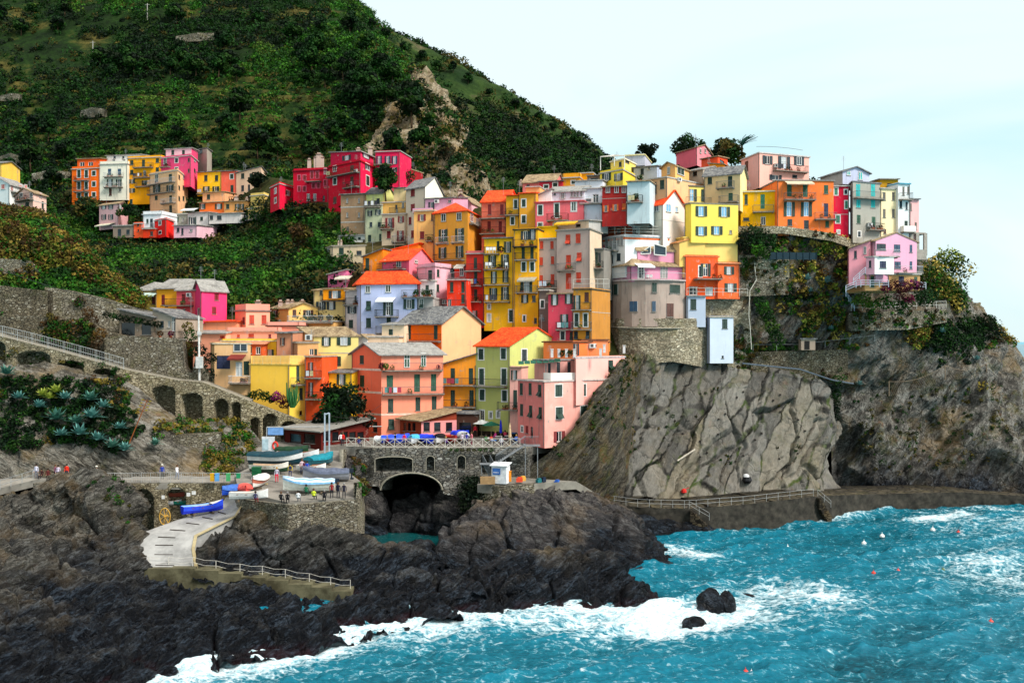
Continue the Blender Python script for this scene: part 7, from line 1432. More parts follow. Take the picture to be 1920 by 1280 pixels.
for i, (x, y, D) in enumerate([(1035, 669, 128.5), (1048, 669, 128.6), (1062, 669, 128.7), (1077, 669, 128.8), (1126, 668, 130), (1133, 660, 133), (1170, 661, 137)]):
 q = MB(); q.box(P(x, y+1, D), .34, .34, 1.05); q.box(P(x, y+1, D)+Vector((0, 0, 1.05)), .44, .44, .08); setp(q.build('terrace_post', m_plain('white_post', '#d8d0cc', .8)), ['leftmost', 'second', 'third', 'fourth', 'fifth', 'sixth', 'last'][i]+' white masonry post from the left on the pale pink house roof terrace', 'post', 'white terrace posts')
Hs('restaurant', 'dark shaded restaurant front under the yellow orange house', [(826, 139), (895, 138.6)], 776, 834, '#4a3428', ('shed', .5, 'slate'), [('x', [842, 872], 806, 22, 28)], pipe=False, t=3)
Hs('restaurant', 'long dark red timber restaurant with grey sheet roof', [(534, 131), (602, 126.4), (692, 133.5)], 810, 862, '#4a1810', ('shed', 1.1, '#8c8880', 'b'), [('x', [554, 580], 822, 21, 17), ('x', [612, 629, 646, 661, 676], 818, 12, 17)], col2='#5a1c14', wear=.2, pipe=False, ov=.7)
def surf_at(px, py, names=None):
 best = None
 for nm in (names or LOFTS):
  g, nr = LOFTS[nm]; q = proj(g); d = np.hypot(q[..., 0]-px, q[..., 1]-py); k = np.argwhere(d < 9)
  if len(k) == 0: continue
  D = g[k[:, 0], k[:, 1], 1]; j = k[np.argmin(D+d[k[:, 0], k[:, 1]]*.15)]
  p = g[j[0], j[1]]
  if best is None or p[1] < best[1]: best = p
 return Vector(best) if best is not None else None
HILLP = [(-80, -80), (700, -60), (780, 130), (740, 230), (690, 280), (520, 330), (130, 400), (-80, 420)]
fz = lambda q: np.clip(.35+1.3*fbm(q, .03, 3, 44), .05, 2)
scrub('hillside_scrub', 'hillside', 6400, [(-80, -120), (720, -120), (930, 400), (640, 470), (-80, 470)], ['dark', 'mid'], (1.0, 3.6), .42, 78, 'dense green scrub covering the terraced hillside', 'scrub', dens=fz, patch=(.02, ['mid', 'bright'], .12))
def flats(q): k = (q[..., 2]+1.5*fbm(q, .03, 2, 33))/3.4; fr = k-np.floor(k); return np.where(fr < .55, 1.0, .03)*np.clip(.5+2*fbm(q, .025, 2, 46), .05, 2)
scrub('terrace_crops', 'hillside', 4200, [(-80, 150), (330, 165), (700, 150), (690, 290), (560, 330), (-80, 390)], ['bright', 'mid'], (.7, 1.5), .34, 40, 'bright green vines and grass in rows on the hillside terraces', 'vines', flat=.5, patch=(.05, ['dry', 'bright'], .16), dens=flats)
scrub('lower_terrace_crops', 'village_slope', 1100, [(120, 440), (640, 430), (640, 540), (300, 540), (180, 480)], ['bright', 'mid'], (.5, 1.0), .26, 34, 'green grass strips on the terraces below the upper left houses', 'grass', flat=.5, dens=lambda q: np.where(((q[..., 2]/3.0) % 1) < .4, 1.0, .03))
scrub('hillside_undergrowth', 'hillside', 700, [(-80, -120), (720, -120), (900, 400), (640, 470), (-80, 470)], ['dry', 'dry', 'mid'], (.8, 2.4), .38, 50, 'brown and reddish undergrowth between the hillside bushes', 'undergrowth')
scrub('far_hill_scrub', 'far_hill', 4200, None, ['dark', 'mid'], (1.4, 3.8), .55, 64, 'dark scrub on the far hillside dropping to the sea', 'scrub', dens=lambda q: np.clip(.5+1.5*fbm(q, .02, 3, 54), .02, 2), patch=(.02, ['mid', 'dry'], .2))
scrub('spur_scrub', 'rocky_spur', 420, None, ['dark', 'mid', 'dry'], (1.0, 3.4), .5, 44, 'bushes clinging to the craggy spur', 'scrub', dens=lambda q: np.clip(fbm(q, .07, 3, 64)*2.2, 0, 2))
scrub('village_scrub', 'village_slope', 2400, [(60, 370), (520, 380), (660, 400), (660, 620), (240, 560), (60, 470)], ['dark', 'mid', 'dry'], (.7, 2.2), .32, 60, 'dark scrub on the slope between the house clusters', 'scrub', patch=(.04, ['mid', 'bright'], .2))
scrub('skyline_scrub', 'village_slope', 500, [(1080, 250), (1560, 250), (1560, 400), (1080, 400)], ['dark', 'mid'], (.8, 2.0), .35, 44, 'grey green shrubs behind the skyline houses', 'scrub')
scrub('brush', 'left_slope', 2300, [(-80, 330), (260, 330), (270, 580), (-80, 580)], ['gold', 'dry', 'bright', 'rust'], (.5, 1.5), .24, 60, 'autumn coloured brush on the left shoulder', 'brush', patch=(.07, ['bright', 'mid'], .05))
scrub('bank_scrub', 'left_bank', 820, [(-80, 706), (226, 712), (268, 805), (215, 850), (130, 826), (-80, 862)], ['gold', 'rust', 'bright', 'mid', 'mid', 'dark'], (.3, .9), .17, 60, 'dry brush between the agaves on the rock bank', 'brush', patch=(.10, ['mid', 'dark'], .10))
scrub('arch_foot_scrub', 'left_bank', 190, [(290, 790), (470, 790), (470, 850), (420, 900), (380, 880), (400, 812), (290, 822)], ['gold', 'mid', 'bright', 'gold'], (.35, .9), .16, 60, 'golden and green weeds at the foot of the arched wall', 'weeds')
scrub('crag_weeds', 'left_crag', 60, [(150, 890), (245, 890), (245, 980), (200, 980)], ['bright', 'dry', 'mid'], (.2, .6), .12, 50, 'yellow green weeds on top of the crag', 'weeds')
scrub('bridge_weeds', ['bridge_rock', 'slip_rock', 'terrace_sea_wall'], 110, [(632, 850), (716, 850), (716, 910), (650, 945), (632, 900)], ['dry', 'rust', 'mid', 'bright'], (.3, .8), .16, 60, 'rusty weeds on the rocks left of the bridge', 'weeds')
scrub('head_brush', 'headland', 480, [(1480, 430), (1600, 452), (1600, 520), (1590, 570), (1470, 560), (1440, 470)], ['straw', 'gold', 'bright', 'rust', 'straw'], (.5, 1.3), .24, 60, 'tall dry grass and brush under the top houses', 'brush')
scrub('head_scrub', 'headland', 1150, [(1390, 500), (1470, 500), (1600, 600), (1900, 600), (1905, 700), (1840, 730), (1640, 740), (1560, 705), (1400, 690)], ['gold', 'bright', 'rust', 'straw'], (.35, 1.1), .2, 50, 'reddish and olive scrub across the middle of the headland', 'scrub', dens=lambda q: np.clip(.1+2.6*fbm(q, .10, 3, 74), 0, 2), patch=(.08, ['mid', 'dark'], .1))
scrub('cliff_tufts', 'headland', 150, [(1600, 740), (1880, 720), (1900, 860), (1620, 900)], ['dry', 'mid'], (.25, .7), .14, 40, 'small tufts growing in cracks of the right cliff', 'tufts')
scrub('slab_tufts', ['cliff_slab', 'cliff_flank'], 90, [(1120, 690), (1300, 680), (1560, 720), (1500, 860), (1150, 900), (1080, 850)], ['mid', 'dry'], (.15, .5), .12, 40, 'green tufts in the seams of the slab cliff', 'tufts', dens=lambda q: np.clip(fbm(q@np.array([[.87, 0, .5], [0, 1, 0], [-.5, 0, .87]])*np.array([1, 1, .15]), .3, 3, 84)*3-.5, 0, 2))
scrub('flank_weeds', 'cliff_flank', 90, [(1020, 850), (1180, 650), (1200, 690), (1080, 860)], ['dry', 'mid'], (.2, .6), .14, 44, 'dry weeds on the flank beside the pale pink house', 'weeds')
wl = [n for n in LOFTS if n.startswith('terrace_wall')]
scrub('wall_weeds', wl, 420, None, ['dry', 'mid', 'bright', 'rust'], (.3, .9), .17, 50, 'weeds and creepers over the left hand terrace walls', 'weeds', dens=lambda q: np.clip(3*fbm(q, .13, 3, 88)-.2, 0, 2))
scrub('arcade_weeds', 'arcade_wall', 120, [(-60, 640), (240, 690), (240, 800), (-60, 800)], ['dry', 'mid', 'bright'], (.3, .8), .16, 50, 'weeds at the foot of the arched wall, left part', 'weeds')
scrub('garden_weeds', [n for n in LOFTS if n.startswith('garden_wall')], 330, None, ['dry', 'mid', 'bright', 'rust'], (.25, .75), .15, 50, 'weeds growing on the headland garden walls', 'weeds', dens=lambda q: np.clip(3*fbm(q, .16, 3, 89)-.1, 0, 2))
for j, (x, y) in enumerate([(1130+((i*61) % 400)+(i % 3)*7, 715+((i*37) % 150)) for i in range(42)]):
 p = surf_at(x, y, ['cliff_slab'])
 if p is None: continue
 q = MB(); q.bar(p+Vector((0, .2, 0)), p-Vector((0, .22, 0)), .15, n=7); setp(q.build('rock_anchor', m_plain('rusty_anchor', '#2a2420', .9)), 'small dark rock anchor plate drilled into the slab cliff', 'anchor', 'rock anchors dotting the slab cliff')
def clump(name, spots, keys, K, leaf, label, cat, group=None, lump=.3, flat=.8, kind=None):
 """one plant from a few overlapping lobes; spots: (px, py, D, radius)"""
 rng = np.random.default_rng(int(sum(s[0] for s in spots)))
 c = np.array([P(x, y, D) for x, y, D, r in spots]); r = np.array([s[3] for s in spots])
 return build_leaves(name, [leaf_cloud(c, r, tints(keys, len(c), rng), K, leaf, rng, flat, lump=lump)], label, cat, kind, group=group)
clump('ivy', [(1425+i*4.2, 565+i*9, 153.0-.05*i, 1.1+.12*(i % 3)) for i in range(9)], ['bright', 'mid'], 130, .2, 'long green ivy patch running down the headland rock', 'ivy')
clump('bush', [(1396, 446, 153, 1.6), (1410, 440, 153, 1.9), (1428, 446, 153, 1.9), (1418, 460, 152.6, 1.8), (1442, 452, 152.6, 1.5), (1400, 462, 152.6, 1.6)], ['dark', 'mid'], 220, .22, 'dark green bush below the golden yellow cubic house', 'bush')
clump('bush', [(1420, 468, 151.5, 1.1), (1432, 472, 151.4, 1.2)], ['bright', 'mid'], 180, .2, 'bright green bush in front of the dark one', 'bush')
clump('bougainvillea', [(1662, 540, 148, .9), (1678, 534, 147.8, 1.1), (1694, 538, 147.9, 1.2), (1708, 534, 148.2, 1.2), (1722, 536, 148.5, .9), (1690, 552, 147.6, 1.1), (1704, 560, 147.8, .8)], ['purple', 'purple', 'wine'], 170, .16, 'purple bougainvillea spilling over the cliff villa railing', 'bougainvillea')
clump('bush', [(1608, 562, 152, 1.1), (1618, 558, 152, 1.2), (1626, 568, 152, 1.0)], ['bright', 'mid'], 150, .18, 'light green bush at the foot of the villa stair', 'bush')
clump('bush', [(1655, 568, 152.5, 1.2), (1668, 566, 152.5, 1.3), (1640, 572, 152.5, 1.0)], ['mid', 'bright'], 150, .18, 'round green bush on the villa garden wall', 'bush')
clump('bush', [(1690, 572, 153, 1.0), (1702, 568, 153, 1.2)], ['mid'], 150, .18, 'green bush under the bougainvillea', 'bush')
clump('bush', [(1728, 556, 154, 1.6), (1742, 552, 155, 1.7), (1735, 562, 154, 1.4)], ['dark', 'mid'], 190, .2, 'dark green bush at the right end of the villa garden', 'bush')
clump('bush', [(1755+i*7, 480+abs(i-3)*6, 172, 2.2) for i in range(8)]+[(1770, 505, 172, 2.4), (1790, 520, 173, 2.2)]+[(1745+i*9, 505+i*7+j*16, 169+i*.5, 1.9) for i in range(7) for j in range(3)], ['bright', 'mid', 'straw'], 130, .26, 'tall bright green reeds at the right end of the headland', 'reeds')
clump('bush', [(1750, 520, 168, 2.4), (1770, 540, 170, 2.6), (1785, 560, 172, 2.2), (1735, 505, 168, 1.8), (1795, 575, 174, 1.8)], ['mid', 'dry', 'dark'], 170, .26, 'grey green shrubs hanging right of the cliff villa', 'shrubs')
clump('bush', [(1846, 600, 173, 1.6), (1858, 612, 174, 1.7), (1868, 628, 175, 1.2)], ['dark'], 150, .24, 'dark blue green shrub on the right outline of the headland', 'bush')
clump('hanging_vine', [(1568, 712+i*14, 156.5, 1.0-.07*i) for i in range(6)], ['mid', 'dark'], 120, .18, 'green vine hanging into the dark cleft', 'vine')
clump('bush', [(872+i*8, 905+j*14, 122.6-.3*j, 1.1) for i in range(5) for j in range(4)], ['dark'], 110, .18, 'dark bush growing at the foot of the bridge below the kiosk', 'bush')
clump('bush', [(498, 742, 136, .8), (486, 738, 136, .9), (474, 740, 136, .7), (510, 748, 135.6, .6)], ['dark', 'mid'], 150, .15, 'dark hedge along the foot of the blank lemon wall', 'hedge')
clump('bougainvillea', [(519, 742, 135.4, .8), (528, 748, 135.2, .9), (535, 757, 135.2, .8)], ['wine', 'purple'], 150, .14, 'deep purple bougainvillea below the lemon house', 'bougainvillea')
clump('climber', [(165, 585, 139.5, .9), (172, 600, 139.4, 1.1), (160, 640, 134.9, 1.0), (180, 640, 134.9, 1.0), (172, 655, 134.8, 1.1), (188, 625, 135, .9)], ['wine', 'rust', 'mid'], 150, .16, 'wine red creeper hanging over the terrace wall', 'creeper')
clump('climber', [(200+i*12, 590+i*2.2, 138.2, .6) for i in range(9)], ['mid', 'dark'], 110, .14, 'green creeper along the eave of the stone cottage', 'creeper')
clump('bush', [(352, 612, 139, .9), (358, 628, 138.8, 1.1), (350, 645, 138.6, 1.0), (364, 660, 138.6, .9)], ['mid', 'dry', 'rust'], 140, .16, 'autumn shrub between the cottage and the white pole', 'bush')
clump('bush', [(390, 700, 137.4, 1.1), (380, 680, 137.6, 1.0), (395, 670, 138, 1.0), (376, 655, 138, .9)], ['dark'], 140, .18, 'dark shrub filling the gap left of the ochre house', 'bush')
clump('bush', [(552, 555, 161, 1.0), (563, 550, 161, 1.2), (574, 556, 161, 1.0)], ['mid', 'dark'], 140, .18, 'green bush in front of the apricot and lilac row', 'bush')
clump('wall_moss', [(845+i*11, 843, 124.3, .28) for i in range(8)], ['mid', 'dry'], 60, .09, 'line of green weeds hanging from the bridge parapet', 'weeds')
clump('grass_strip', [(1420+i*12, 652+(i % 3), 155.2, .5) for i in range(9)], ['bright', 'mid'], 80, .12, 'bright grass strip on the ledge of the headland path', 'grass', kind='stuff')
clump('bush', [(745+i*3, 330+(i % 4)*4, 192, 2.0) for i in range(6)], ['dark', 'mid'], 120, .3, 'bush at the right corner of the crimson terrace', 'bush')
m = MB(); b0 = P(548, 768, 135)
for i in range(22):
 a = i*2.4; r0 = .15+.5*(i/22); q = b0+Vector((math.cos(a)*r0*.4, math.sin(a)*r0*.4, .3)); t_ = b0+Vector((math.cos(a)*r0*1.5, math.sin(a)*r0*1.5, 2.2+1.6*random.random()))
 mid = q.lerp(t_, .45)+Vector((math.cos(a)*.25, math.sin(a)*.25, 0)); m.bar(q, mid, (.08, .10), n=6); m.bar(mid, t_, (.10, .05), n=6)
setp(m.build('euphorbia', m_plain('cactus_green', '#2f6a34', .6, .3)), 'tall green candelabra cactus beside the yellow house corner', 'cactus')
AG = [(42, 745), (112, 785, 1.9), (80, 762), (176, 748, 1.7), (200, 760), (150, 790, 1.5), (175, 782, 1.7), (155, 812, 1.7), (190, 822, 1.5), (120, 812), (215, 835, 1.4), (240, 842, 1.4), (296, 830, 1.2), (18, 700, 1.6), (230, 800, 1.2), (128, 745, 1.3)]
ORD = ['first', 'second', 'third', 'fourth', 'fifth', 'sixth', 'seventh', 'eighth', 'ninth', 'tenth', 'eleventh', 'twelfth', 'thirteenth', 'fourteenth', 'fifteenth', 'sixteenth', 'seventeenth', 'eighteenth', 'nineteenth', 'twentieth']
for i, a in enumerate(sorted(AG)):
 p = surf_at(a[0], a[1]+6, ['left_bank'])
 if p is None: continue
 r = a[2] if len(a) > 2 else 1.3
 agave(p+Vector((0, -.9, .3)), r*1.15, ORD[i]+' blue green agave from the left on the bank above the walkway', 'agaves on the rock bank', '#5c9088' if i % 3 else '#4f8070')
for i, (x, y, r) in enumerate([(84, 742, 1.5), (108, 738, 1.5), (96, 750, 1.3)]):
 p = surf_at(x, y, ['left_bank']); agave(p+Vector((0, -.5, .2)), r, ORD[i]+' yellow green yucca from the left in the clump above the agaves', 'yuccas on the rock bank', '#a4b04a', 34, 'yucca', 1.1) if p else None
for i, (x, y, r) in enumerate([(1512, 525, 1.4), (1548, 530, 1.7), (1516, 548, 1.1), (1555, 618, 1.1), (1767, 620, 1.2), (1610, 722, 1.2), (1830, 675, 1.2)]):
 p = surf_at(x, y, ['headland']); agave(p+Vector((0, -.5, .1)), r, ORD[i]+' agave of those scattered on the right hand headland', 'agaves on the headland', '#6f9490') if p else None
m = MB(); p = surf_at(247, 828, ['left_bank']) or P(247, 828, 122); p = p+Vector((0, -.6, 0)); t_ = Vector((p.x+2.2, p.y, p.z+5.3)); m.bar(p, t_, (.08, .04), n=6)
for i in range(8): q = p.lerp(t_, .72+.035*i); s = (-1)**i; m.bar(q, q+Vector((s*.45, 0, .18)), .03); m.box(q+Vector((s*.5, 0, .1)), .22, .2, .14, 1)
setp(m.build('agave_flower', [m_plain('dry_stalk', '#8a4a20', .8), m_plain('dry_flower', '#8a7a24', .8)]), 'tall reddish agave flower stalk leaning before the arched wall', 'flower stalk')
tree(P(640, 822, 133.5), 7.6, 4.2, ['dark', 'mid'], 'dark broad tree beside the salmon pink house on the piazza', K=150, leaf=.26, n=26, cat='tree', crown_h=6.2)
tree(P(724, 380, 177), 7.2, 3.0, ['mid', 'dark'], 'leafy tree in front of the right end of the crimson house', K=120, leaf=.28, n=20, crown_h=5.2)
tree(P(486, 366, 226), 5.0, 2.6, ['dark'], 'small dark tree beside the cream shed roofed house', K=80, leaf=.32, n=14)
tree(P(170, 432, 230), 7.5, 5.0, ['dark', 'mid', 'dry'], 'wide dark tree left of the pink cottage', K=100, leaf=.38, n=22, crown_h=6)
tree(P(240, 418, 222), 4.2, 2.4, ['mid', 'dark'], 'small green tree right of the pink cottage', K=80, leaf=.3, n=12)
tree(P(1215, 322, 205), 6.4, 2.6, ['dark'], 'round dark tree on the skyline behind the lemon house', K=90, leaf=.32, n=14, crown_h=5.5)
tree(P(1292, 296, 212), 5.5, 4, ['dark', 'mid'], 'bushy tree behind the rose pink skyline house', K=80, leaf=.32, n=18, crown_h=5)
tree(P(1352, 318, 195), 6, 3.2, ['mid', 'dark'], 'grey green tree right of the rose pink skyline house', K=80, leaf=.3, n=18, crown_h=5.4)
tree(P(1372, 322, 188), 6, 3.2, ['mid', 'dry'], 'loose flowering tree left of the pink skyline villa', K=80, leaf=.3, n=18, crown_h=5.4)
tree(P(560, 478, 176), 5.4, 3.0, ['dry', 'rust'], 'brown autumn tree on the dark slope left of the beige house', K=70, leaf=.32, n=12)
root = empty('palm_tree', P(1393, 320, 190), 'windblown palm bent to the right on the skyline', 'palm tree'); m = MB(); b = P(1393, 320, 190); tp = P(1391, 274, 190)
m.bar(b, b.lerp(tp, .5)+Vector((-.1, 0, 0)), (.28, .22), n=8); m.bar(b.lerp(tp, .5)+Vector((-.1, 0, 0)), tp, (.22, .2), n=8); m.build('trunk', m_bark(), root)
m = MB()
for i in range(46):
 a = random.random()*6.28; L = 2.0+random.random()*.8; el = .7+random.random()*.85
 d = Vector((math.cos(a)*math.cos(el), math.sin(a)*math.cos(el)*.7, math.sin(el))); p0 = tp; s = Vector((-math.sin(a), math.cos(a), 0))*.16
 for k in range(3):
  t0, t1 = k/3, (k+1)/3; f = lambda t: tp+d*L*t+Vector((1.5*t*t, 0, -.4*t*t)); m.quad(f(t0)-s, f(t0)+s, f(t1)+s*(1-.5*t1), f(t1)-s*(1-.5*t1))
m.build('crown', m_plain('palm_frond', '#27544a', .7, .2, var=.5), root)
KIND = []
for i, (h, cr, k, lf, K) in enumerate([(8, 3.6, ['dark', 'mid', 'mid'], .42, 95), (10, 3.2, ['dark', 'mid'], .5, 70), (6.5, 3.0, ['mid', 'dark'], .45, 60), (5.5, 2.6, ['mid', 'bright'], .42, 60)]):
 r = tree((0, 0, 0), h, cr, k, '', K=K, leaf=lf, n=18, rng=np.random.default_rng(50+i), name=['evergreen_tree', 'pine_tree', 'olive_tree', 'fruit_tree'][i], crown_h=h*.75); KIND.append((r, ['dark evergreen tree', 'tall dark pine', 'round green olive tree', 'light green fruit tree'][i], h))
used = set()
def place_tree(kind, px, py, label, group=None, sc=1.0, loft_=None):
 p = surf_at(px, py, loft_)
 if p is None: return
 src, nm, h = KIND[kind]
 if kind not in used: r = src; used.add(kind); chs = []
 else:
  r = src.copy(); COL.objects.link(r)
  for c in src.children: d = c.copy(); COL.objects.link(d); d.parent = r
 r.location = p-Vector((0, 0, .4)); r.rotation_euler = (0, 0, random.random()*6.28); s = sc*(.8+.5*random.random()); r.scale = (s, s, s*(.9+.2*random.random()))
 r['label'] = label; r['category'] = 'tree'
 if group: r['group'] = group
 elif 'group' in r: del r['group']
spots = [(190, 120), (210, 135), (235, 120), (250, 140), (275, 130), (300, 115), (318, 138), (345, 125), (365, 140), (390, 118), (405, 140), (430, 125), (445, 145), (205, 150), (330, 98), (420, 98),
   (560, 110), (585, 130), (600, 105), (620, 125), (640, 145), (575, 150), (610, 160), (660, 120), (680, 150), (700, 175), (665, 170), (690, 200), (720, 190), (650, 205), (710, 130), (735, 160), (640, 240), (668, 262), (600, 285), (622, 270), (580, 300), (640, 290), (560, 270), (520, 300), (690, 235), (655, 60), (690, 90), (600, 60), (550, 75),
   (60, 255), (90, 262), (35, 270), (300, 240), (330, 262), (420, 255), (450, 235), (505, 262), (480, 290), (350, 295), (120, 300), (60, 320), (20, 340), (100, 350), (40, 60), (110, 55), (120, 25), (60, 20), (0, 40), (330, 40), (480, 40), (770, 230), (810, 240), (760, 205), (800, 280), (735, 290)]
bands = {}
for i, (x, y) in enumerate(spots):
 k = (0 if 95 < y < 215 and x > 180 else [2, 1, 3, 2, 0][i % 5]); bands.setdefault((KIND[k][1], 'upper' if y < 100 else ('middle' if y < 220 else 'lower'), 'left' if x < 260 else ('centre' if x < 520 else 'right')), []).append((x, y, k))
for (nm, band, side), lst in bands.items():
 for j, (x, y, k) in enumerate(sorted(lst)):
  place_tree(k, x, y, (f'{ORD[j]} {nm} from the left on the {band} hillside, {side} part' if len(lst) > 1 else f'{nm} on the {band} hillside, {side} part'), 'trees standing on the hillside', 1.0, ['hillside', 'rocky_spur'])
ridge = [(668, 14), (700, 38), (724, 58), (760, 84), (790, 100), (853, 122), (822, 118), (880, 142), (920, 165), (965, 190), (990, 205), (1010, 215), (1042, 232), (1065, 248), (1085, 262), (1100, 275)]
for i, (x, y) in enumerate(ridge): place_tree([0, 2][i % 2], x, y+8, ORD[i]+' dark tree from the top on the hill skyline', 'trees on the hill skyline', .75, ['far_hill', 'hillside'])
def hill_wall(x0, y0, x1, y1, h, label):
 a, b = surf_at(x0, y0, ['hillside']), surf_at(x1, y1, ['hillside'])
 if a is None or b is None: return
 D0, D1 = a.y-2.5, b.y-2.5; hp = h*FPX/D0
 relief_wall('hill_wall', [(x0, D0), ((x0+x1)/2, (D0+D1)/2-.8), (x1, D1)], [(x0, y0-hp*.5), ((x0+x1)/2, (y0+y1)/2-hp), (x1, y1-hp*.6)], [(x0, y0+8), (x1, y1+8)], [], ST_GREY, label, thick=1, cell=.5, bulge=.4)
hill_wall(330, 72, 410, 67, 1.5, 'pale stone wall high in the dark hillside wood')
hill_wall(150, 213, 196, 211, 1.8, 'ruined pale stone walls on the middle terraces')
hill_wall(0, 300, 36, 300, 2.0, 'short pale terrace wall at the far left')
hill_wall(0, 182, 38, 180, 1.0, 'grey terrace wall cut by the left edge')
hill_wall(60, 332, 132, 330, 1.8, 'stone wall left of the bright orange house')
for i, (x, y0, y1) in enumerate([(174, 110, 70), (278, 34, 0)]):
 p = surf_at(x, y0, ['hillside']); m = MB(); h = (y0-y1)/FPX*p.y; m.bar(p-Vector((0, 0, 1)), p+Vector((0, 0, h)), (.22, .14), n=6); m.bar(p+Vector((-.9, 0, h*.93)), p+Vector((.9, 0, h*.93)), .08)
 setp(m.build('utility_pole', m_plain('pale_wood', '#a8a49a', .9)), ['pale utility pole on the middle left hillside', 'pale utility pole near the top of the picture'][i], 'pole')
def terr(px, py):
 D = 33/((py-CY)/FPX+.15); return P(px, py, D)
def pia(px, py, z=PZ): D = (HC-z)*FPX/(py-CY); return P(px, py, D)
def paint(hexc, r=.35): return m_plain('boat_paint', hexc, r, .5, var=.18)
WOOD = m_plain('varnished_wood', '#8a4e28', .5, .35, var=.4)
def boat(loc, L, heading, hull, label, inner='#c8b89a', cover=None, stripes=None, motor=False, stripe2=None, tilt=0, W=None, flip=False, kind='rowing_boat', cat='boat', deck=False, group=None):
 W = W or L*.34; Hh = L*.15+.12; root = empty(kind, (0, 0, 0), label, cat, group); N = 14; M = 7
 def sec(t):  # t 0 stern .. 1 bow
  w = W/2*(math.sin(math.pi*min(1, (t*.86+.14))**.9)**.62 if t < .999 else 0.0); w = W/2*(1-max(0, (t-.45)/.55)**2.3)*(0.78+.22*min(1, t/.35));
  sh = Hh*(1+.55*max(0, t-.45)**2/.3+.12*(1-t)**2); keel = Hh*(.0+.35*max(0, t-.75)**2/.0625*.6)
  return w, sh, keel
 V = []; F_ = []; mi = []
 for i in range(N+1):
  t = i/N; w, sh, k = sec(t); x = (t-.5)*L+.06*L*max(0, t-.8)
  for j in range(M):
   a = j/(M-1)*2-1; prof = abs(a)**1.0; y = w*math.copysign(min(1, (abs(a)**.62)), a); z = k+(sh-k)*abs(a)**1.9
   V.append(Vector((x, y, z)))
 for i in range(N):
  for j in range(M-1): a = i*M+j; F_.append((a, a+M, a+M+1, a+1)); mi.append(1 if (j in (0, M-2) and stripe2) else 0)
 F_.append(tuple(range(M))); mi.append(0)
 n0 = len(V)
 for i in range(N+1):   # inside skin
  t = i/N; w, sh, k = sec(t); x = (t-.5)*L*.97+.055*L*max(0, t-.8)
  for j in range(M):
   a = j/(M-1)*2-1; V.append(Vector((x, (w-.05)*math.copysign(abs(a)**.62, a) if w > .06 else 0, k+.07+(sh-k-.07)*abs(a)**1.9)))
 for i in range(N):
  for j in range(M-1): a = n0+i*M+j; F_.append((a+1, a+M+1, a+M, a)); mi.append(2)
  for j in (0, M-1): a = i*M+j; b = n0+i*M+j; F_.append((a, b, b+M, a+M) if j else (a+M, b+M, b, a)); mi.append(1 if stripe2 else 3)
 me = link_mesh('hull', V, F_, [paint(hull), paint(stripe2 or hull), paint(inner, .6), WOOD], parent=root, mi=mi)
 me['_wl'] = (0., 0., 0.)
 s = MB()
 if not cover and not flip:
  for t in (.22, .45, .68):
   w, sh, k = sec(t); s.box(((t-.5)*L, 0, sh*.72), .24, w*1.85, .05)
  s.build('thwart', WOOD, root)
  s = MB(); s.bar((-.3*L, W*.15, Hh*.85), (.35*L, W*.22, Hh*.95), .03); s.build('oar', m_plain('pale_oar', '#c8b08a', .6), root)
  if deck:
   s = MB(); pts = [Vector(((t-.5)*L, sec(t)[0]*.9*q, sec(t)[1]+.02)) for q in (1,) for t in (.7, .8, .9, .97)]+[Vector(((t-.5)*L, -sec(t)[0]*.9, sec(t)[1]+.02)) for t in (.97, .9, .8, .7)]; s.poly(pts); s.build('foredeck', paint('#e8e4dc'), root)
 if cover and not flip:
  s = MB(); rows = []
  for i in range(N+1):
   t = i/N; w, sh, k = sec(t); x = (t-.5)*L*1.01+.06*L*max(0, t-.8); hgt = .28+.18*math.sin(t*math.pi)+.05*math.sin(t*23)
   rows.append([Vector((x, (w+.06)*math.cos(a), sh-.12*abs(math.cos(a))**4+hgt*max(0, math.sin(a))**.8-.02)) for a in [math.pi*j/8 for j in range(9)]])
  for i in range(N):
   for j in range(8): s.quad(rows[i][j], rows[i][j+1], rows[i+1][j+1], rows[i+1][j], (j % 2) if stripes else 0)
  s.poly(rows[0][::-1]); s.build('cover', [m_plain('tarpaulin', cover, .6, .3, var=.35), m_plain('tarpaulin_stripe', stripes or cover, .6)], root)
 if motor:
  s = MB(); s.box((-L*.5-.25, 0, Hh*.9), .45, .35, .5); s.box((-L*.5-.25, 0, Hh*.2), .16, .12, Hh*.75); s.box((-L*.5-.3, 0, Hh*.02), .4, .08, .2); s.build('outboard_motor', m_plain('motor_cowling', '#1a2230', .35, .5), root)
 s = MB()
 for x in (-.25*L, .22*L): s.box((x, 0, -.22), .18, W*.8, .2)
 if not flip: s.build('chock', m_plain('old_wood', '#6a5a48', .9), root)
 root.location = Vector(loc)+Vector((0, 0, .22 if not flip else Hh*1.0)); root.rotation_euler = ((math.pi if flip else 0)+R(tilt), 0, R(heading))
 return root
boat(terr(486, 914), 4.3, -93, '#e2ded6', 'white rowing boat seen bow on, left of the boat terrace', '#d8d4cc', stripe2='#b0604a', cover='#e6e2dc')
boat(terr(580, 924), 5.6, 184, '#e2e2d6', 'large white motorboat under a blue and white striped cover', cover='#7fb4dc', stripes='#dfe8f0', motor=True, W=2.0)
boat(terr(612, 903), 5.2, 186, '#9a9ca4', 'grey motorboat under a slate grey tarpaulin at the terrace edge', cover='#5c6478', motor=True, W=2.1)
boat(terr(432, 930), 2.9, -110, '#1a44a8', 'short deep blue dinghy beside the walkway arches', '#4a78c0', cover='#3a68b8', W=1.5)
boat(terr(459, 927), 2.6, -70, '#d84a44', 'coral red covered dinghy next to the blue one', cover='#e8584e', W=1.7)
boat(terr(466, 939), 4.0, 10, '#dededa', 'long white rowing boat at the head of the slipway', '#d0ccc4', W=1.2)
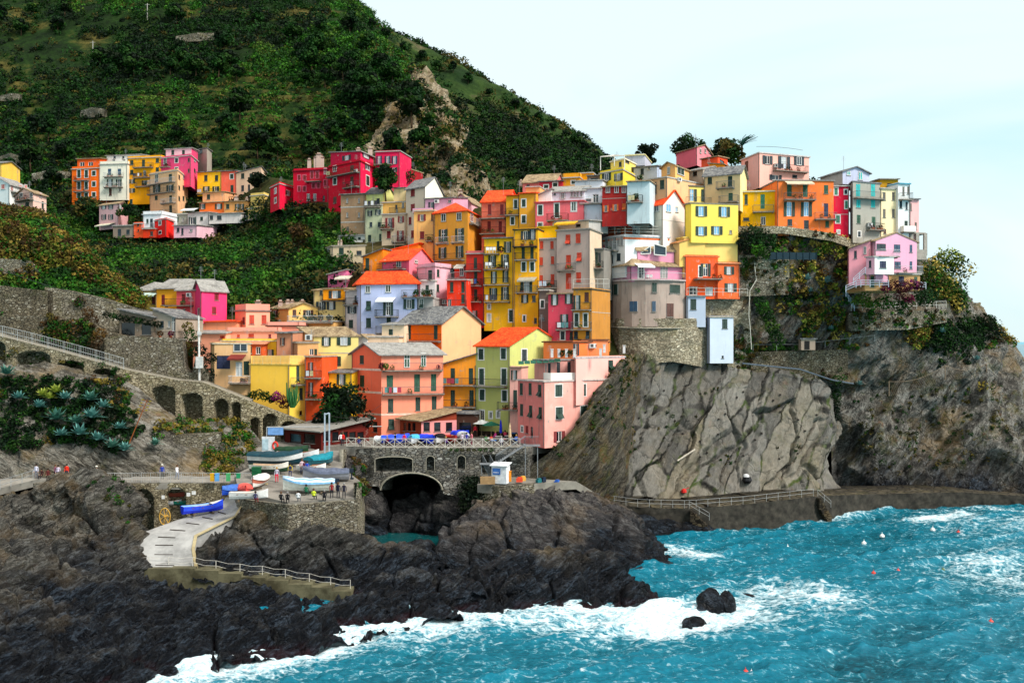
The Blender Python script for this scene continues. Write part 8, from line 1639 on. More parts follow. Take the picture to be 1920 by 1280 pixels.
p = P(380, 964, 109.6); boat(p, 4.6, 38, '#1430d0', 'bright blue rowing boat lying on the slipway', '#7aa8e0', stripe2='#2a50e8', W=1.5, deck=True)
boat(terr(517, 874), 6.6, -8, '#123a44', 'long dark boat under a dark teal tarpaulin by the rock wall', cover='#0c3c48', W=2.4, stripe2='#e0e0dc')
boat(terr(505, 888), 4.6, -8, '#20402c', 'open white and brown rowing boat in front of the dark covered one', '#b89878', stripe2='#dcd8cc', W=1.7)
boat(terr(557, 866), 5.4, -6, '#e0e0e0', 'white open boat with wooden inside beside the timber restaurant', '#9a5a40', W=1.8)
boat(terr(601, 874), 4.4, 60, '#0f6a78', 'boat under a bright teal tarpaulin near the parapet', cover='#0c8090', W=2.0)
boat(terr(584, 886), 3.4, -5, '#e6e4de', 'small white round boat with brown seat near the parapet', '#a86a48', W=1.6)
boat(terr(548, 858), 4.2, -12, '#16421f', 'dark green covered boat against the restaurant wall', cover='#163c22', W=1.6)
for x, y, L, h, hc, cv, lb in [(741, 832, 3.6, 10, '#1848d8', '#2050e0', 'bright blue covered boat at the left end of the piazza row'), (776, 832, 3.4, -95, '#c8ccd0', '#4ab4e0', 'pale boat with sky blue cover standing bow on in the piazza'), (801, 832, 3.6, -60, '#1438c8', '#1c44e8', 'cobalt blue covered boat in the middle of the piazza row'),
  (823, 831, 3.6, -95, '#d0d0d0', '#0c0e12', 'boat with black cover in the piazza row'), (846, 829, 3.6, -70, '#a82018', None, 'red and white open boat in the piazza row'), (869, 827, 3.8, -80, '#d8d8d4', '#cfd4d8', 'boat under a pale grey cover near the piazza centre'), (864, 822, 3.0, -40, '#1a40d8', '#1c44e8', 'blue tarpaulin covered boat behind the pale grey one'), (724, 832, 3.0, 0, '#e0dcd8', '#d8dce0', 'small white covered boat by the salmon pink house')]:
 boat(pia(x, y+1.5), L, h, hc, lb, cover=cv, W=1.6)
for i, (x, y, hc) in enumerate([(330, 935, '#8a3c2c'), (322, 950, '#d8dce0'), (338, 950, '#1c7a68')]):
 boat(P(x, y, 116.2), 2.6, 0, hc, ['brown hull stored on the rack in the arch', 'white hull stored low in the arch', 'green hull stored low in the arch'][i], W=.9)
m = MB(); c = P(309, 968, 111.9); n = 14
for i in range(n):
 a, b = 2*math.pi*i/n, 2*math.pi*(i+1)/n; m.bar(c+Vector((math.cos(a)*.62, 0, math.sin(a)*.95)), c+Vector((math.cos(b)*.62, 0, math.sin(b)*.95)), .06)
 if i % 2 == 0: m.bar(c, c+Vector((math.cos(a)*.62, 0, math.sin(a)*.95)), .04)
m.bar(c-Vector((0, .2, 0)), c+Vector((0, .9, 0)), .08); setp(m.build('winch_wheel', m_plain('yellow_wood', '#c89a3c', .7)), 'yellow wooden winch wheel standing by the right boat store arch', 'wheel')
def tagm(m, name, mats, label, cat, group=None): return setp(m.build(name, mats), label, cat, group)
for i, (x, hc, nm) in enumerate([(398, '#e0a81c', 'yellow'), (407, '#5aa0dc', 'light blue'), (428, '#4aa868', 'green'), (447, '#1f8a5c', 'dark green')]):
 q = MB(); c = P(x, 891, 114.3); q.box(c-Vector((0, 0, .65)), .42, .3, .8); q.box(c+Vector((0, 0, .15)), .5, .36, .08); q.bar(c+Vector((0, 0, .2)), c+Vector((0, .25, .25)), .03)
 tagm(q, 'waste_bin', m_plain('bin_plastic', hc, .5), f'{nm} waste bin hanging on the walkway railing', 'bin', 'coloured bins on the railing')
m = MB(); p = terr(481, 897); m.box(p, .9, .8, 1.25); m.box(p+Vector((0, 0, 1.25)), 1.0, .9, .12); m.box(p+Vector((0, -.42, .9)), .7, .06, .08); tagm(m, 'wheelie_bin', m_plain('bin_green', '#0f5a34', .5), 'tall green wheelie bin at the end of the walkway railing', 'bin')
m = MB(); a, b = P(502, 802, 124), P(531, 802, 124); z0, z1 = ZZ(815, 124), ZZ(801.5, 124)
m.obox(Vector((a.x, a.y, z0)), b-a, Vector((0, .08, 0)), Vector((0, 0, z1-z0)));
tagm(m, 'blue_panel', m_plain('panel_blue', '#6f9bd0', .6), 'plain light blue panel hung under the long pipe', 'panel')
m = MB(); m.bar(P(500, 800.5, 124), P(716, 799, 135), .07); m.bar(P(500, 801, 124), P(500, 838, 124), .06); tagm(m, 'overhead_pipe', IRON, 'long pale pipe spanning from the blue panel to the salmon house', 'pipe')
m = MB();
for x in (609, 617.5): m.bar(P(x, 856, 122), P(x, 774, 122), .11)
m.bar(P(609, 777, 122), P(617.5, 774, 122), .09); tagm(m, 'davit_frame', m_plain('pale_blue_steel', '#a9b6c2', .5), 'pair of tall pale blue poles joined at the top on the boat ramp', 'frame')
m = MB(); m.bar(P(374, 718, 136), P(372.5, 592, 136), (.16, .11), n=8); m.box(P(374, 628, 135.9), .5, .3, .5, 1); m.box(P(374, 690, 135.6), .9, .5, 1.6, 1); tagm(m, 'lamp_pole', [m_plain('white_pole', '#d4d2cc', .6), m_plain('grey_box', '#c8c8c4', .6)], 'tall white pole with boxes left of the peach house', 'pole')
kr = empty('kiosk', P(940, 905, 121.3), 'small white ticket kiosk with slanted roof below the metal stair', 'kiosk'); c = P(939, 905, 121.3)
m = MB(); m.box(c, 1.9, 1.5, 2.15, 0, R(-18)); m.build('wall', m_plain('white_wood', '#dfe2e4', .6), kr)
m = MB(); q = c+Vector((0, 0, 2.16)); ca, sa = math.cos(R(-18)), math.sin(R(-18)); ex, ey = Vector((ca, sa, 0)), Vector((-sa, ca, 0)); m.obox(q-ex*1.15-ey*.95, ex*2.3, ey*1.9+Vector((0, 0, .25)), Vector((0, 0, .09))); m.build('roof', m_plain('white_sheet', '#eceff0', .5), kr)
m = MB(); m.obox(c-ex*.8-ey*.79+Vector((0, 0, 1.1)), ex*1.0, -ey*.03, Vector((0, 0, .8))); m.build('sign', m_plain('blue_sign', '#3a6ab0', .5), kr)
m = MB(); p = c-ex*.3-ey*.825+Vector((-.4, 0, 1.35))
for i in range(4): m.obox(p+ex*(.04+.18*i), ex*.12, -ey*.01, Vector((0, 0, .09)))
m.build('sign_letters', m_plain('white_letters', '#e8e8e8', .6), kr)
m = MB(); m.box(P(955, 902, 121.5), .5, .45, 1.2); m.box(P(955, 902, 121.5)+Vector((0, 0, 1.2)), .55, .5, .1); tagm(m, 'waste_bin', m_plain('bin_orange', '#e08a1c', .5), 'orange yellow bin right of the white kiosk', 'bin')
m = MB(); m.box(c+Vector((-1.6, -.9, 0)), 1.8, .5, .9); tagm(m, 'low_counter', m_plain('tan_board', '#a08058', .8), 'tan boarded counter in front of the kiosk', 'counter')
for i, (x, y, hc, w) in enumerate([(974, 903, '#d8482a', .8), (980, 901, '#d8a040', .7), (1010, 905, '#1c6a70', .6), (1018, 903, '#16243a', .7), (1044, 908, '#2860b8', .8), (1052, 912, '#1c7a7a', .5)]):
 m = MB(); p = P(x, y, 121+i*.6); m.box(p, w, .5, .45, 0, .3*i); m.box(p+Vector((.05, 0, .45)), w*.7, .4, .15, 0, .3*i); tagm(m, 'gear_crate', m_plain('crate_plastic', hc, .6), ['red', 'mustard', 'teal', 'navy', 'blue', 'small green'][i]+' crate of gear on the landing right of the kiosk', 'crate', 'fishing gear on the landing')
m = MB(); p = P(503, 848, 123.5); m.box(p, 1.6, .1, 2.0); m.box(p+Vector((-.35, -.08, .3)), .75, .04, 1.4, 1); tagm(m, 'notice_board', [m_plain('white_frame', '#d0d2d4', .6), m_plain('paper', '#a9c0c8', .7)], 'white framed notice board behind the covered boats', 'notice board')
m = MB()
for i in range(12): a, b = 2*math.pi*i/12, 2*math.pi*(i+1)/12; c2 = P(516, 835, 123.4); m.bar(c2+Vector((math.cos(a)*.3, 0, math.sin(a)*.45)), c2+Vector((math.cos(b)*.3, 0, math.sin(b)*.45)), .12)
tagm(m, 'lifebuoy', m_plain('lifebuoy_red', '#d83020', .6), 'red lifebuoy hanging beside the notice board', 'lifebuoy')
for i, (x, y) in enumerate([(303, 935), (350, 930), (359.5, 927)]):
 m = MB(); c2 = P(x, y, 114.2 if i < 1 else 114.4); m.obox(c2, Vector((.35+.06*i, 0, 0)), Vector((0, .03, 0)), Vector((0, 0, .42))); tagm(m, 'wall_notice', m_plain('white_paper', '#e0e0dc', .8), ORD[i]+' small white notice from the left on the boat store wall', 'notice', 'notices on the boat store wall')
def closed_umbrella(p, hc, label, h=2.9):
 r = empty('parasol', p, label, 'parasol'); m = MB(); m.bar(p, p+Vector((0, 0, h)), .04, n=6); m.box(p, .5, .5, .12); m.build('pole', m_plain('pole_wood', '#a89878', .6), r)
 m = MB(); m.lathe(p, [(.08, 1.0), (.2, 1.15), (.17, 1.9), (.11, 2.6), (.03, h-.02)], n=8); m.build('canopy', m_plain('parasol_cloth', hc, .8, var=.4), r)
def open_umbrella(p, hc, label, r_=1.3, h=2.3):
 r = empty('parasol', p, label, 'parasol'); m = MB(); m.bar(p, p+Vector((0, 0, h)), .04, n=6); m.box(p, .5, .5, .1); m.build('pole', m_plain('pole_wood', '#a89878', .6), r)
 m = MB(); m.lathe(p, [(r_, h-.45), (r_*.97, h-.40), (r_*.5, h-.12), (.03, h+.1)], n=8, capped=False); m.build('canopy', m_plain('parasol_cloth', hc, .8), r)
closed_umbrella(pia(939, 826), '#1c2ccc', 'closed bright blue parasol among the cafe tables'); closed_umbrella(pia(956, 836), '#d0b48c', 'closed beige parasol close to the crossed railing', 3.0)
open_umbrella(pia(921, 822), '#1c6a50', 'open green parasol over the cafe tables'); open_umbrella(pia(903, 818), '#cfd2ce', 'open white canopy parasol left of the green one', 1.5); open_umbrella(pia(935, 815), '#d8d8d4', 'open white parasol behind the blue one', 1.5)
tbl = None
for i, (x, y) in enumerate([(915, 831), (925, 836), (934, 828), (943, 833), (952, 827), (963, 833), (972, 829), (983, 833), (975, 822), (962, 822), (990, 826)]):
 r = empty('cafe_table', pia(x, y), ORD[i]+' cafe table from the left in the crowded terrace corner', 'table', 'cafe tables on the piazza'); p = r.location; m = MB(); m.lathe(p, [(.45, .72), (.45, .76)], n=10); m.build('table_top', m_plain('table_cloth', ['#d8d4d0', '#3a7ac0', '#d8d4d0', '#d06070'][i % 4], .7), r); m = MB(); m.bar(p, p+Vector((0, 0, .72)), .04); m.lathe(p, [(.28, 0), (.25, .04)], n=8); m.build('leg', DARKI, r)
def chair(p, rz, hc, label, group):
 r = empty('cafe_chair', (0, 0, 0), label, 'chair', group); m = MB(); m.box((0, 0, .42), .44, .44, .05); m.build('seat', m_plain('chair_plastic', hc, .5), r); m = MB(); m.box((0, .2, .47), .44, .05, .42); m.build('backrest', m_plain('chair_plastic', hc, .5), r)
 for sx in (-.18, .18):
  for sy in (-.18, .18): m = MB(); m.bar((sx, sy, 0), (sx, sy, .42), .025); m.build('leg', m_plain('chair_plastic', hc, .5), r)
 r.location = p; r.rotation_euler = (0, 0, rz); return r
for i, (x, y, D) in enumerate([(1221, 525.6, 150.3), (1214, 525.6, 150.3), (1207, 525.6, 150.3), (1168, 525, 151.6), (913, 503, 148.6), (919, 503, 148.6), (950, 503, 148.2), (914, 474.5, 148.8), (921, 474.5, 148.8), (927, 474.5, 148.8)]):
 chair(P(x, y, D), R(180 if i % 2 else 170), '#e4e4e2', (['right', 'middle', 'left'][i] if i < 3 else ORD[i-3])+(' white lounge chair on the mauve house terrace' if i < 3 else ' white plastic chair on the balconies near the sunflower house'), 'white balcony chairs')
for i, (x, y, D, ks) in enumerate([(716, 694, 135.9, ['wine', 'bright']), (724, 694, 135.9, ['bright', 'rust']), (795, 556, 147, ['mid']), (806, 556, 146.8, ['mid', 'bright']), (780, 556, 147.2, ['dry', 'mid']), (1053, 670, 128.7, ['rust', 'mid']), (1068, 670, 128.7, ['wine', 'mid']), (940, 474, 148.6, ['dark']), (1192, 376, 148.6, ['mid']), (1200, 340, 149, ['mid']), (601, 603, 150.6, ['mid', 'dark']), (617, 603, 150.4, ['mid']), (300, 634, 137.2, ['rust', 'bright']), (320, 634, 137.2, ['bright', 'wine'])]):
 r = empty('potted_plant', P(x, y, D), ORD[i]+' potted plant counting the balcony pots in no strict order', 'potted plant', 'potted plants on balconies'); p = r.location; m = MB(); m.lathe(p, [(.16, 0), (.22, .34)], n=8); m.build('pot', m_plain('terracotta', '#a85a38', .8), r)
 build_leaves('foliage', [leaf_cloud(np.array([p+Vector((0, 0, .6))]), np.array([.45]), tints(ks, 1), 130, .12, lump=.3)], parent=r)
def boulder(p, r, label, sq=(1, 1, 1), mat='shore', seed=0, group=None):
 bm = bmesh.new(); bmesh.ops.create_icosphere(bm, subdivisions=5, radius=1); v = np.array([q.co for q in bm.verts]); fs = [tuple(x.index for x in f.verts) for f in bm.faces]; bm.free()
 v = v*np.array(sq)*r; w = v+np.array(p); d = .35*fbm(w, .5, 3, seed, ridged=True)+.7*(facet(w, .7/r**.3, seed+5)[2]-.5)+.12*fbm(w, 2, 3, seed+7)
 n = v/np.linalg.norm(v, axis=1, keepdims=True); w = w+n*d[:, None]*min(1, r*.5)
 o = link_mesh('rock', w, np.array(fs), RK[mat], smooth=True); return setp(o, label, 'rock', group)
W = lambda x, y: P(x, y, HC*FPX/(y-CY))
boulder(W(1332, 1142), 1.25, 'largest black rock standing in the foam offshore', (1.1, .9, 1.7), 'mound', seed=3); boulder(W(1302, 1170), .9, 'lower black rock awash in front of the largest one', (1.1, 1, .75), 'mound', seed=5); boulder(W(1287, 1178), .55, 'small pointed rock in the foam left of the largest one', (.8, .7, 1.5), 'mound', seed=6)
boulder(W(1284, 1038), .6, 'small rock off the tip of the big mound', (1.3, 1, .7), seed=8); boulder(W(1396, 1117), .6, 'flat rock barely breaking the surface', (1.6, 1, .4), seed=9); boulder(W(1361, 1140), 1.0, 'right shoulder of the offshore rock pair', (.9, 1, 1.7), 'mound', seed=10)
boulder(W(250, 1278), 1.2, 'round wet rock at the bottom left surf', (1.6, 1, .8), seed=11); boulder(W(505, 1232), .9, 'dark reddish rock in the surf near the bottom', (2.2, 1, .7), seed=12); boulder(W(450, 1240), .8, 'flat reddish rock left in the surf', (1.8, 1, .5), seed=13)
boulder(P(735, 1062, 108), 2.0, 'rounded dark boulder in the middle of the inlet', (2.3, 1.2, 1.1), 'mound', 21); boulder(P(790, 1045, 111), 1.5, 'knobbly boulder right of the rounded one in the inlet', (1.1, 1, 1.4), 'mound', 22); boulder(P(845, 1055, 110), 2.0, 'bulging boulder at the left foot of the big mound', (1, 1, 1.3), 'mound', 23)
boulder(P(990, 1075, 102.5), 2.4, 'jagged shore crest behind the surf, left peak', (2.0, 1, .9), 'shore', 24); boulder(P(1060, 1062, 103.5), 2.2, 'jagged shore crest behind the surf, middle peak', (1.4, 1, 1.05), 'shore', 25); boulder(P(1125, 1075, 103), 2.0, 'jagged shore crest behind the surf, right peak', (1.3, 1, 1.15), 'shore', 26)
for i, (x, y, r) in enumerate([(1165, 985, 1.8), (1205, 992, 1.8), (1250, 996, 1.6), (1290, 1000, 1.4), (1320, 1000, 1.3)]): boulder(P(x, y, 132.6), r, ORD[i]+' wet boulder from the left along the foot of the quay', (1.6, 1, .8), 'mound', 30+i, 'boulders at the quay foot')
def buoy(x, y, hc, r, label, group, kind='buoy'):
 m = MB(); p = W(x, y)+Vector((0, 0, .1)); m.lathe(p, [(r*.3, -r*.6), (r, 0), (r*.85, r*.6), (r*.3, r*1.1), (.02, r*1.25)], n=10); m.bar(p+Vector((0, 0, r)), p+Vector((0, 0, r*1.8)), r*.12); return setp(m.build(kind, m_plain('buoy_plastic', hc, .4, .5, var=.05), smooth=False), label, 'buoy', group)
for i, (x, y) in enumerate([(1438, 1030), (1477, 1030), (1620, 1021), (1654, 1007), (1715, 1002), (1749, 995), (1793, 1016), (1409, 1264)]): buoy(x, y, '#ecebe6', .34 if i < 6 else .2, (ORD[i]+' white buoy from the left in the row off the quay') if i < 6 else ['tiny white float near the small dark ones', 'white float beside a red one at the bottom edge'][i-6], 'white buoys off the quay')
for i, (x, y) in enumerate([(1797, 1000), (1638, 1077), (1684, 1073), (1858, 1169), (1899, 1253), (1398, 1264)]): buoy(x, y, '#d83a24', .27, ['dark red buoy far right near the quay', 'left red buoy of the middle pair', 'right red buoy of the middle pair', 'red orange buoy near the right edge', 'large red buoy in the lower right corner', 'red float at the bottom edge beside the white one'][i], 'red buoys')
for i, (x, y) in enumerate([(1609, 1077), (1768, 1070)]): buoy(x, y, '#5a6a34', .22, ['olive float left of the red pair', 'olive float right of the red pair'][i], 'olive floats')
m = MB(); p = surf_at(1281, 920, ['cliff_slab'])+Vector((0, -.3, 0)); m.lathe(p, [(.1, -.3), (.42, -.1), (.36, .25), (.1, .45)], n=9); m.bar(p+Vector((.1, 0, .3)), p+Vector((.8, 0, .6)), .04); tagm(m, 'fender', m_plain('red_fender', '#d0241c', .5), 'red fender lying on the rock above the quay', 'fender')
m = MB(); p = surf_at(1400, 895, ['cliff_slab'])+Vector((0, -.4, 0)); m.lathe(p, [(.5, -.7), (.75, -.3), (.6, .2)], n=9, m=0); m.lathe(p+Vector((-.15, 0, .25)), [(.5, 0), (.42, .3), (.1, .42)], n=8, m=1); tagm(m, 'gear_bag', [m_plain('black_sheet', '#14161a', .6), m_plain('white_sheet', '#dcdcdc', .6)], 'black and white wrapped bundle stuck on the slab cliff', 'bundle')
m = MB(); m.bar(surf_at(1268, 862, ['cliff_slab'])+Vector((0, -.6, 0)), surf_at(1302, 842, ['cliff_slab'])+Vector((0, -.6, 0)), .12, n=6); tagm(m, 'driftwood_pole', m_plain('bleached_wood', '#c9bfae', .8), 'bleached pole lying slanted on the slab cliff', 'pole')
def cable(a, b, sag, label, r=.022):
 m = MB(); pts = [a.lerp(b, i/10)-Vector((0, 0, sag*4*(i/10)*(1-i/10))) for i in range(11)]; m.tube(pts, r, n=3); tagm(m, 'cable', DARKI, label, 'cable')
cable(P(617, 778, 122), P(716, 757, 136.6), 1.0, 'sagging cable from the tall poles to the salmon house'); cable(P(0, 505, 140), P(372, 597, 136), .8, 'overhead cable crossing the terraces to the white pole', .03); cable(P(1418, 275, 168), P(1505, 282, 168), -.2, 'wire frame line above the pink skyline villa', .04)
def skin_body(joints, edges, rad, root=0):
 me = bpy.data.meshes.new('person'); me.from_pydata([Vector(j) for j in joints], edges, []); o = bpy.data.objects.new('tmp', me); COL.objects.link(o)
 md = o.modifiers.new('s', 'SKIN'); md.use_smooth_shade = True; sv = me.skin_vertices[0].data
 for i, r in enumerate(rad): sv[i].radius = (r, r*.85) if not isinstance(r, tuple) else r
 sv[root].use_root = True; ms = o.modifiers.new('d', 'SUBSURF'); ms.levels = 1; ms.render_levels = 1
 dg = bpy.context.evaluated_depsgraph_get(); ev = o.evaluated_get(dg); m2 = bpy.data.meshes.new_from_object(ev); bpy.data.objects.remove(o); return m2
def pose(kind):
 """1.72 m figure facing -Y; returns joints, edges, radii"""
 J = [(0, 0, .95), (0, -.01, 1.12), (0, 0, 1.32), (0, .01, 1.46), (0, -.01, 1.54), (0, -.02, 1.62), (0, -.015, 1.70)]
 E = [(0, 1), (1, 2), (2, 3), (3, 4), (4, 5), (5, 6)]; Rr = [(.15, .11), (.14, .10), (.17, .11), (.07, .06), (.055, .055), (.095, .11), (.06, .07)]
 def add(pts, par, rs):
  p = par
  for q, r in zip(pts, rs): J.append(q); Rr.append(r); E.append((p, len(J)-1)); p = len(J)-1
  return p
 arms = {'stand': [((.19, 0, 1.40), (.24, .02, 1.12), (.25, -.06, .88), (.25, -.09, .80)), ((-.19, 0, 1.40), (-.24, .02, 1.12), (-.25, -.06, .88), (-.25, -.09, .80))],
   'walk': [((.19, 0, 1.40), (.24, .12, 1.14), (.24, .08, .90), (.24, .05, .82)), ((-.19, 0, 1.40), (-.24, -.10, 1.14), (-.23, -.26, .95), (-.23, -.32, .89))],
   'lean': [((.19, 0, 1.40), (.26, -.14, 1.2), (.20, -.36, 1.10), (.14, -.42, 1.10)), ((-.19, 0, 1.40), (-.26, -.14, 1.2), (-.20, -.36, 1.10), (-.14, -.42, 1.10))],
   'sit': [((.19, 0, 1.40), (.25, -.04, 1.14), (.18, -.26, 1.04), (.14, -.33, 1.03)), ((-.19, 0, 1.40), (-.25, -.04, 1.14), (-.18, -.26, 1.04), (-.14, -.33, 1.03))]}
 for a in arms[kind]:
  h = add(a, 2, [.065, .05, .038, .035]); x, y, z = a[-1]; s = 1 if x > 0 else -1
  for k, (dx, dy) in enumerate([(-.03, .0), (-.012, -.012), (.006, -.014), (.024, -.008)]): add([(x+dx, y-.03+dy, z-.05-.006*(k in (1, 2)))], h, [.010])
  add([(x-s*.03, y-.02, z-.015)], h, [.011])
 if kind == 'sit': legs = [((.10, -.04, .93), (.13, -.45, .92), (.13, -.48, .5), (.13, -.60, .45)), ((-.10, -.04, .93), (-.13, -.45, .92), (-.13, -.48, .5), (-.13, -.60, .45))]
 elif kind == 'walk': legs = [((.10, 0, .90), (.11, -.16, .52), (.11, -.06, .09), (.11, -.18, .04)), ((-.10, 0, .90), (-.11, .02, .5), (-.11, .26, .14), (-.11, .17, .04))]
 else: legs = [((.10, 0, .90), (.12, -.02, .5), (.12, .02, .09), (.12, -.11, .04)), ((-.10, 0, .90), (-.12, -.02, .5), (-.12, .02, .09), (-.12, -.11, .04))]
 for l in legs: add(l, 0, [.095, .07, .05, .04])
 return J, E, Rr
BODIES = {}
for k in ('stand', 'walk', 'lean', 'sit'):
 J, E, Rr = pose(k); BODIES[k] = skin_body(J, E, Rr)
SKIN = m_plain('skin', '#c08a6a', .6, .3, var=.05); HAIRS = {'d': m_plain('dark_hair', '#22180f', .7), 'b': m_plain('brown_hair', '#5a3c22', .7), 'y': m_plain('blond_hair', '#b08a50', .7), 'g': m_plain('grey_hair', '#8a8682', .7)}
SHOE = m_plain('shoes', '#2a2826', .6)
def person(p, rz, kd, top, legs, label, hair='d', group=None, sc=1.0, hat=None, bag=None):
 me = BODIES[kd].copy(); me.name = 'person'
 for m_ in (SKIN, m_plain('cloth', top, .85), m_plain('cloth', legs, .85), SHOE): me.materials.append(m_)
 leg_top = .97
 for f in me.polygons:
  c = f.center; z = c.z
  if kd == 'sit': i = 3 if (z < .52 and c.y < -.5) else (2 if (z < .97 and abs(c.x) < .22) or c.y < -.4 and z < .96 else 1)
  else: i = 3 if z < .10 else (2 if z < leg_top and abs(c.x) < .205 else 1)
  if z > 1.49: i = 0
  if kd != 'sit' and abs(c.x) > .205 and z < .87: i = 0
  if kd in ('lean', 'sit') and c.y < -.34 and abs(c.x) < .2 and z > .98: i = 0
  f.material_index = i
 o = bpy.data.objects.new('person', me); COL.objects.link(o)
 p = Vector(p); off = -.45 if kd == 'sit' else 0
 o.location = p+Vector((0, 0, off*sc)); o.rotation_euler = (0, 0, rz); o.scale = (sc,)*3; setp(o, label, 'person', group)
 h = MB(); c = Vector((0, .012, 1.655)); h.lathe(c, [(.112, -.09), (.124, 0), (.112, .07), (.07, .115), (.01, .13)], n=9); ho = h.build('hair', HAIRS[hair]); ho.parent = o
 for sx in (-.038, .038): e = MB(); e.box((sx, -.118, 1.628), .022, .008, .012); eo = e.build('eye', SHOE); eo.parent = o
 e = MB(); e.bar((0, -.115, 1.615), (0, -.142, 1.595), .012); eo = e.build('nose', SKIN); eo.parent = o
 if hat: h = MB(); h.lathe((0, 0, 1.70), [(.17, 0), (.13, .01), (.12, .08), (.03, .11)], n=10); h2 = h.build('hat', m_plain('hat', hat, .8)); h2.parent = o
 if bag: h = MB(); h.box((.0, .17, 1.05), .28, .16, .4); h2 = h.build('backpack', m_plain('bag', bag, .8)); h2.parent = o
 return o
wk = lambda x, y=905, D=116.2: P(x, y, D)
wz = 9.62
L_ = [(68, 117.5, 'stand', '#c8c8da', '#7a7c88', 'person in a pale lilac jacket at the left end of the walkway railing', 'd'), (104, 117, 'walk', '#7a4a5c', '#3c2c34', 'person in a plum coat on the left walkway', 'b'), (109, 116.6, 'stand', '#c8bcd0', '#4a4450', 'person in a white top beside the plum coated one', 'd'),
  (125, 117.6, 'stand', '#ee3018', '#22304a', 'person in a bright red hooded jacket on the left walkway', 'd'), (181, 115.6, 'lean', '#1a1e30', '#14161c', 'person in dark clothes and pale hat leaning on the bend of the railing', 'g'), (304, 117, 'stand', '#2440a0', '#4a4c4c', 'person in a blue jacket and white cap on the walkway', 'g'), (332, 116.6, 'walk', '#dcdce2', '#8a90a0', 'person in a white shirt carrying a red bag on the walkway', 'b')]
for x, D, k, t_, l_, lb, hr in L_: person(at_z(x, D, wz), R(0 if k != 'walk' else 60), k, t_, l_, lb, hr, hat='#dcd8c8' if x in (181, 304) else None)
for i, (x, hc) in enumerate([(78, '#3c1c1c'), (90, '#5a2020')]):
 person(at_z(x, 117.0, wz+.0), R(20*i), 'sit', hc, '#2a2024', ['left', 'right'][i]+' dark clothed person sitting between the two pairs on the walkway', 'd')
person(terr(519, 904), R(5), 'stand', '#b8b4c4', '#e01848', 'person in a pale jacket and bright pink trousers in the middle of the boat terrace', 'y')
person(terr(544, 896), R(200), 'stand', '#e0c818', '#1a2450', 'person in a yellow top and dark blue trousers beside the striped boat', 'd', bag='#1c2450')
person(terr(566, 888), R(30), 'stand', '#d0b8c0', '#3a4068', 'person in pale pink near the small white round boat', 'b'); person(terr(571, 891), R(-20), 'stand', '#7a3a5c', '#20407a', 'person in a plum top behind the white motorboat', 'd'); person(terr(576, 892), R(10), 'stand', '#1c48b8', '#1c2c6a', 'person in a bright blue jacket behind the white motorboat', 'd')
for i, (x, y, k, t_, l_, lb) in enumerate([(479, 943, 'sit', '#3a3a5c', '#8a2a34', 'person sitting at the left end of the terrace edge'), (527, 944, 'sit', '#101418', '#14181c', 'left of the two black clothed people sitting on the wall'), (539, 944, 'sit', '#0c0e12', '#101216', 'right of the two black clothed people sitting on the wall'), (559, 942, 'sit', '#e2e4e4', '#6a6c70', 'person in white sitting on the terrace wall'), (588, 938, 'sit', '#d8e838', '#20242c', 'person in a fluorescent yellow vest sitting near the wall'),
 (608, 940, 'sit', '#14141a', '#14141a', 'dark person sitting left of the crates at the wall'), (622, 934, 'stand', '#8a1c20', '#1c1c28', 'person in dark red at the right end of the terrace'), (634, 934, 'stand', '#10142a', '#10142a', 'person in navy beside the motor at the terrace end'), (645, 935, 'stand', '#1c1a2c', '#1a1a24', 'last person in dark clothes at the right terrace corner'), (574, 930, 'sit', '#1c6a48', '#1c4a38', 'person in green crouching under the big white boat')]):
 person(terr(x, y), R([180, 170, 190][i % 3]), k, t_, l_, lb, 'dbg'[i % 3])
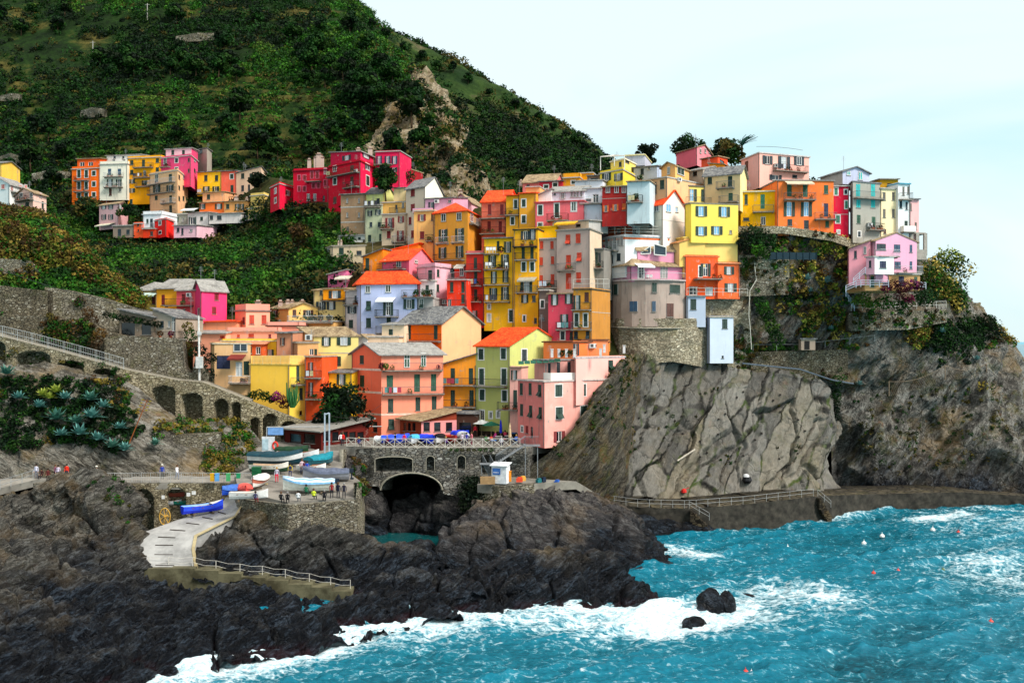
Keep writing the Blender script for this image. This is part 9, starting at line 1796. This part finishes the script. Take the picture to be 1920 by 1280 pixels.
PL = [(639, 846, 'walk', '#e8e0e0', '#2a2a34', 'person in white walking beside the restaurant'), (643, 846, 'stand', '#ee2018', '#20242c', 'person in a red jacket beside the restaurant corner'), (673, 838, 'sit', '#24306a', '#2a2c34', 'person in blue sitting by the restaurant wall'),
  (726, 836, 'sit', '#7a2430', '#24242c', 'person in maroon sitting left of the boats'), (741, 837, 'stand', '#1c2034', '#1c1c24', 'person in dark navy standing before the bright blue boat'), (758, 837, 'stand', '#c82028', '#2a2c3c', 'person in red standing between the boats'), (836, 837, 'sit', '#5a2a8a', '#2a2440', 'person in purple sitting below the black covered boat'),
  (867, 836, 'stand', '#c8b8c8', '#4a4450', 'person in pale clothes at the railing centre'), (875, 836, 'stand', '#2c2c8a', '#20203c', 'person in indigo at the railing centre'), (884, 835, 'stand', '#e8808c', '#7a3a4a', 'person in pink at the railing right of the indigo one'), (891, 819, 'stand', '#e02838', '#1c1c20', 'person in a red coat walking in the open middle of the piazza'), (896, 817, 'walk', '#20202c', '#1c1c20', 'dark clothed person just behind the red coated one'),
  (911, 833, 'sit', '#2c6a3c', '#24402c', 'seated guest in green at the left cafe table'), (921, 833, 'sit', '#c83a2c', '#24242c', 'seated guest in red at the second cafe table'), (929, 826, 'sit', '#e0489a', '#34344a', 'seated guest in bright pink'), (940, 836, 'sit', '#b8bcc8', '#34344a', 'seated guest in pale grey by the railing'), (947, 824, 'sit', '#e04868', '#34344a', 'seated guest in rose behind the closed parasols'), (957, 829, 'sit', '#d8d4dc', '#34344a', 'seated guest in white beside the beige parasol'), (968, 833, 'sit', '#2860c0', '#24344a', 'seated guest in blue near the railing'), (978, 826, 'sit', '#b82c3c', '#34242c', 'seated guest in crimson near the pink house'), (986, 829, 'sit', '#8a2430', '#34242c', 'seated guest in dark red near the pink house'), (993, 822, 'sit', '#3a4a6a', '#24242c', 'seated guest in slate blue at the house wall'), (966, 819, 'sit', '#a8b8d0', '#24242c', 'seated guest in pale blue at the back'), (981, 818, 'sit', '#d0485a', '#24242c', 'seated guest in red at the back')]
for i, (x, y, k, t_, l_, lb) in enumerate(PL):
 p = pia(x, y) if x > 655 else at_z(x, 127.0, PZ-.05); person(p, R([0, 160, 40, 200, -60][i % 5]), k, t_, l_, lb, 'dbyg'[i % 4])
